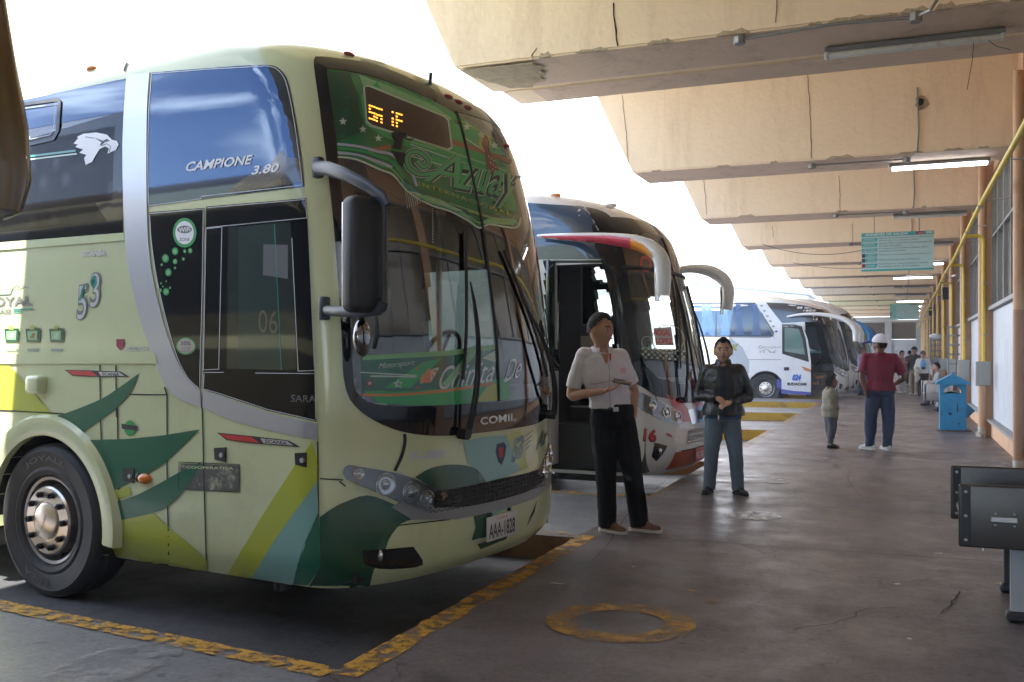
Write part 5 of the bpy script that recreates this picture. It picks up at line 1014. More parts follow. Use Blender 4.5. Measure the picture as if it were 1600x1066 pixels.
# green reflection painted low on the glass, stickers and lettering over it
lowb = [(568, 612)] + cr([(585, 611), (640, 611), (700, 606), (760, 596), (795, 588)], 3) + [(796, 622), (779, 626), (700, 633), (640, 633), (590, 630)]
GR('lower_reflection', lowb, m_gtxt, .0060); B1.line('lower_glass_line', cr([(566, 617), (620, 617), (700, 610), (770, 599)], 4), m_orange, 4, .0068)
GR('lower_reflection_upper', [(563, 560), (640, 556), (700, 552), (772, 542), (776, 596), (700, 606), (640, 611), (566, 612)], mat('dark_green_reflection', (.012, .12, .055), .12, coat=.8, var=.5, vscale=4), .0056)
GR('lower_reflection_flash', [(566, 556), (700, 548), (772, 538), (772, 546), (700, 556), (566, 563)], m_glite, .0064); GR('lower_reflection_flash', [(600, 606), (660, 566), (690, 560), (640, 606)], m_gtxt, .0063); GR('lower_reflection_flash', [(690, 600), (740, 540), (752, 540), (700, 606)], m_glite, .0066); GR('lower_reflection_flash', [(742, 628), (760, 604), (774, 600), (776, 626)], m_gyel, .0066); GR('lower_reflection_flash', [(752, 560), (772, 548), (773, 566)], m_gpale, .0066)
B1.line('lower_glass_line', [(563, 582), (650, 587)], m_gpale, 2, .0066); B1.line('lower_glass_line', [(578, 588), (650, 589)], m_gpale, 2.4, .0066)
B1.text('windscreen_lettering', 'Motorsport', (590, 579), (57, -6), (1, -11), m_gpale, .0068, .4)
for u, v, r, m in ((577, 599, 8, m_mar), (577, 599, 4, m_gpale), (621, 600, 8, m_gpale), (622, 600, 4, m_dletter), (650, 576, 3.5, m_orange), (661, 569, 3, m_orange), (652, 606, 3, m_orange), (735, 578, 4, m_gteal), (765, 575, 4, m_gteal)): GR('windscreen_star', star(u, v, r), m, .0066 if r > 5 else .0072)
for i in range(6): B1.poly('wing_emblem', cr([(656, 600 - i), (660 + i * 2, 585 - i * 2), (684 - i * 2.5, 574 + i * 4), (676 - i, 588 + i * 2)], 3, True), m_orange if i % 2 else m_gpale, .0068 + i * .0003, step=22)
B1.text('windscreen_lettering', 'Chinita', (684, 610), (86, -14), (3, -36), m_letter, .0072, .4, .0); B1.text('windscreen_lettering', 'De', (786, 598), (26, -8), (4, -34), m_letter, .0072, .4)
# wipers, mirrors
wiper(B1, (-.42, 1.17), (-.30, 2.10), (-.42, 1.50, -.24, 2.42)); wiper(B1, (.85, 1.22), (.42, 1.95), (.78, 1.5, .22, 2.35))
mr = empty('mirror', (0, 0, 0), 0, None, None); mr.parent = B1.root
mp_ = lambda u, v, y=-1.44: B1.onplane((u, v), y)
mb = MB(); mb.tube([mp_(491, 262, -1.28), mp_(512, 263, -1.36), mp_(540, 273), mp_(575, 291), mp_(598, 308), mp_(604, 322)], [(.016, .040), (.018, .040), (.018, .036), (.018, .034), (.018, .034), (.016, .03)], 12); B1.add('mirror_arm', mb, mat('blue_black_plastic', (.035, .045, .06), .35, var=.2), mr)
mb = MB(); mb.tube([mp_(504, 484, -1.28), mp_(520, 486, -1.36), mp_(560, 488), mp_(592, 484), mp_(600, 470)], [(.022, .030)] * 5, 10); mb.box(mp_(507, 482, -1.30), (.04, .06, .13), bev=.01); B1.add('mirror_arm', mb, MATS['blue_black_plastic'], mr)
mb = MB(); mb.box(mp_(497, 262, -1.27), (.06, .05, .12), bev=.015); B1.add('mirror_bracket', mb, m_bplas, mr)
pc = mp_(571, 399, -1.46); Mx = Matrix.Rotation(R(-12), 3, 'Z')
mb = MB(); mb.box(pc, (.125, .245, .60), bev=.045, M=Mx, seg=4); B1.add('mirror_housing', mb, m_bplas, mr)
mb = MB(); mb.box(pc + Mx @ Vector((-.064, 0, 0)), (.008, .20, .54), bev=.003, M=Mx); B1.add('mirror_glass', mb, m_chrome, mr)
mb = MB(); mb.tube([mp_(601, 318), mp_(600, 400), mp_(600, 480)], .014, 8); B1.add('mirror_rod', mb, m_bplas, mr)
pr = mp_(566, 527, -1.42); mb = MB(); mb.ell(pr, (.045, .085, .105), 20, 12, Matrix.Rotation(R(20), 3, 'Z')); B1.add('round_mirror', mb, mat('dark_mirror', (.25, .25, .26), .06, metal=1), mr)
mb = MB(); mb.tube([mp_(588, 495), mp_(590, 520), mp_(584, 545)], .012, 8); B1.add('round_mirror_rod', mb, m_bplas, mr)
# wiper parts on roof, antenna
p = B1.hit([(672, 132)])[0]; mb = MB(); mb.tube([Vector(p), Vector(p) + Vector((.02, -.02, .07))], .012, 6); B1.add('roof_aerial', mb, m_bplas)
# interior
mb = MB(); mb.box((-6, 0, .98), (11.0, 2.3, .06)); mb.box((-1.9, 0, 2.0), (.04, 2.3, 1.9)) if False else None; B1.add('cabin_floor', mb, m_dark, smooth=False)
mb = MB(); mb.box((-.50, .1, 1.28), (.55, 2.1, .30), bev=.1, seg=3); B1.add('dashboard', mb, mat('dash_grey', (.07, .07, .07), .6))
m_sf = mat('seat_fabric', (.10, .11, .12), .9, var=.2); m_hc = mat('seat_cover_white', (.62, .64, .62), .8)
seat(B1, -1.25, .55, 1.2, m_sf, m_hc); seat(B1, -1.15, -.55, 1.2, m_sf, m_hc)
for r_ in range(4):
    for y in (-.85, -.4, .4, .85): seat(B1, -2.5 - r_ * .85, y, 1.45, m_sf, m_hc)
swheel(B1, -.85, .55, 1.62)
mb = MB(); mb.box((-1.6, 0, 3.0), (.5, 2.0, .3), bev=.05); B1.add('overhead_locker', mb, mat('locker_grey', (.3, .3, .29), .6))
mb = MB(); mb.tube([(-.60, .2, 1.45), (-.62, .2, 2.9)], .02, 6); mb.tube([(-.9, -.9, 1.2), (-.9, -.9, 2.4)], .02, 6); B1.add('grab_pole', mb, m_chrome)
# ------------------------------------------------------------------ rounded coaches with horn-shaped mirror arms (coaches 2, 3 and the ones beyond)
def prof_g(k=1.0, rake=1.0):
    return dict(z0=.33, w=[(.3, 1.18), (.5, 1.27), (.9, 1.30), (2.5 * k, 1.30), (3.0 * k, 1.27), (3.2 * k, 1.23), (3.38 * k, 1.12), (3.5 * k, .98), (3.6 * k, .76), (3.67 * k, .5), (3.70 * k, .02)],
        xf=[(.3, -.16), (.42, -.05), (.6, 0), (.85, -.005), (1.1, -.03), (1.4, -.07 * rake), (1.8, -.14 * rake), (2.2, -.22 * rake), (2.6, -.33 * rake), (2.9 * k, -.45 * rake), (3.1 * k, -.60 * rake), (3.28 * k, -.90 * rake), (3.42 * k, -1.3 * rake), (3.54 * k, -1.8 * rake), (3.63 * k, -2.4), (3.70 * k, -3.4)],
        b=[(.3, .62), (.9, .66), (2.5, .60), (3.2, .8), (3.8, 1.1)], n=2.3)
m_w2 = mat('coach_white_paint', (.74, .75, .75), .22, coat=.7, var=.04, vscale=1.5, dirt=(.55, .54, .5), dscale=2.5, damt=.3)
m_ppl = mat('livery_violet_blue', (.08, .09, .42), .3, coat=.5); m_lgrey = mat('livery_pale_grey', (.40, .44, .48), .3, coat=.5); m_bluetx = mat('livery_blue', (.02, .12, .55), .3); m_redtx = mat('livery_red', (.60, .03, .04), .3, coat=.4)
m_bglass = mat('blue_side_glass', (.04, .08, .14), .06, coat=1.0, var=.5, vscale=1.1); m_navyp = mat('dark_blue_grey_panel', (.03, .04, .06), .12, coat=1.0)
g_clear = glass('clear_windscreen', (.62, .68, .68), .06, boost=1.0)
WO = [(0, 1.08), (-.6, 1.12), (-1.0, 1.2), (-1.19, 1.34), (-1.25, 1.6), (-1.265, 2.2), (-1.25, 2.75), (-1.19, 2.98), (-1.05, 3.10), (-.6, 3.13), (0, 3.13)]
WI = [(0, 1.30), (-.6, 1.33), (-.95, 1.40), (-1.08, 1.54), (-1.13, 1.8), (-1.14, 2.4), (-1.10, 2.75), (-.98, 2.90), (-.5, 2.97), (0, 2.97)]
mir = lambda h, k=1: [(y, z * (k if z > 2 else 1)) for y, z in h] + [(-y, z * (k if z > 2 else 1)) for y, z in reversed(h) if y < 0]
m_hl2 = mat('headlamp_clear_unit', (.30, .31, .32), .15, metal=.5, coat=1.0, var=.5, vscale=9)
def g7(B, paint, cuts=(), k=1.0, interior=True, glassmat=None, arm=None, band=True, detail=True, lining=True, lglass=None, cab=True):
    O, I = mir(WO, k), mir(WI, k); wx = -2.62
    B.body(paint, [('f', I), ('r', circ(wx, .51, .60)), ('l', circ(wx, .51, .60)), ('r', circ(-8.8, .51, .60))] + (([('l', [(-1.0, 1.75), (-1.2, 2.7), (-2.3, 2.7), (-2.3, 1.75)])] if cab else [('l', [(-.62, 1.75), (-.72, 2.45), (-1.05, 2.45), (-1.0, 1.75)])]) + [ ('l', [(-2.6, 2.1), (-2.6, 2.9), (-10.8, 2.9), (-10.8, 2.1)])] if interior else []) + list(cuts), cell=.04 if detail else .07, lining=lining)
    B.fpoly('windscreen', I, glassmat or g_clear, .003, .09); ring_front(B, 'windscreen_surround', O, I, c_gloss, .006, .015)
    F = B.front([(0, z) for z in np.linspace(1.3, 2.96 * k, 20)]); F = F + B.nrm(F) * .008; mb = MB(); mb.tube([Vector(p) for p in F], .011, 6); B.add('centre_seal', mb, m_black)
    F = B.front([(y, 2.62) for y in np.linspace(-1.1, 1.1, 20)]); F = F + B.nrm(F) * .008; mb = MB(); mb.tube([Vector(p) for p in F], .022, 6); B.add('visor_bar', mb, m_black)
    # lower nose: chrome-framed emblem panel, slatted grille, bumper recess, headlamps both sides
    B.fpoly('nose_panel', [(-.42, 1.02), (-.34, .86), (.34, .86), (.42, 1.02), (0, 1.05)], m_chrome, .010, .06, thick=.01); B.fpoly('emblem', [(y, z + .945) for y, z in disc(0, 0, .06, .055, 16)], m_black, .024)
    g = B.fpoly('grille', [(-.42, .80), (-.50, .64), (.50, .64), (.42, .80)], m_grey, .004, .06)
    for i in range(4): F = B.front([(y, .665 + i * .038) for y in np.linspace(-.47 + i * .01, .47 - i * .01, 16)]); F = F + B.nrm(F) * .012; mb = MB(); mb.tube([Vector(p) for p in F], .009, 6); B.add('grille_slat', mb, m_w2 if i % 2 == 0 else m_grey, g)
    B.fpoly('bumper_opening', [(-.62, .58), (-.66, .46), (.66, .46), (.62, .58)], m_dark, .004, .06)
    for sg in (-1, 1):
        out = cr([(-.52, .98), (-.75, 1.05), (-1.0, 1.16), (-1.17, 1.24), (-1.20, 1.10), (-1.05, .98), (-.82, .90), (-.6, .88)], 3, True)
        h = B.fpoly('headlamp', [(y * -sg, z) for y, z in out], m_hl2, .006, .05)
        for y, z, r in ((-.68, .965, .055), (-.88, 1.02, .06), (-1.06, 1.10, .05)):
            q = B.front([(y * -sg, z)]); n = B.nrm(q)[0]; Q = Vector(n).to_track_quat('Z', 'Y').to_matrix().to_4x4(); Mx = Matrix.Translation(Vector(q[0] + n * .008)) @ Q
            mb = MB(); mb.lathe([(r * 1.08, 0), (r * 1.05, .012), (r * .95, .012), (r * .7, 0), (r * .4, .012), (0, .018)], Mx, 20); B.add('lamp_ring', mb, m_chrome, h)
        B.fpoly('fog_lamp_recess', [(y * -sg, z) for y, z in [(-.88, .65), (-1.06, .70), (-1.08, .55), (-1.01, .49)]], c_gloss, .006, .05); q = B.front([(-.99 * -sg, .60)])[0]; mb = MB(); mb.ell(q + B.nrm(np.array([q]))[0] * .01, (.02, .04, .04), 12, 8); B.add('fog_lamp', mb, m_lens)
        arch(B, wx, .575, sg=sg, m=m_bplas, wd=.03, out=.006, a0=0, a1=math.pi); wheelbox(B, wx, sg)
        wheel(B, wx, sg * 1.13, sg=sg, detail=sg < 0 and detail); wheel(B, -8.8, sg * 1.13, sg=sg, detail=False)
    wheelbox(B, -8.8)
    mb = MB(); mb.box((-6, 0, .62), (11.4, 2.3, .5)); B.add('chassis', mb, m_black, smooth=False)
    if True:
        z0, z1 = 1.95 * k, 3.02 * k; B.spoly('side_glass', [(-1.0, z0), (-1.2, z1), (-11.3, z1), (-11.3, z0)], lglass or g_far, .004, .3, sg=1); B.spoly('far_cab_glass', [(-.95, 1.65), (-1.0, z0), (-2.5, z0), (-2.5, 1.65)], lglass or g_far, .004, .3, sg=1)
    if band:
        z0, z1 = 1.95 * k, 3.02 * k
        B.spoly('side_glass', [(-2.3, z0), (-2.9, z1), (-11.3, z1), (-11.3, z0)], m_bglass, .004, .3)
        B.spoly('cab_side_panel', [(-.85, 1.5), (-1.0, 2.6), (-1.2, z1), (-2.6, z1), (-1.9, 1.9)], m_navyp, .004, .12)
    if interior:
        mb = MB(); mb.box((-6, .35, .98), (11.0, 1.7, .06)); B.add('cabin_floor', mb, m_dark, smooth=False)
        mb = MB(); mb.box((-.62, .25, 1.22), (.5, 1.8, .28), bev=.1, seg=3); B.add('dashboard', mb, mat('dash_grey', (.07, .07, .07), .6))
        seat(B, -1.5, .6, 1.05, m_sf, m_sf); swheel(B, -1.0, .6, 1.5)
        for r_ in range(3):
            for y in (.4, .85, -.85): seat(B, -3.3 - r_ * .9, y, 1.35, m_sf, m_hc if r_ % 2 else m_sf)
    wiper(B, (-.55, 1.14), (-.25, 2.3), (-.5, 1.5, -.08, 2.55)); wiper(B, (.7, 1.14), (.35, 2.2), (.62, 1.5, .5, 2.5))
def horn(B, pts, rad, m, name='mirror_horn', cap=None):
    P = cr(pts, 5); r0 = cr([(a, b) for a, b in rad], 5); mb = MB(); mb.tube(P, [tuple(r) for r in r0], 14); h = B.add(name, mb, m)
    a, b = Vector(P[-1]), Vector(P[-3]); d = (a - b).normalized(); mb = MB(); mb.box((a.x - .055, a.y, a.z + .12), (.012, .15, .36), bev=.005); B.add('mirror_glass', mb, m_chrome, h)
    return h

# coach 2
B2 = Bus('coach', (-2.21, 11.44, ZB), R(-4.0), 'white coach numbered 16 with an open door and a pink and orange striped horn mirror', prof_g(1.035)); B2.step = 9
dh = [tuple(B2.hit([p])[0][[0, 2]]) for p in [(851, 412), (945, 412), (957, 425), (962, 500), (968, 560), (976, 600), (977, 700)]]; dh += [(dh[-1][0], .36), (dh[0][0], .36)]
fw_ = [[(B2.onplane(p, 1.27).x, B2.onplane(p, 1.27).z) for p in q] for q in ([(928, 414), (950, 417), (956, 440), (930, 438)], [(932, 450), (953, 452), (960, 480), (962, 548), (938, 545)])]
g7(B2, m_w2, [('r', dh)] + [('l', q) for q in fw_], band=False, k=1.03, cab=False)
B2.poly('side_glass', [(770, 314), (911, 323), (922, 337), (934, 361), (950, 390), (957, 405), (770, 406)], m_bglass, .004)
B2.poly('windscreen_corner_panel', cr([(914, 324), (940, 330), (958, 345), (972, 385), (985, 460), (998, 545), (1004, 590)], 3) + [(990, 598), (980, 590), (970, 560), (965, 500), (961, 440), (957, 404), (934, 361), (922, 337)], c_gloss, .0045)
B2.line('door_frame', [(849, 409), (945, 409), (956, 417), (960, 440), (965, 500), (971, 560), (979, 600), (980, 735)], m_bplas, 4, .006, thick=.01)
B2.line('corner_trim', [(905, 322), (920, 333), (935, 361)], m_grey, 2, .007)
# steps, dark stairwell, door leaf
xs0, xs1 = dh[0][0] + .05, dh[-3][0] - .03
for i, (v_, d_) in enumerate(((725, 0), (695, .16), (666, .32), (636, .48), (579, .64))):
    p = B2.onplane((915, v_), -1.2 + d_); mb = MB(); mb.box(((xs0 + xs1) / 2, -1.1 + d_ + .12, p.z - .1), (xs1 - xs0, .30, .19)); B2.add('step', mb, m_dark, smooth=False); mb = MB(); mb.box(((xs0 + xs1) / 2, -1.1 + d_ - .035, p.z), (xs1 - xs0, .02, .022)); B2.add('step_nosing', mb, m_steel, smooth=False)
mb = MB(); mb.box((xs0 - .06, -.75, 1.7), (.04, 1.0, 2.6)); B2.add('partition', mb, m_dark, smooth=False)
lf = B2.onplane((859, 600), -1.34); mb = MB(); mb.box((lf.x, -1.30, .95), (.05, .34, 1.05), bev=.015); B2.add('door_leaf', mb, m_w2); mb = MB(); mb.box((lf.x + .02, -1.30, 2.1), (.04, .30, 1.2), bev=.01); B2.add('door_leaf_window', mb, m_pane if False else c_pane)
mb = MB(); q = B2.onplane((866, 480), -1.26); mb.box((q.x, -1.26, q.z), (.07, .05, .95), bev=.012); B2.add('door_post', mb, m_grey)
v0 = B2.onplane((885, 452), -.1); mb = MB(); mb.box((v0.x, -.1, v0.z), (.26, .07, .50), bev=.05, seg=3); mb.box((v0.x, -.1, v0.z + .20), (.34, .06, .14), bev=.03)
B2.add('hi_vis_vest', mb, mat('hi_vis_yellow', (.42, .55, .04), .7, var=.2)); mb = MB(); mb.box((v0.x - .02, .05, v0.z - .1), (.34, .14, .95), bev=.07, seg=3); B2.add('front_seat_back', mb, m_sf)
p = B2.onplane((893, 548), -.3); mb = MB(); mb.box((p.x, -.2, p.z), (.55, .10, .36), bev=.08, seg=3); B2.add('side_trim_white', mb, mat('trim_pale', (.4, .4, .4), .6)); mb = MB(); mb.tube([B2.onplane((872, 510), -.36), B2.onplane((903, 560), -.36)], .03, 6); B2.add('seat_belt', mb, m_black)
# writing and stripes
B2.text('fleet_number', '16', (1004, 690), (21, 2), (0, -21), m_black, .006, .1, .05); B2.text('fleet_number', '16', (1005.5, 688), (19, 2), (0, -19), m_redtx, .008, .1, .03)
B2.poly('red_stripe', [(1039, 615), (1066, 627), (1085, 657), (1066, 660), (1052, 637)], m_redtx, .0065); B2.poly('red_stripe', [(1084, 629), (1096, 627), (1101, 648), (1097, 652)], m_redtx, .0065)
B2.poly('red_dash', [(1040, 676), (1048, 679), (1050, 684), (1041, 680)], m_redtx, .006); B2.line('panel_gap', cr([(1020, 612), (1026, 625), (1030, 640)], 3), c_seam, 1.0, .005)
B2.fpoly('orange_valance', [(-.75, .57), (-.80, .38), (.80, .38), (.75, .57)], mat('orange_red_paint', (.40, .07, .02), .4), .008, .06)
mb = MB(); mb.box((.02, -.12, .50), (.012, .34, .15), bev=.004); pl2 = B2.add('number_plate', mb, mat('plate_red', (.45, .05, .05), .4)); v, f = text2d('PAC-1610', 0, .01); mb = MB(); mb.add([(.028, -.27 + .3 * a, .455 + .08 * b) for a, b in v], f); B2.add('plate_lettering', mb, m_wt, pl2, smooth=False)
B2.text('windscreen_letter', 'O', (999, 424), (18, 3), (0, -26), m_redtx, .006, 0, .02)
bd = B2.poly('route_board', [(1020, 513), (1048, 511), (1052, 540), (1024, 540)], mat('board_pale', (.55, .5, .48), .5), .007); B2.text('route_lettering', 'NOGAL', (1021, 525), (26, 0), (0, -10), m_redtx, .008, 0, .04, parent=bd); B2.text('route_lettering', 'LOPEZ', (1024, 537), (26, 1), (0, -9), m_redtx, .008, 0, .04, parent=bd)
for r_ in range(4):
    for c_ in range(16):
        if (r_ + c_) % 2 == 0: B2.poly('checker_band', [(1002 + c_ * 4.6, 543 + r_ * 4.5 + c_ * .3), (1005.5 + c_ * 4.6, 543.3 + r_ * 4.5 + c_ * .3), (1005.5 + c_ * 4.6, 546.6 + r_ * 4.5 + c_ * .3), (1002 + c_ * 4.6, 546.3 + r_ * 4.5 + c_ * .3)], m_gpale, .006, step=30)
B2.line('oval_motif', disc(1043, 530, 25, 22), m_gpale, 1.3, .0062, closed=True); B2.line('oval_motif', disc(1010, 535, 8, 9), m_gpale, 1.0, .0062, closed=True)
q = B2.hit([(867, 306)])[0]; mb = MB(); mb.ell((q[0], q[1], q[2]), (.075, .03, .03), 14, 8); B2.add('roof_side_lamp', mb, m_amber)
B2.poly('roof_vent', disc(955, 322, 9, 3.5), m_grey, .006)
hp = lambda B, u, v, y: tuple(B.onplane((u, v), y))
h = horn(B2, [hp(B2, 840, 369, -1.40), hp(B2, 880, 370, -1.46), hp(B2, 945, 372, -1.52), hp(B2, 1000, 380, -1.56), hp(B2, 1030, 400, -1.58), hp(B2, 1036, 430, -1.58), hp(B2, 1035, 462, -1.58)], [(.02, .02), (.05, .04), (.075, .055), (.095, .075), (.11, .08), (.105, .08), (.085, .075)], m_w2)
def wrap(B, name, pts, y, m, off): v, f = tess(pts, 8); P = [B.onplane(p, y) for p in v]; mb = MB(); mb.add([(p.x, p.y - off, p.z) for p in P], f); return B.add(name, mb, m)
# the pink-to-orange stripe follows the arm's own surface
def onto(B, name, host, pts, m, off=.012, step=3, parent=None):
    bv = BVHTree.FromPolygons([v.co.copy() for v in host.data.vertices], [tuple(p.vertices) for p in host.data.polygons]); v, f = tess(pts, step); o = B.Mi @ Vector((0, 0, CAM_H)); R3 = B.Mi.to_3x3(); P = []
    for p in v:
        d = (R3 @ ray(*p)).normalized(); h_ = bv.ray_cast(o, d)
        if h_[0] is None: n_ = bv.find_nearest(B.onplane(p, -1.56)); P.append(n_[0] + n_[1] * off)
        else: P.append(h_[0] - d * off)
    mb = MB(); mb.add(P, f); return B.add(name, mb, m, parent or host)
onto(B2, 'arm_stripe_pink', h, [(843, 369), (900, 368), (950, 368), (985, 372), (985, 390), (950, 388), (900, 383), (860, 376)], mat('stripe_pink', (.62, .05, .10), .3, coat=.5)); onto(B2, 'arm_stripe_orange', h, [(985, 372), (1005, 382), (1018, 398), (1019, 414), (1004, 401), (985, 390)], mat('stripe_orange', (.75, .28, .02), .3, coat=.5))
horn(B2, [hp(B2, 1062, 422, 1.25), hp(B2, 1085, 420, 1.42), hp(B2, 1112, 425, 1.52), hp(B2, 1133, 441, 1.56), hp(B2, 1137, 465, 1.56), hp(B2, 1134, 484, 1.56)], [(.05, .05), (.09, .06), (.11, .08), (.12, .085), (.115, .085), (.09, .08)], m_w2)

# coach 3, numbered 024
B3 = Bus('coach', (-1.72, 35.35, ZB), R(-1.0), 'white coach numbered 024 with blue curtains, its plug door standing open', prof_g(1.03, 1.15)); B3.step = 8
d3 = [tuple(B3.hit([p])[0][[0, 2]]) for p in [(1258, 503), (1288, 503), (1298, 525), (1303, 560), (1304, 600)]]; d3 = d3 + [(d3[-1][0], .38), (d3[0][0], .38)]
g7(B3, m_w2, [('r', d3)], k=1.03, band=False)
win = [(1070, 474), (1180, 474), (1190, 490), (1208, 520), (1207, 525), (1203, 526), (1070, 525)]
B3.poly('side_window', win, m_bglass, .004); B3.line('window_frame', [(1070, 474), (1180, 474), (1190, 490), (1209, 520), (1208, 525), (1203, 527), (1070, 526)], m_bplas, 1.2, .007); B3.line('window_divider', [(1119, 474), (1119, 526)], m_bplas, 1.4, .007)
for a in (1096, 1104, 1128, 1150, 1176): B3.poly('curtain', [(a, 476), (a + 7, 476), (a + 10, 500), (a + 13, 524), (a - 2, 524), (a + 1, 500)], mat('blue_curtain', (.05, .12, .26), .5, coat=.6, var=.3), .0055)
B3.spoly('cab_side_panel', [tuple(B3.hit([p])[0][[0, 2]]) for p in [(1197, 473), (1225, 474), (1258, 478), (1289, 486), (1296, 500), (1302, 525), (1306, 560), (1310, 584), (1304, 582), (1303, 560), (1298, 525), (1288, 503), (1258, 503), (1222, 505)]], m_navyp, .005, .1)
dr = empty('open_door', (0, 0, 0), 0, None, None); dr.parent = B3.root
def sp(u, v, y=-1.44): p = B3.onplane((u, v), y); return (p.x, p.z)
def flat(nm, pts, m, y=-1.44, th=.03, par=dr): q = [sp(*p) for p in pts]; return B3.add(nm, MB().prism(q, lambda p: (p[0], y, p[1]), lambda p: (p[0], y + th, p[1])), m, par, smooth=False)
flat('door_panel', [(1221, 506), (1240, 506), (1254, 509), (1262, 530), (1267, 564), (1267, 617), (1221, 615)], m_w2); flat('door_window_frame', [(1222, 507), (1240, 507), (1253, 510), (1259, 530), (1264, 566), (1222, 553)], m_bplas, -1.448, .006); flat('door_window', [(1226, 512), (1248, 514), (1254, 530), (1258, 555), (1226, 549)], mat('teal_pane', (.12, .22, .20), .06, coat=1), -1.455, .005)
flat('door_handle', [(1225, 574), (1233, 574), (1233, 579), (1225, 579)], m_bplas, -1.455, .01); flat('blue_sweep', [(1221, 608), (1240, 611), (1267, 613), (1267, 617), (1221, 615)], m_ppl, -1.446, .003); flat('lamp_motif', [(1252, 572), (1266, 577), (1267, 582), (1257, 579)], m_orange, -1.446, .003)
def ft(txt, u0, v0, u1, v1, m, sh=0, bd=0): a = sp(u0, v0); b = sp(u1, v1); v, f = text2d(txt, sh, bd); mb = MB(); mb.add([(a[0] + (b[0] - a[0]) * p[0], -1.449, a[1] + (b[1] - a[1]) * p[1]) for p in v], f); B3.add('door_lettering', mb, m, dr, smooth=False)
ft('024', 1238, 595, 1252, 585, m_bluetx, .3, .06); ft('SUDACAM', 1230, 602.5, 1260, 598, m_bplas, 0, .05); ft('Viaggio 1050', 1224, 511, 1240, 508.5, m_wt)
B3.poly('violet_sweep', [(1214, 592), (1221, 595), (1221, 615), (1214, 612)], m_ppl, .005)
B3.poly('grey_sweep', [(1070, 529), (1143, 529), (1160, 543), (1171, 565), (1170, 583), (1158, 592), (1070, 592)], m_lgrey, .0045)
B3.text('side_lettering', 'Ejecutivo', (1184, 546), (36, 0), (0, -6), m_sil, .005, .4); 
for u in (1188, 1194, 1203, 1210): B3.poly('side_star', star(u, 550 + (u % 3), 2), m_sil, .005)
B3.line('side_flourish', cr([(1190, 549), (1198, 546), (1206, 551), (1213, 547)], 3), m_sil, 1, .005)
B3.text('side_name', 'EX', (1137, 550), (18, -3), (0, -10), m_bplas, .006, .3, .08); B3.text('side_name', 'EX', (1138, 549), (16, -3), (0, -8.5), m_gyel, .0065, .3, .03); B3.text('side_name', 'Imb', (1098, 552), (26, -1), (0, -10), m_gyel, .0055, .4)
B3.line('panel_gap', [(1070, 562), (1221, 562)], c_seam, .5, .004)
for i in range(6): B3.poly('side_motif', disc(1190 + i * 4.6, 478 + i * 8, 2.4, 1.7, 8), m_ppl if i == 5 else m_sil, .005)
B3.line('grey_pillar_edge', [(1180, 474), (1211, 530)], m_sil, .8, .005)
for i, v_ in enumerate((610, 596, 584)):
    p = B3.onplane((1285, v_), -1.2 + .2 * i); mb = MB(); mb.box(((d3[0][0] + d3[-2][0]) / 2, -1.1 + .25 * i, p.z - .12), (abs(d3[0][0] - d3[-2][0]) - .06, .26, .24)); B3.add('step', mb, mat('step_brown', (.05, .035, .02), .6), smooth=False)
for txt, v_ in (('Turismo', 591), ('el 24', 601)): v, f = text2d(txt); a = B3.onplane((1270, v_), -1.25); b = B3.onplane((1298, v_ - 5), -1.25); mb = MB(); mb.add([(a.x + (b.x - a.x) * p[0], -1.242 + .0 * p[1], a.z + (b.z - a.z) * p[1]) for p in v], f); B3.add('step_lettering', mb, m_orange, smooth=False)
H3 = [(-1.9, -1.38, 2.95), (-1.3, -1.50, 3.02), (-.6, -1.58, 2.98), (0, -1.62, 2.80), (.28, -1.62, 2.50), (.30, -1.62, 2.1)]; H3r = [(.03, .03), (.06, .05), (.09, .07), (.12, .09), (.12, .10), (.09, .09)]
horn(B3, H3, H3r, m_w2); horn(B3, [(a, -b, c) for a, b, c in H3[1:]], H3r[1:], m_w2)
q = B3.hit([(1241, 470)])[0]

# coaches beyond: a shared shell copied to the further bays, with their own arm colours
m_skyb = mat('sky_blue_paint', (.02, .22, .60), .25, coat=.5); m_grn = mat('emerald_paint', (.02, .35, .20), .25, coat=.5); m_navb = mat('deep_blue_paint', (.02, .10, .32), .25, coat=.5)
B4 = Bus('coach', (-1.45, 41.1, ZB), R(-1), 'tall white coach with blue horn mirrors, next beyond the coach with the open plug door', prof_g(1.09, 1.0)); B4.step = 8
g7(B4, m_w2, k=1.05, detail=False, lining=False)
B4.spoly('teal_flank', [(-.9, .6), (-1.2, 1.8), (-5, 1.8), (-11, 1.2), (-11, .6)], mat('teal_flank_paint', (.02, .25, .35), .3, coat=.4), .005, .3)
arms = [horn(B4, H3, H3r, m_skyb), horn(B4, [(a, -b, c) for a, b, c in H3], H3r, m_skyb)]
for i, (bay, dx, ma, mp, lab) in enumerate(((7, .0, m_navb, m_skyb, 'blue coach with dark blue horn mirrors, third from the far end of the row'), (8, -.2, m_grn, m_w2, 'white coach with green horn mirrors deep in the row'), (9, -.1, m_grn, m_grn, 'green coach farthest along the row of coaches'), )):
    c = copy_tree(B4.root); c['label'] = lab; c.location = (-1.5 + dx, BAY0 + BS * bay + 1.85, ZB)
    for o in kids(c):
        if o.name.startswith('mirror_horn'): o.material_slots[0].link = 'OBJECT'; o.material_slots[0].material = ma
        if o.name.startswith('body'): o.material_slots[0].link = 'OBJECT'; o.material_slots[0].material = mp
        if o.name.startswith('teal_flank'): o.material_slots[0].link = 'OBJECT'; o.material_slots[0].material = (m_navb, m_lgrey, m_grn)[i]

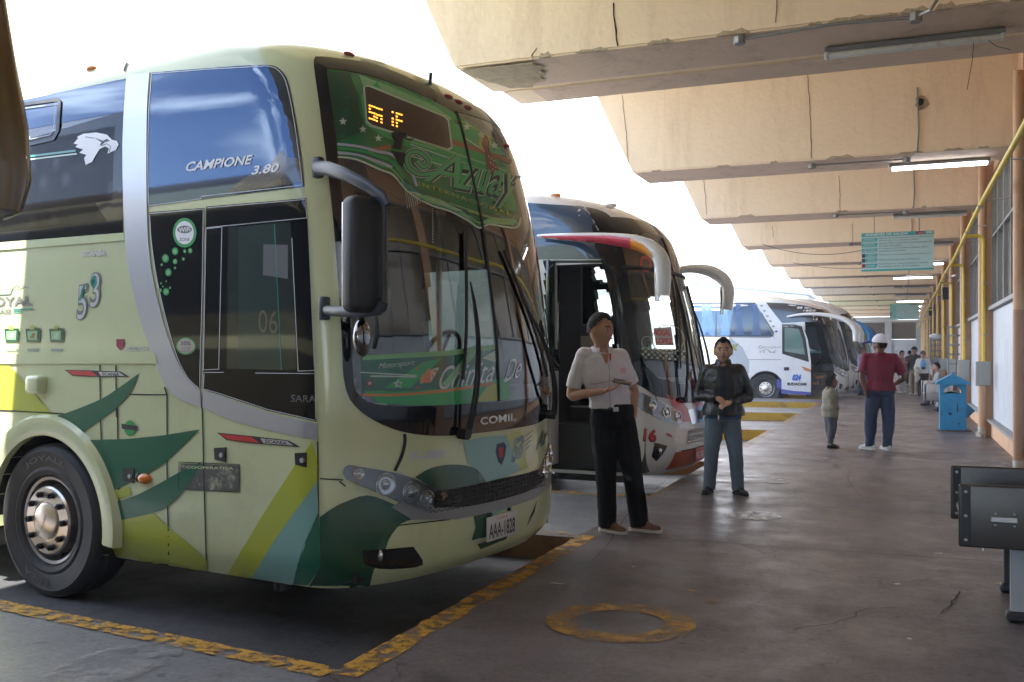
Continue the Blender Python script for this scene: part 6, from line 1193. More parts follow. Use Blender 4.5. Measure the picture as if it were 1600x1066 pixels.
# the coach beside the camera: only its brown mirror shows in the photograph, the rest lies outside the frame but mirrors in the near coach's glass
B0 = Bus('coach', (-2.75, -.15, ZB), R(-6), 'coach at the left edge showing only its brown hanging mirror', prof_g(1.08)); B0.step = 20
m_brown = mat('bronze_paint', (.13, .085, .035), .22, coat=.8, metal=.3)
g7(B0, mat('flank_bronze', (.10, .07, .035), .35), k=1.08, interior=False, detail=False, lining=False, lglass=m_dark)
B0.spoly('roof_edge_panel', [(-1.5, 3.27), (-2.2, 3.62), (-11.6, 3.62), (-11.6, 3.27)], mat('warm_cream_paint', (.62, .56, .36), .4), .006, .3, sg=1); B0.spoly('roof_edge_panel', [(-1.5, 1.72), (-1.5, 1.86), (-11.6, 1.86), (-11.6, 1.72)], MATS['warm_cream_paint'], .006, .3, sg=1)
def w0(u, v, d): r = ray(u, v); return B0.Mi @ (Vector((0, 0, CAM_H)) + r * d)
D0 = 2.25
mb = MB(); P = [w0(-40, -120, D0 + .1), w0(-22, 40, D0), w0(-16, 130, D0), w0(-10, 200, D0), w0(-8, 280, D0), w0(-12, 325, D0), w0(-16, 338, D0)]
mb.tube(P, [(.05, .04), (.055, .05), (.070, .06), (.08, .07), (.082, .075), (.07, .06), (.03, .03)], 24, up=Vector((0, 1, 0))); hm = B0.add('mirror_housing', mb, m_brown)
mb = MB(); mb.tube([w0(-40, -120, D0 + .1), w0(-60, -200, D0 + .3), tuple(B0.front([(1.0, 3.05)])[0])], .05, 10); B0.add('mirror_arm', mb, m_brown)
# ------------------------------------------------------------------ people: one continuous remeshed body each, clothes and hair as their own surfaces
def remesh(mb, name, m, parent, vox, smooth_it=4, fold=0.0, fscale=9.0, seed=0):
    me = bpy.data.meshes.new('t'); me.from_pydata([tuple(v) for v in mb.v], [], mb.f)
    bm = bmesh.new(); bm.from_mesh(me); bmesh.ops.recalc_face_normals(bm, faces=bm.faces); bm.to_mesh(me); bm.free()
    o = bpy.data.objects.new('t', me)
    r = o.modifiers.new('r', 'REMESH'); r.mode = 'VOXEL'; r.voxel_size = vox
    s = o.modifiers.new('s', 'SMOOTH'); s.iterations = smooth_it; s.factor = .5
    n = evaluated(o); bpy.data.objects.remove(o); bpy.data.meshes.remove(me)
    if fold:
        nv = len(n.vertices); NC = np.empty(nv * 3, 'f'); CO = np.empty(nv * 3, 'f'); n.vertices.foreach_get('normal', NC); n.vertices.foreach_get('co', CO); NC = NC.reshape(-1, 3).tolist(); CO = CO.reshape(-1, 3).tolist(); OUT = []
        for p, nn_ in zip(CO, NC):
            p = Vector(p); d = noise.noise(Vector((p.x * fscale, p.y * fscale, p.z * fscale * .45 + seed))) + .5 * noise.noise(Vector((p.x * fscale * 2.1 + p.z * 8, p.y * fscale * 2.1, p.z * fscale * 1.6 + seed + 9)))
            OUT += [p[0] + nn_[0] * d * fold, p[1] + nn_[1] * d * fold, p[2] + nn_[2] * d * fold]
        n.vertices.foreach_set('co', OUT); n.update()
    n.polygons.foreach_set('use_smooth', [True] * len(n.polygons)); n.materials.clear(); n.materials.append(m); n.name = name
    q = bpy.data.objects.new(name, n); scn.collection.objects.link(q); q.parent = parent; return q
def rings(mb, S, n=20):                                  # S: (cx, cy, z, rx, ry)
    vs = []
    for cx, cy, z, rx, ry in S: vs += [(cx + rx * math.cos(2 * math.pi * k / n) * (1 + .04 * math.cos(4 * math.pi * k / n)), cy + ry * math.sin(2 * math.pi * k / n), z) for k in range(n)]
    m = len(S); mb.add(vs, [(i * n + k, i * n + (k + 1) % n, (i + 1) * n + (k + 1) % n, (i + 1) * n + k) for i in range(m - 1) for k in range(n)] + [tuple(reversed(range(n))), tuple((m - 1) * n + k for k in range(n))])
def limb(mb, pts, rad, n=12):
    P = cr([tuple(p) for p in pts], 4); Rr = [x[0] for x in cr([(r, 0) for r in rad], 4)]; mb.tube(P, Rr, n)
    mb.ell(pts[0], (rad[0],) * 3, 10, 7); mb.ell(pts[-1], (rad[-1],) * 3, 10, 7)
def headmesh(mb, c, s, Mh, infl=0.0, keep=None, nz=0.0, nn=36, mm=26, jaw=.30):
    idx = {}; vs = []; fs = []
    for i in range(mm + 1):
        th = math.pi * i / mm
        for k in range(nn):
            ph = 2 * math.pi * k / nn; x, y, z = math.sin(th) * math.cos(ph), math.sin(th) * math.sin(ph), math.cos(th)
            r = Vector((x * .074, y * .094, z * .118)); lo = max(0, -z)
            r.x *= 1 - jaw * lo ** 1.4; r.y *= (1 - .10 * lo) if y < 0 else (1 - .25 * lo); r.y += .012 * (z > 0) * z * (1 if y > 0 else .2)
            if y < 0:
                g = lambda cx, cz, sx, sz: math.exp(-((x - cx) / sx) ** 2 - ((z - cz) / sz) ** 2)
                r.y -= .022 * g(0, -.16, .13, .17) + .012 * g(0, .0, .09, .14) + .006 * g(0, .22, .6, .10) + .010 * g(0, -.78, .35, .14) + .006 * g(0, -.44, .28, .07)
                r.y += .010 * (g(.40, .06, .17, .12) + g(-.40, .06, .17, .12)) + .004 * g(0, -.34, .3, .05)
                r.x += .004 * x * g(0, -.12, 1.2, .18)
            nrm_ = Vector((x, y, z)); q = r + nrm_ * infl
            if nz: q += nrm_ * nz * (noise.noise(Vector((x * 9, y * 9, z * 9))) + .6 * noise.noise(Vector((x * 21, y * 21, z * 21))))
            vs.append(Vector(c) + Mh @ (q * s))
    for i in range(mm):
        for k in range(nn):
            th = math.pi * (i + .5) / mm; ph = 2 * math.pi * (k + .5) / nn; d = (math.sin(th) * math.cos(ph), math.sin(th) * math.sin(ph), math.cos(th))
            if keep is None or keep(*d): fs.append((i * nn + k, (i + 1) * nn + k, (i + 1) * nn + (k + 1) % nn, i * nn + (k + 1) % nn))
    mb.add(vs, fs)
def hand(mb, w, d, nrm_, s=1.0, curl=.5, side=1, spread=.14, thumb=.5):
    d = Vector(d).normalized(); n = Vector(nrm_); n = (n - d * n.dot(d)).normalized(); a = d.cross(n) * side    # a: towards the thumb
    Mx = Matrix((a, d, n)).transposed(); w = Vector(w)
    mb.ell(w + d * .045 * s, (.040 * s, .052 * s, .017 * s), 12, 8, Mx)
    for i, (off, ln) in enumerate(((.029, .072), (.010, .082), (-.010, .076), (-.028, .060))):
        p = w + d * .078 * s + a * off * s; dd = (d + a * (off * spread / .03)).normalized(); P = [p - d * .02 * s, p]; c = 0
        for j, q in enumerate((.42, .32, .26)):
            c += curl * (.7 + .15 * i if j else .5); v = (dd * math.cos(c) + n * math.sin(c)); P.append(P[-1] + v * ln * q * s)
        limb(mb, P, [.0095 * s, .0095 * s, .0088 * s, .0082 * s, .0070 * s], 8)
    p = w + d * .025 * s + a * .032 * s; v = (a * .75 + d * .65 + n * thumb).normalized(); P = [p, p + v * .034 * s, p + v * .034 * s + (v * .6 + d * .5 + n * thumb * .6).normalized() * .03 * s]; limb(mb, P, [.012 * s, .0105 * s, .0085 * s], 8)
def skin(nm, c): return mat(nm, c, .5, var=.12, vscale=14, spec=.4, bump=.05, bscale=120)
DEF = dict(pel=(0, 0, .95), che=(0, 0, 1.27), nek=(0, .01, 1.46), hed=(0, -.022, 1.602), shR=(-.165, .01, 1.395), elR=(-.235, .02, 1.12), wrR=(-.25, -.04, .88), shL=(.165, .01, 1.395), elL=(.235, .02, 1.12), wrL=(.25, -.04, .88), hiR=(-.088, 0, .90), knR=(-.10, -.015, .49), anR=(-.11, .02, .085), hiL=(.088, 0, .90), knL=(.10, -.015, .49), anL=(.11, .02, .085))
def person(label, loc, rz, H, J=None, top=None, bot=None, shoe=None, hair=None, sk=None, hy=0, ht=0, vox=.010, fat=1.0, head=1.0, sleeve='long', hands=None, feet=(0, 0), jacket=False, thing=None, lower='trousers', group=None, hairlen=.25, sole=None, shirt_hem=.90, hat=None, hnz=.006, hinf=.012, cat='person', socks=None, nm='person', legw=1.12):
    k = H / 1.75; Jn = {a: Vector(b) * k for a, b in {**DEF, **(J or {})}.items()}; e = empty(nm, loc, R(rz), label, cat, group); f = fat; s = k
    hs = s * head * 1.13; Mh = Matrix.Rotation(R(hy), 3, 'Z') @ Matrix.Rotation(R(-ht), 3, 'X')
    hc = Jn['hed']; pe, ch, ne = Jn['pel'], Jn['che'], Jn['nek']
    def torso(mb, i, zlo, zhi=None, hemx=0):
        L_ = []
        for t, rx, ry in ((-.35, .155, .105), (-.12, .165, .118), (0, .160, .115), (.3, .145, .105), (.6, .152, .110), (.85, .168, .115), (1.0, .175, .112), (1.25, .172, .102), (1.42, .145, .085), (1.53, .085, .066)):
            if t <= 1: c = pe.lerp(ch, t)
            else: c = ch.lerp(ne, (t - 1) / .6)
            L_.append((c.x, c.y, c.z, (rx * f + i + (.016 if i > 0 and shirt_hem < .95 and t < .3 else 0)) * s, (ry * f + i + (.018 if i > 0 and shirt_hem < .95 and t < .3 else 0)) * s))
        L_ = [r for r in L_ if r[2] >= zlo * k - .001]
        if L_[0][2] > zlo * k + .01: r = L_[0]; L_ = [(r[0], r[1], zlo * k, r[3] + hemx * s, r[4] + hemx * s)] + L_
        rings(mb, L_)
    aR = [(.058, .052, .046, .042, .036, .028), 0][0]
    # body
    b = MB(); torso(b, -.012, .83)
    limb(b, [ch.lerp(ne, .75), ne, ne.lerp(hc, .45) + Vector((0, .01, 0)) * s], [.082 * s, .064 * s, .060 * s]); headmesh(b, hc, hs, Mh)
    for sx in (-1, 1): b.ell(hc + Mh @ Vector((sx * .076, .006, -.008)) * hs, (.013 * hs, .020 * hs, .033 * hs), 10, 8, Mh)
    for sd in 'RL':
        sh, el, wr = Jn['sh' + sd], Jn['el' + sd], Jn['wr' + sd]
        limb(b, [ch.lerp(ne, .55), sh], [.06 * s, .05 * s]); limb(b, [sh, sh.lerp(el, .5), el, el.lerp(wr, .35), wr], [.050 * s * f, .043 * s * f, .037 * s, .038 * s * f, .026 * s])
        hd = (hands or {}).get(sd)
        if hd != 'pocket':
            dd = (wr - el).normalized(); cu = .45
            nn_ = Vector((1 if sd == 'R' else -1, 0, 0)) if abs(dd.z) > .7 else Vector((0, 0, 1))
            if hd: dd = Vector(hd[0]).normalized(); nn_ = Vector(hd[1]); cu = hd[2]
            hand(b, wr, dd, nn_, s * .98, cu, side=(hd[3] if hd and len(hd) > 3 else (1 if sd == 'R' else -1)))
        hi, kn, an = Jn['hi' + sd], Jn['kn' + sd], Jn['an' + sd]
        limb(b, [hi, hi.lerp(kn, .5), kn, kn.lerp(an, .35), an], [.080 * s * f, .066 * s * f, .050 * s, .047 * s, .034 * s])
    bd = remesh(b, 'body', sk, e, vox, 2)
    # face
    if vox < .02:
        mw = mat('eye_white', (.30, .27, .25), .3); mk = mat('eye_dark', (.02, .012, .01), .2); ml = mat('lip', (.22, .08, .07), .5); hb = hair or mk
        for sx in (-1, 1):
            q = MB(); q.ell(hc + Mh @ Vector((sx * .030, -.078, .008)) * hs, (.0125 * hs, .007 * hs, .0052 * hs), 10, 6, Mh); ey = remesh_none(q, 'eye', mw, e)
            q = MB(); q.ell(hc + Mh @ Vector((sx * .030, -.0835, .008)) * hs, (.0056 * hs, .0035 * hs, .0052 * hs), 8, 6, Mh); remesh_none(q, 'iris', mk, ey)
            q = MB(); q.tube([hc + Mh @ Vector((sx * a_, b_, c_)) * hs for a_, b_, c_ in ((.013, -.0905, .026), (.030, -.0885, .031), (.048, -.077, .026))], [.0035 * hs, .0045 * hs, .003 * hs], 6); remesh_none(q, 'eyebrow', hb, e)
        q = MB(); q.tube([hc + Mh @ Vector((a_, b_, -.052)) * hs for a_, b_ in ((-.026, -.083), (-.012, -.0925), (0, -.094), (.012, -.0925), (.026, -.083))], [.002 * hs, .0045 * hs, .005 * hs, .0045 * hs, .002 * hs], 6); remesh_none(q, 'mouth', ml, e)
    # hair
    if hair:
        q = MB(); hl_ = hairlen; headmesh(q, hc, hs, Mh, hinf, lambda x, y, z: z > (.60 + .08 * abs(x) if y < -.5 else (.60 - (y + .5) * .9 if y < .35 else -hl_)), hnz); remesh_none(q, 'hair', hair, e, True)
    if hat == 'cap':
        q = MB(); headmesh(q, hc + Mh @ Vector((0, 0, .012)) * hs, hs, Mh, .017, lambda x, y, z: z > .16, .0015); cp = remesh_none(q, 'cap', mat('white_cap_cloth', (.62, .63, .70), .8, bump=.1), e, True)
        q = MB(); q.ell(hc + Mh @ Vector((0, -.145, .030)) * hs, (.080 * hs, .105 * hs, .014 * hs), 18, 6, Mh @ Matrix.Rotation(R(16), 3, 'X')); remesh_none(q, 'cap_brim', mat('blue_cap_brim', (.06, .09, .30), .7), cp)
    if hat == 'black':
        q = MB(); headmesh(q, hc, hs, Mh, .022, lambda x, y, z: z > .30, .002); cp = remesh_none(q, 'hat', mat('black_hat_cloth', (.015, .015, .016), .8), e, True)
        q = MB(); q.ell(hc + Mh @ Vector((0, -.03, .045)) * hs, (.115 * hs, .135 * hs, .010 * hs), 18, 6, Mh); remesh_none(q, 'hat_brim', MATS['black_hat_cloth'], cp)
    # top
    ij = .030 if jacket else .012; t = MB(); torso(t, ij, shirt_hem, hemx=.004)
    for sd in 'RL':
        sh, el, wr = Jn['sh' + sd], Jn['el' + sd], Jn['wr' + sd]; base = .062 * s * f + (.006 if jacket else 0)
        limb(t, [ch.lerp(ne, .62), sh], [.080 * s, base])
        if sleeve == 'short': P = [sh, sh.lerp(el, .45), sh.lerp(el, .82)]; t.tube(cr([tuple(p) for p in P], 5), [x[0] for x in cr([(base, 0), (base * .98, 0), (base * .96, 0)], 5)], 14); t.ell(sh, (base,) * 3)
        elif sleeve == 'long': limb(t, [sh, sh.lerp(el, .5), el, el.lerp(wr, .4), el.lerp(wr, .93)], [base, base * .90, base * .84, base * .78, base * .62])
    tp = remesh(t, 'jacket' if jacket else 'shirt', top, e, vox * .9, 3, fold=.009 * s if jacket else .0085 * s, fscale=8 if not jacket else 11, seed=loc[0])
    q = MB(); c0 = ne + Vector((0, .004, -.012)) * s; nn2 = 20; cz = .065 if jacket else .036
    vs = []
    for i in range(nn2 + 1):
        a = math.pi * (-.5 + .14) + (2 * math.pi - .28 * math.pi) * i / nn2
        for dz, dr_ in ((-.012, .024), (cz * .6, .012), (cz, .008), (cz * .9, .018), (.0, .034)): vs.append(c0 + Vector(((.064 + dr_) * math.cos(a), (.062 + dr_) * math.sin(a) + (-.012 if a < 0 or a > math.pi else 0), dz - .012 * (math.sin(a) < -.5))) * s)
    q.add(vs, [(5 * i + j, 5 * i + j + 1, 5 * i + j + 6, 5 * i + j + 5) for i in range(nn2) for j in range(4)]); remesh_none(q, 'collar', top, tp, True)
    # bottoms
    q = MB()
    ctr = [pe + Vector((0, 0, .075)) * s]
    if lower == 'trousers':
        rings(q, [(pe.x, pe.y, pe.z + .07 * s, (.150 * f + .010) * s, (.108 * f + .010) * s), (pe.x, pe.y, pe.z, (.158 * f + .012) * s, (.116 * f + .012) * s), (pe.x, pe.y + .006, pe.z - .08 * s, (.164 * f + .010) * s, (.118 * f + .010) * s), (pe.x, pe.y, pe.z - .15 * s, .13 * f * s, .09 * f * s)])
        for sd in 'RL':
            hi, kn, an = Jn['hi' + sd], Jn['kn' + sd], Jn['an' + sd]; up_ = (kn - an).normalized(); hem = an + up_ * (-.035 if socks is None else .02) * s
            limb(q, [hi, hi.lerp(kn, .5), kn, kn.lerp(hem, .5)], [.092 * s * f, .080 * s * f * legw, .068 * s * f * legw, .063 * s * f * legw]); q.tube([kn.lerp(hem, .4), kn.lerp(hem, .75), hem], [.063 * s * f * legw, .062 * s * legw, .061 * s * legw], 14)
    else: rings(q, [(pe.x, pe.y, .42 * k, .21 * s, .17 * s), (pe.x, pe.y, .65 * k, .19 * s, .15 * s), (pe.x, pe.y, .88 * k, .175 * f * s, .125 * s), (pe.x, pe.y, 1.02 * k, .15 * f * s, .11 * s)])
    remesh(q, 'trousers' if lower == 'trousers' else 'skirt', bot, e, vox * .9, 3, fold=.011 * s, fscale=8, seed=loc[1])
    # shoes
    for sd, fy in zip('RL', feet):
        an = Jn['an' + sd]; Mf = Matrix.Rotation(R(fy), 3, 'Z'); F = lambda x, y, z: Vector((an.x, an.y, 0)) + Mf @ (Vector((x, y, z)) * s)
        zz = (an.z / k - .085)
        q = MB(); q.ell(F(0, .035, .052 + zz), (.037 * s, .045 * s, .045 * s), 14, 9, Mf); q.ell(F(0, -.04, .050 + zz), (.040 * s, .085 * s, .040 * s), 14, 9, Mf); q.ell(F(0, -.125, .036 + zz), (.043 * s, .062 * s, .026 * s), 14, 9, Mf); q.ell(F(0, .0, .078 + zz), (.036 * s, .055 * s, .040 * s), 14, 9, Mf)
        shm = remesh(q, 'shoe', shoe, e, vox * .8, 3)
        q = MB(); prof = cr([(0, .085), (.036, .06), (.036, .0), (.046, -.10), (.036, -.17), (0, -.193), (-.036, -.17), (-.044, -.10), (-.036, 0), (-.036, .06)], 3, True)
        q.prism(prof, lambda p: F(p[0], p[1], .002 + zz), lambda p: F(p[0] * 1.02, p[1] * 1.01, .024 + zz)); remesh_none(q, 'sole', sole or shoe, shm)
        if socks is not None: q = MB(); q.tube([an + Vector((0, 0, -.02)) * s, an + Vector((0, 0, .07)) * s], .037 * s, 12); remesh_none(q, 'sock', socks, e, True)
        if (hands or {}).get('belt') is not None and sd == 'R':
            pass
    return e, Jn
def remesh_none(mb, name, m, parent, smooth=True):
    o = mb.build(name, m, None, smooth, clean=False); o.parent = parent; return o

sk1 = skin('skin_brown', (.40, .215, .145)); sk2 = skin('skin_tan', (.44, .25, .17)); sk3 = skin('skin_dark', (.115, .055, .035)); sk4 = skin('skin_light', (.46, .27, .19))
m_hair = mat('black_hair', (.010, .008, .007), .7, var=.4, bump=.6, bscale=90, spec=.15); m_afro = mat('curly_dark_hair', (.020, .014, .011), .8, var=.5, bump=1.0, bscale=110)
cl = lambda n, c, r=.85, **k: mat(n, c, r, var=k.pop('var', .10), vscale=k.pop('vscale', 12), bump=k.pop('bump', .12), bscale=k.pop('bscale', 260), **k)

# the man with the phone
g_ = gpx(957, 832); m_ws = cl('white_shirt_cloth', (.60, .57, .62), .8)
e1, J1 = person('man in a white short-sleeved shirt and black trousers, looking aside and holding a phone', (g_.x, g_.y, 0), 28, 1.80,
    dict(pel=(0, 0, .95), che=(-.065, 0, 1.26), nek=(-.085, 0, 1.455), hed=(-.10, -.04, 1.602), shR=(-.232, .01, 1.415), elR=(-.33, .03, 1.09), wrR=(-.115, -.19, 1.13), shL=(.070, .01, 1.40), elL=(.185, .05, 1.13), wrL=(.165, -.03, .93), hiR=(-.08, 0, .90), knR=(-.06, -.03, .49), anR=(-.035, .03, .085), hiL=(.09, 0, .90), knL=(.15, -.03, .49), anL=(.215, .0, .090)),
    top=m_ws, bot=cl('black_trouser_cloth', (.004, .0045, .006), .9, spec=.2), shoe=mat('brown_suede', (.16, .075, .045), .85, var=.2), sole=mat('pale_sole', (.50, .46, .42), .7), hair=m_hair, sk=sk1, hy=38, ht=-2, vox=.0085, fat=1.02, sleeve='short', hands={'R': ((.93, -.28, .30), (0, -.2, 1), .35, 1), 'L': 'pocket'}, feet=(38, 55), legw=1.24, shirt_hem=.985, hairlen=.15, hinf=.014)
def P1(x, y, z): return Vector((x, y, z)) * (1.80 / 1.75)
q = MB(); q.tube([P1(.0, 0, .985) + Vector((.165 * math.cos(a) * 1.0, .125 * math.sin(a), 0)) for a in np.linspace(0, 2 * math.pi, 25)], [(.003, .018)] * 25, 8); remesh_none(q, 'belt', mat('black_belt', (.012, .012, .012), .3), e1)
q = MB(); q.box(P1(.0, -.128, .985), (.045, .008, .038), bev=.004); remesh_none(q, 'belt_buckle', m_steel, e1)
q = MB(); q.box(P1(-.055, -.135, 1.20), (.022, .004, .40)); 
m_pk = cl('pale_pink_trim', (.55, .35, .38)); m_cored = mat('collar_red', (.5, .03, .04), .8)
q = MB()
for zz in (1.35, 1.27, 1.19, 1.11): q.ell(P1(-.052, -.133, zz), (.0055, .003, .0055), 8, 5)
remesh_none(q, 'shirt_buttons', mat('button', (.5, .5, .52), .4), e1)
v, f = text2d('Turismo', .3, .01)
def chest(bv, pts, off=.004):
    o = [];
    for p in pts: h_ = bv.ray_cast(Vector((p[0], -1.0, p[1])), Vector((0, 1, 0))); o.append((h_[0] + Vector((0, -off, 0))) if h_[0] else Vector((p[0], -.13, p[1])))
    return o
sh_o = [o for o in kids(e1) if o.name.startswith('shirt')][0]; bv1 = BVHTree.FromPolygons([x.co.copy() for x in sh_o.data.vertices], [tuple(p.vertices) for p in sh_o.data.polygons])
for txt, zt in (('Flota', 1.335), ('Imbabura', 1.318), ('Express', 1.301)): v, f = text2d(txt, .2, .01); q = MB(); q.add(chest(bv1, [(.045 + .055 * a, zt + .013 * b) for a, b in v]), f); remesh_none(q, 'shirt_lettering', m_redtx, sh_o, False)
v, f = stroke([(-.17, 1.225), (-.05, 1.245), (.07, 1.25)], .006); 
for pts in ([(-.205, 1.215), (-.14, 1.222), (-.06, 1.24), (-.058, 1.24)], [(-.045, 1.243), (.02, 1.25), (.075, 1.252)], [(-.057, 1.43), (-.053, 1.3), (-.05, 1.15), (-.045, 1.02)]): v, f = stroke(cr(pts, 6), .005); q = MB(); q.add(chest(bv1, v, .0025), f); remesh_none(q, 'shirt_seam', mat('seam_shadow', (.30, .24, .27), .9), sh_o, False)
q = MB(); v, f = tess([(-.132, 1.475), (-.040, 1.475), (-.060, 1.40), (-.075, 1.375)], .02); q.add(chest(bv1, v, .004), f); remesh_none(q, 'open_neck', sk1, e1, True)
for pl_ in ([(-.125, 1.485), (-.165, 1.455), (-.125, 1.385), (-.080, 1.375)], [(-.045, 1.485), (-.012, 1.45), (-.030, 1.385), (-.068, 1.378)]): q = MB(); v, f = tess(pl_, .02); q.add(chest(bv1, v, .010), f); remesh_none(q, 'collar_flap', m_ws, sh_o, True)
q = MB(); v, f = tess([(-.044, 1.478), (-.028, 1.46), (-.038, 1.41), (-.052, 1.40)], .02); q.add(chest(bv1, v, .0115), f); remesh_none(q, 'collar_lining', m_cored, sh_o, True)
w_ = J1['wrR']; pw = wm(e1) @ (w_ + Vector((.145, -.05, .075)))
ph = MB(); ph.box((0, 0, 0), (.075, .145, .009), bev=.004, M=Matrix.Rotation(R(28 + 65), 3, 'Z') @ Matrix.Rotation(R(-22), 3, 'Y') @ Matrix.Rotation(R(12), 3, 'X')); o = ph.build('phone', mat('phone_black', (.015, .015, .018), .12, coat=1), None, True); o.location = pw; tag(o, 'dark smartphone held by the man in the white short-sleeved shirt', 'phone')

# the man in the leather jacket
g_ = gpx(1130, 772); m_lea = mat('black_leather', (.007, .009, .011), .36, var=.3, vscale=8, bump=.5, bscale=30, coat=.15)
e2, J2 = person('man in a black leather jacket and blue jeans facing the camera with clasped hands', (g_.x, g_.y, 0), 9.7, 1.63,
    dict(elR=(-.285, .04, 1.10), wrR=(-.075, -.215, 1.09), elL=(.285, .04, 1.10), wrL=(.085, -.225, 1.04), shR=(-.175, .01, 1.385), shL=(.175, .01, 1.385), anR=(-.155, .03, .085), anL=(.16, .02, .085), knR=(-.125, -.02, .49), knL=(.13, -.02, .49)),
    top=m_lea, bot=cl('washed_jeans', (.095, .13, .175), .85, var=.35, vscale=5), shoe=mat('black_shoe', (.014, .014, .015), .45), hair=m_hair, sk=sk2, vox=.0085, fat=1.10, head=1.08, legw=1.15, jacket=True, shirt_hem=.88, feet=(-18, 32), hands={'R': ((.80, -.25, -.52), (-.2, .55, -.4), .45, 1), 'L': ((-.80, -.15, -.30), (.1, .6, -.6), .45, -1)}, hairlen=.12, hinf=.010)
jk = [o for o in kids(e2) if o.name.startswith('jacket')][0]; bv2 = BVHTree.FromPolygons([x.co.copy() for x in jk.data.vertices], [tuple(p.vertices) for p in jk.data.polygons]); k2 = 1.63 / 1.75
vs_, fs_ = tess([(-.035, 1.44), (.035, 1.44), (.045, 1.15), (.05, .90), (-.045, .90), (-.045, 1.15)], .03); q = MB(); q.add(chest(bv2, [(a * k2, b * k2) for a, b in vs_], .004), fs_); remesh_none(q, 'shirt_front', cl('dark_navy_shirt', (.010, .016, .035)), e2, True)
for sx in (-1, 1): v, f = stroke(cr([(sx * .037, 1.45), (sx * .042, 1.2), (sx * .048, .89)], 6), .009); q = MB(); q.add(chest(bv2, [(a * k2, b * k2) for a, b in v], .007), f); remesh_none(q, 'jacket_zip', m_bplas, jk, False)
q = MB(); q.box((-.05 * k2, -.165, .87 * k2), (.012, .008, .05)); remesh_none(q, 'zip_pull', m_steel, jk)
q = MB(); rings(q, [(0, 0, .845 * k2, .180, .140), (0, 0, .93 * k2, .178, .138)]); remesh_none(q, 'shirt_hem', cl('blue_shirt_hem', (.025, .06, .13)), e2, True)

# the man in maroon, seen from behind
g_ = gpx(1375, 703)
e3, J3 = person('man in a maroon tee-shirt, jeans and white cap seen from behind', (g_.x, g_.y, 0), 188, 1.76,
    dict(shR=(-.20, .0, 1.40), shL=(.20, .0, 1.40), elR=(-.345, .03, 1.10), wrR=(-.20, -.16, .98), elL=(.275, .05, 1.12), wrL=(.22, .10, .90), knR=(-.125, -.02, .49), knL=(.13, -.02, .49), anR=(-.10, .03, .085), anL=(.15, .02, .085)),
    top=cl('maroon_cotton', (.15, .010, .034)), bot=cl('dark_blue_jeans', (.018, .035, .085), .85, var=.35), shoe=mat('white_trainer', (.62, .63, .64), .5), hair=m_hair, sk=sk3, hy=58, ht=4, vox=.012, fat=1.22, sleeve='short', legw=1.15, hands={'L': ((-.1, -.1, -1), (-1, 0, 0), .9), 'R': 'pocket'}, feet=(20, 45), shirt_hem=.90, hat='cap', hairlen=.3, hinf=.004, hnz=.001, head=1.02)
# the child
g_ = gpx(1297, 700)
e4, J4 = person('small child with curly dark hair and an olive jacket standing beside the maroon-shirted man', (g_.x, g_.y, 0), 112, 1.17,
    dict(hed=(0, -.03, 1.53), nek=(0, .01, 1.38), che=(0, 0, 1.20), shR=(-.15, .01, 1.32), shL=(.15, .01, 1.32), elR=(-.20, .03, 1.05), wrR=(-.19, -.06, .80), elL=(.20, .03, 1.05), wrL=(.19, -.06, .80), knR=(-.085, -.02, .46), knL=(.085, -.02, .46), anR=(-.085, .03, .085), anL=(.085, -.05, .085)),
    top=cl('olive_jacket_cloth', (.20, .19, .15), .9, var=.3, vscale=25), bot=cl('grey_leggings', (.06, .075, .09)), shoe=mat('black_shoe', (.014, .014, .015), .45), hair=m_afro, sk=skin('skin_child', (.22, .11, .07)), vox=.010, fat=1.30, head=1.28, jacket=True, shirt_hem=.72, hairlen=.25, hinf=.040, hnz=.022, socks=m_wht if False else mat('white_sock', (.6, .6, .6), .9), feet=(-5, -5), ht=8)
# people farther along
def far(label, u, v, rz, H, **kw): g_ = gpx(u, v); return person(label, (g_.x, g_.y, 0), rz, H, vox=.02, **kw)
far('man in a pale blue shirt and navy trousers reading beside the third coach', 1346, 618, 75, 1.72, J=dict(elR=(-.22, -.06, 1.12), wrR=(-.08, -.28, 1.18), elL=(.22, -.06, 1.12), wrL=(.05, -.30, 1.18)), top=cl('pale_blue_shirt', (.25, .35, .55)), bot=cl('navy_trousers', (.02, .04, .08)), shoe=MATS['black_shoe'], hair=m_hair, sk=sk1, fat=1.15, sleeve='short', ht=18)
eL, JL = far('woman in a white cardigan, blue top and black hat behind the pale bench', 1442, 621, 5, 1.60, J=dict(wrR=(-.20, -.14, .92), elR=(-.26, 0, 1.1), elL=(.28, .0, 1.1), wrL=(.29, -.1, .85)), top=cl('white_cardigan', (.62, .62, .60)), bot=cl('black_skirt_cloth', (.02, .014, .014)), shoe=MATS['black_shoe'], hair=m_hair, sk=sk4, fat=1.2, hat='black', lower='trousers')
q = MB(); q.ell((0, -.12, 1.13), (.10, .045, .17), 12, 8); remesh_none(q, 'blue_top', cl('light_blue_top', (.16, .36, .60)), eL, True)
q = MB(); q.tube([(-.04, -.13, 1.30), (0, -.175, 1.02), (.04, -.13, 1.30)], .006, 5); q.box((0, -.18, 1.0), (.12, .06, .08), bev=.01); o = thingmesh(q, 'camera', m_bplas, 'black camera hanging on the chest of the woman in the white cardigan', 'camera', base=(0, 0, 0)); o.location = eL.location; o.rotation_euler = eL.rotation_euler
q = MB(); P = Vector((-.20, -.20, .85))
for i in range(6): q.ell(P + Vector((.03 * math.sin(i * 2), .02 * math.cos(i * 3), -.07 * i + .1)), (.10 - .008 * i, .06, .09), 10, 7)
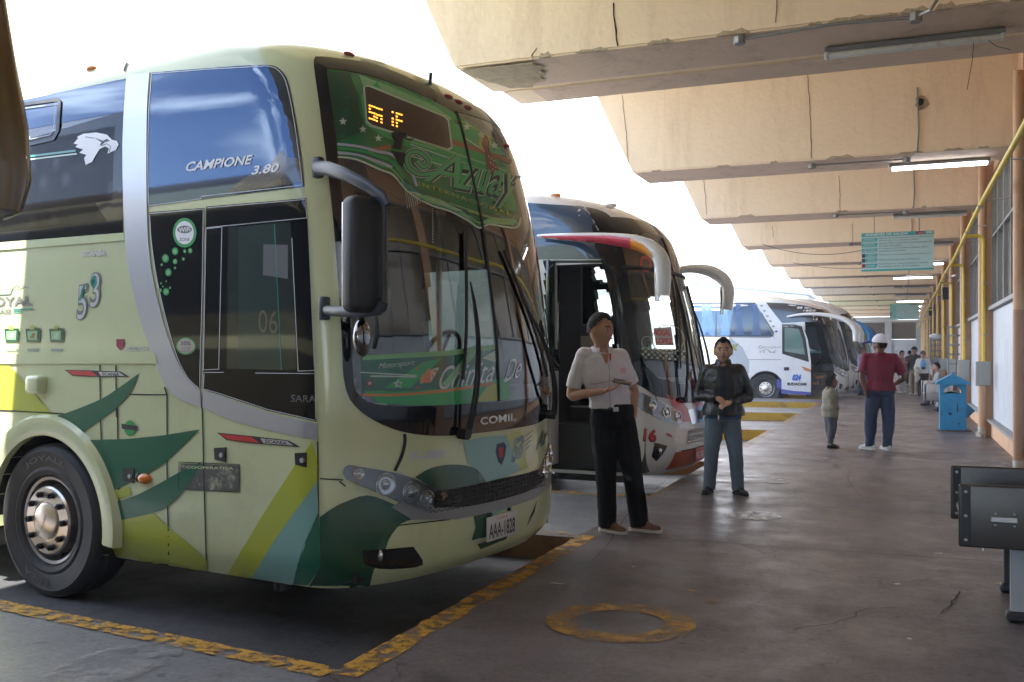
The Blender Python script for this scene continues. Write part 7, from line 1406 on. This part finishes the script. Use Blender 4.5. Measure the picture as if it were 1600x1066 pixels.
o = thingmesh(q, 'folded_jacket', cl('cream_cloth', (.50, .46, .38)), 'cream jacket folded over the arm of the woman in the white cardigan', 'jacket', base=(0, 0, 0), smooth=True); o.location = eL.location; o.rotation_euler = eL.rotation_euler
far('man in a black shirt, beige trousers and black cap behind the woman in the cardigan', 1429, 617, -35, 1.76, J=dict(elR=(-.26, -.1, 1.15), wrR=(-.2, -.36, 1.15)), top=cl('black_cotton', (.014, .014, .016)), bot=cl('beige_trousers', (.22, .17, .12)), shoe=MATS['white_trainer'], hair=m_hair, sk=sk1, hat='black', sleeve='short')
far('woman with long dark hair and pale trousers beside the maroon-shirted man', 1409, 614, 40, 1.62, top=cl('dusty_pink_top', (.30, .16, .17)), bot=cl('pale_trousers', (.50, .50, .50)), shoe=MATS['white_trainer'], hair=m_hair, sk=sk2, hairlen=.7, hinf=.02)
far('person in black standing farthest down the platform', 1421, 602, 150, 1.68, top=MATS['black_cotton'], bot=cl('slate_trousers', (.04, .05, .07)), shoe=MATS['white_trainer'], hair=m_hair, sk=sk2)
sit = dict(pel=(0, 0, .52), che=(0, -.06, .84), nek=(0, -.08, 1.04), hed=(0, -.12, 1.19), shR=(-.18, -.07, .98), shL=(.18, -.07, .98), elR=(-.22, -.16, .74), wrR=(-.12, -.36, .68), elL=(.22, -.16, .74), wrL=(.12, -.36, .68), hiR=(-.09, -.02, .50), knR=(-.11, -.42, .50), anR=(-.11, -.40, .085), hiL=(.09, -.02, .50), knL=(.11, -.42, .50), anL=(.11, -.40, .085))
m_strp = cl('striped_cloth', (.35, .35, .34)); t = m_strp.node_tree; bs = t.nodes['Principled BSDF']; wv = N(t, 'ShaderNodeTexWave', bands_direction='Z', i_Scale=9.0); co = N(t, 'ShaderNodeTexCoord'); cm = N(t, 'ShaderNodeMix', data_type='RGBA', i_6=(.02, .025, .035, 1), i_7=(.5, .5, .5, 1)); t.links.new(co.outputs['Object'], wv.inputs['Vector']); t.links.new(wv.outputs[0], cm.inputs[0]); t.links.new(cm.outputs[2], bs.inputs['Base Color'])
pS = gpx(1463, 618); person('seated person in a striped top at the far end of the pale bench', (1.0, 30.6, 0), -80, 1.62, sit, top=m_strp, bot=cl('slate_trousers', (.04, .05, .07)), shoe=MATS['black_shoe'], hair=m_hair, sk=sk1, vox=.02, shirt_hem=.46)
dv = B3.M @ Vector((-1.75, -.35, .95)); person('driver in a pale shirt sitting inside the coach with the open plug door', dv, 80, 1.70, {k_: v_ for k_, v_ in sit.items()}, top=MATS['pale_blue_shirt'], bot=MATS['navy_trousers'], shoe=MATS['black_shoe'], hair=m_hair, sk=sk2, vox=.02, shirt_hem=.46)
# faint sunlit haze
hz = MB(); hz.box((-60, 140, 15.5), (300, 420, 34)); hz.v = [(x, y, z) for x, y, z in hz.v]
hm_ = bpy.data.materials.new('haze'); hm_.use_nodes = True; t = hm_.node_tree; t.nodes.clear(); o = N(t, 'ShaderNodeOutputMaterial'); v_ = N(t, 'ShaderNodeVolumePrincipled'); v_.inputs['Density'].default_value = .0025; v_.inputs['Color'].default_value = (.95, .96, 1, 1); t.links.new(v_.outputs[0], o.inputs['Volume'])
tag(hz.build('haze', hm_), kind='stuff')
bpy.data.scenes.remove(TMP)
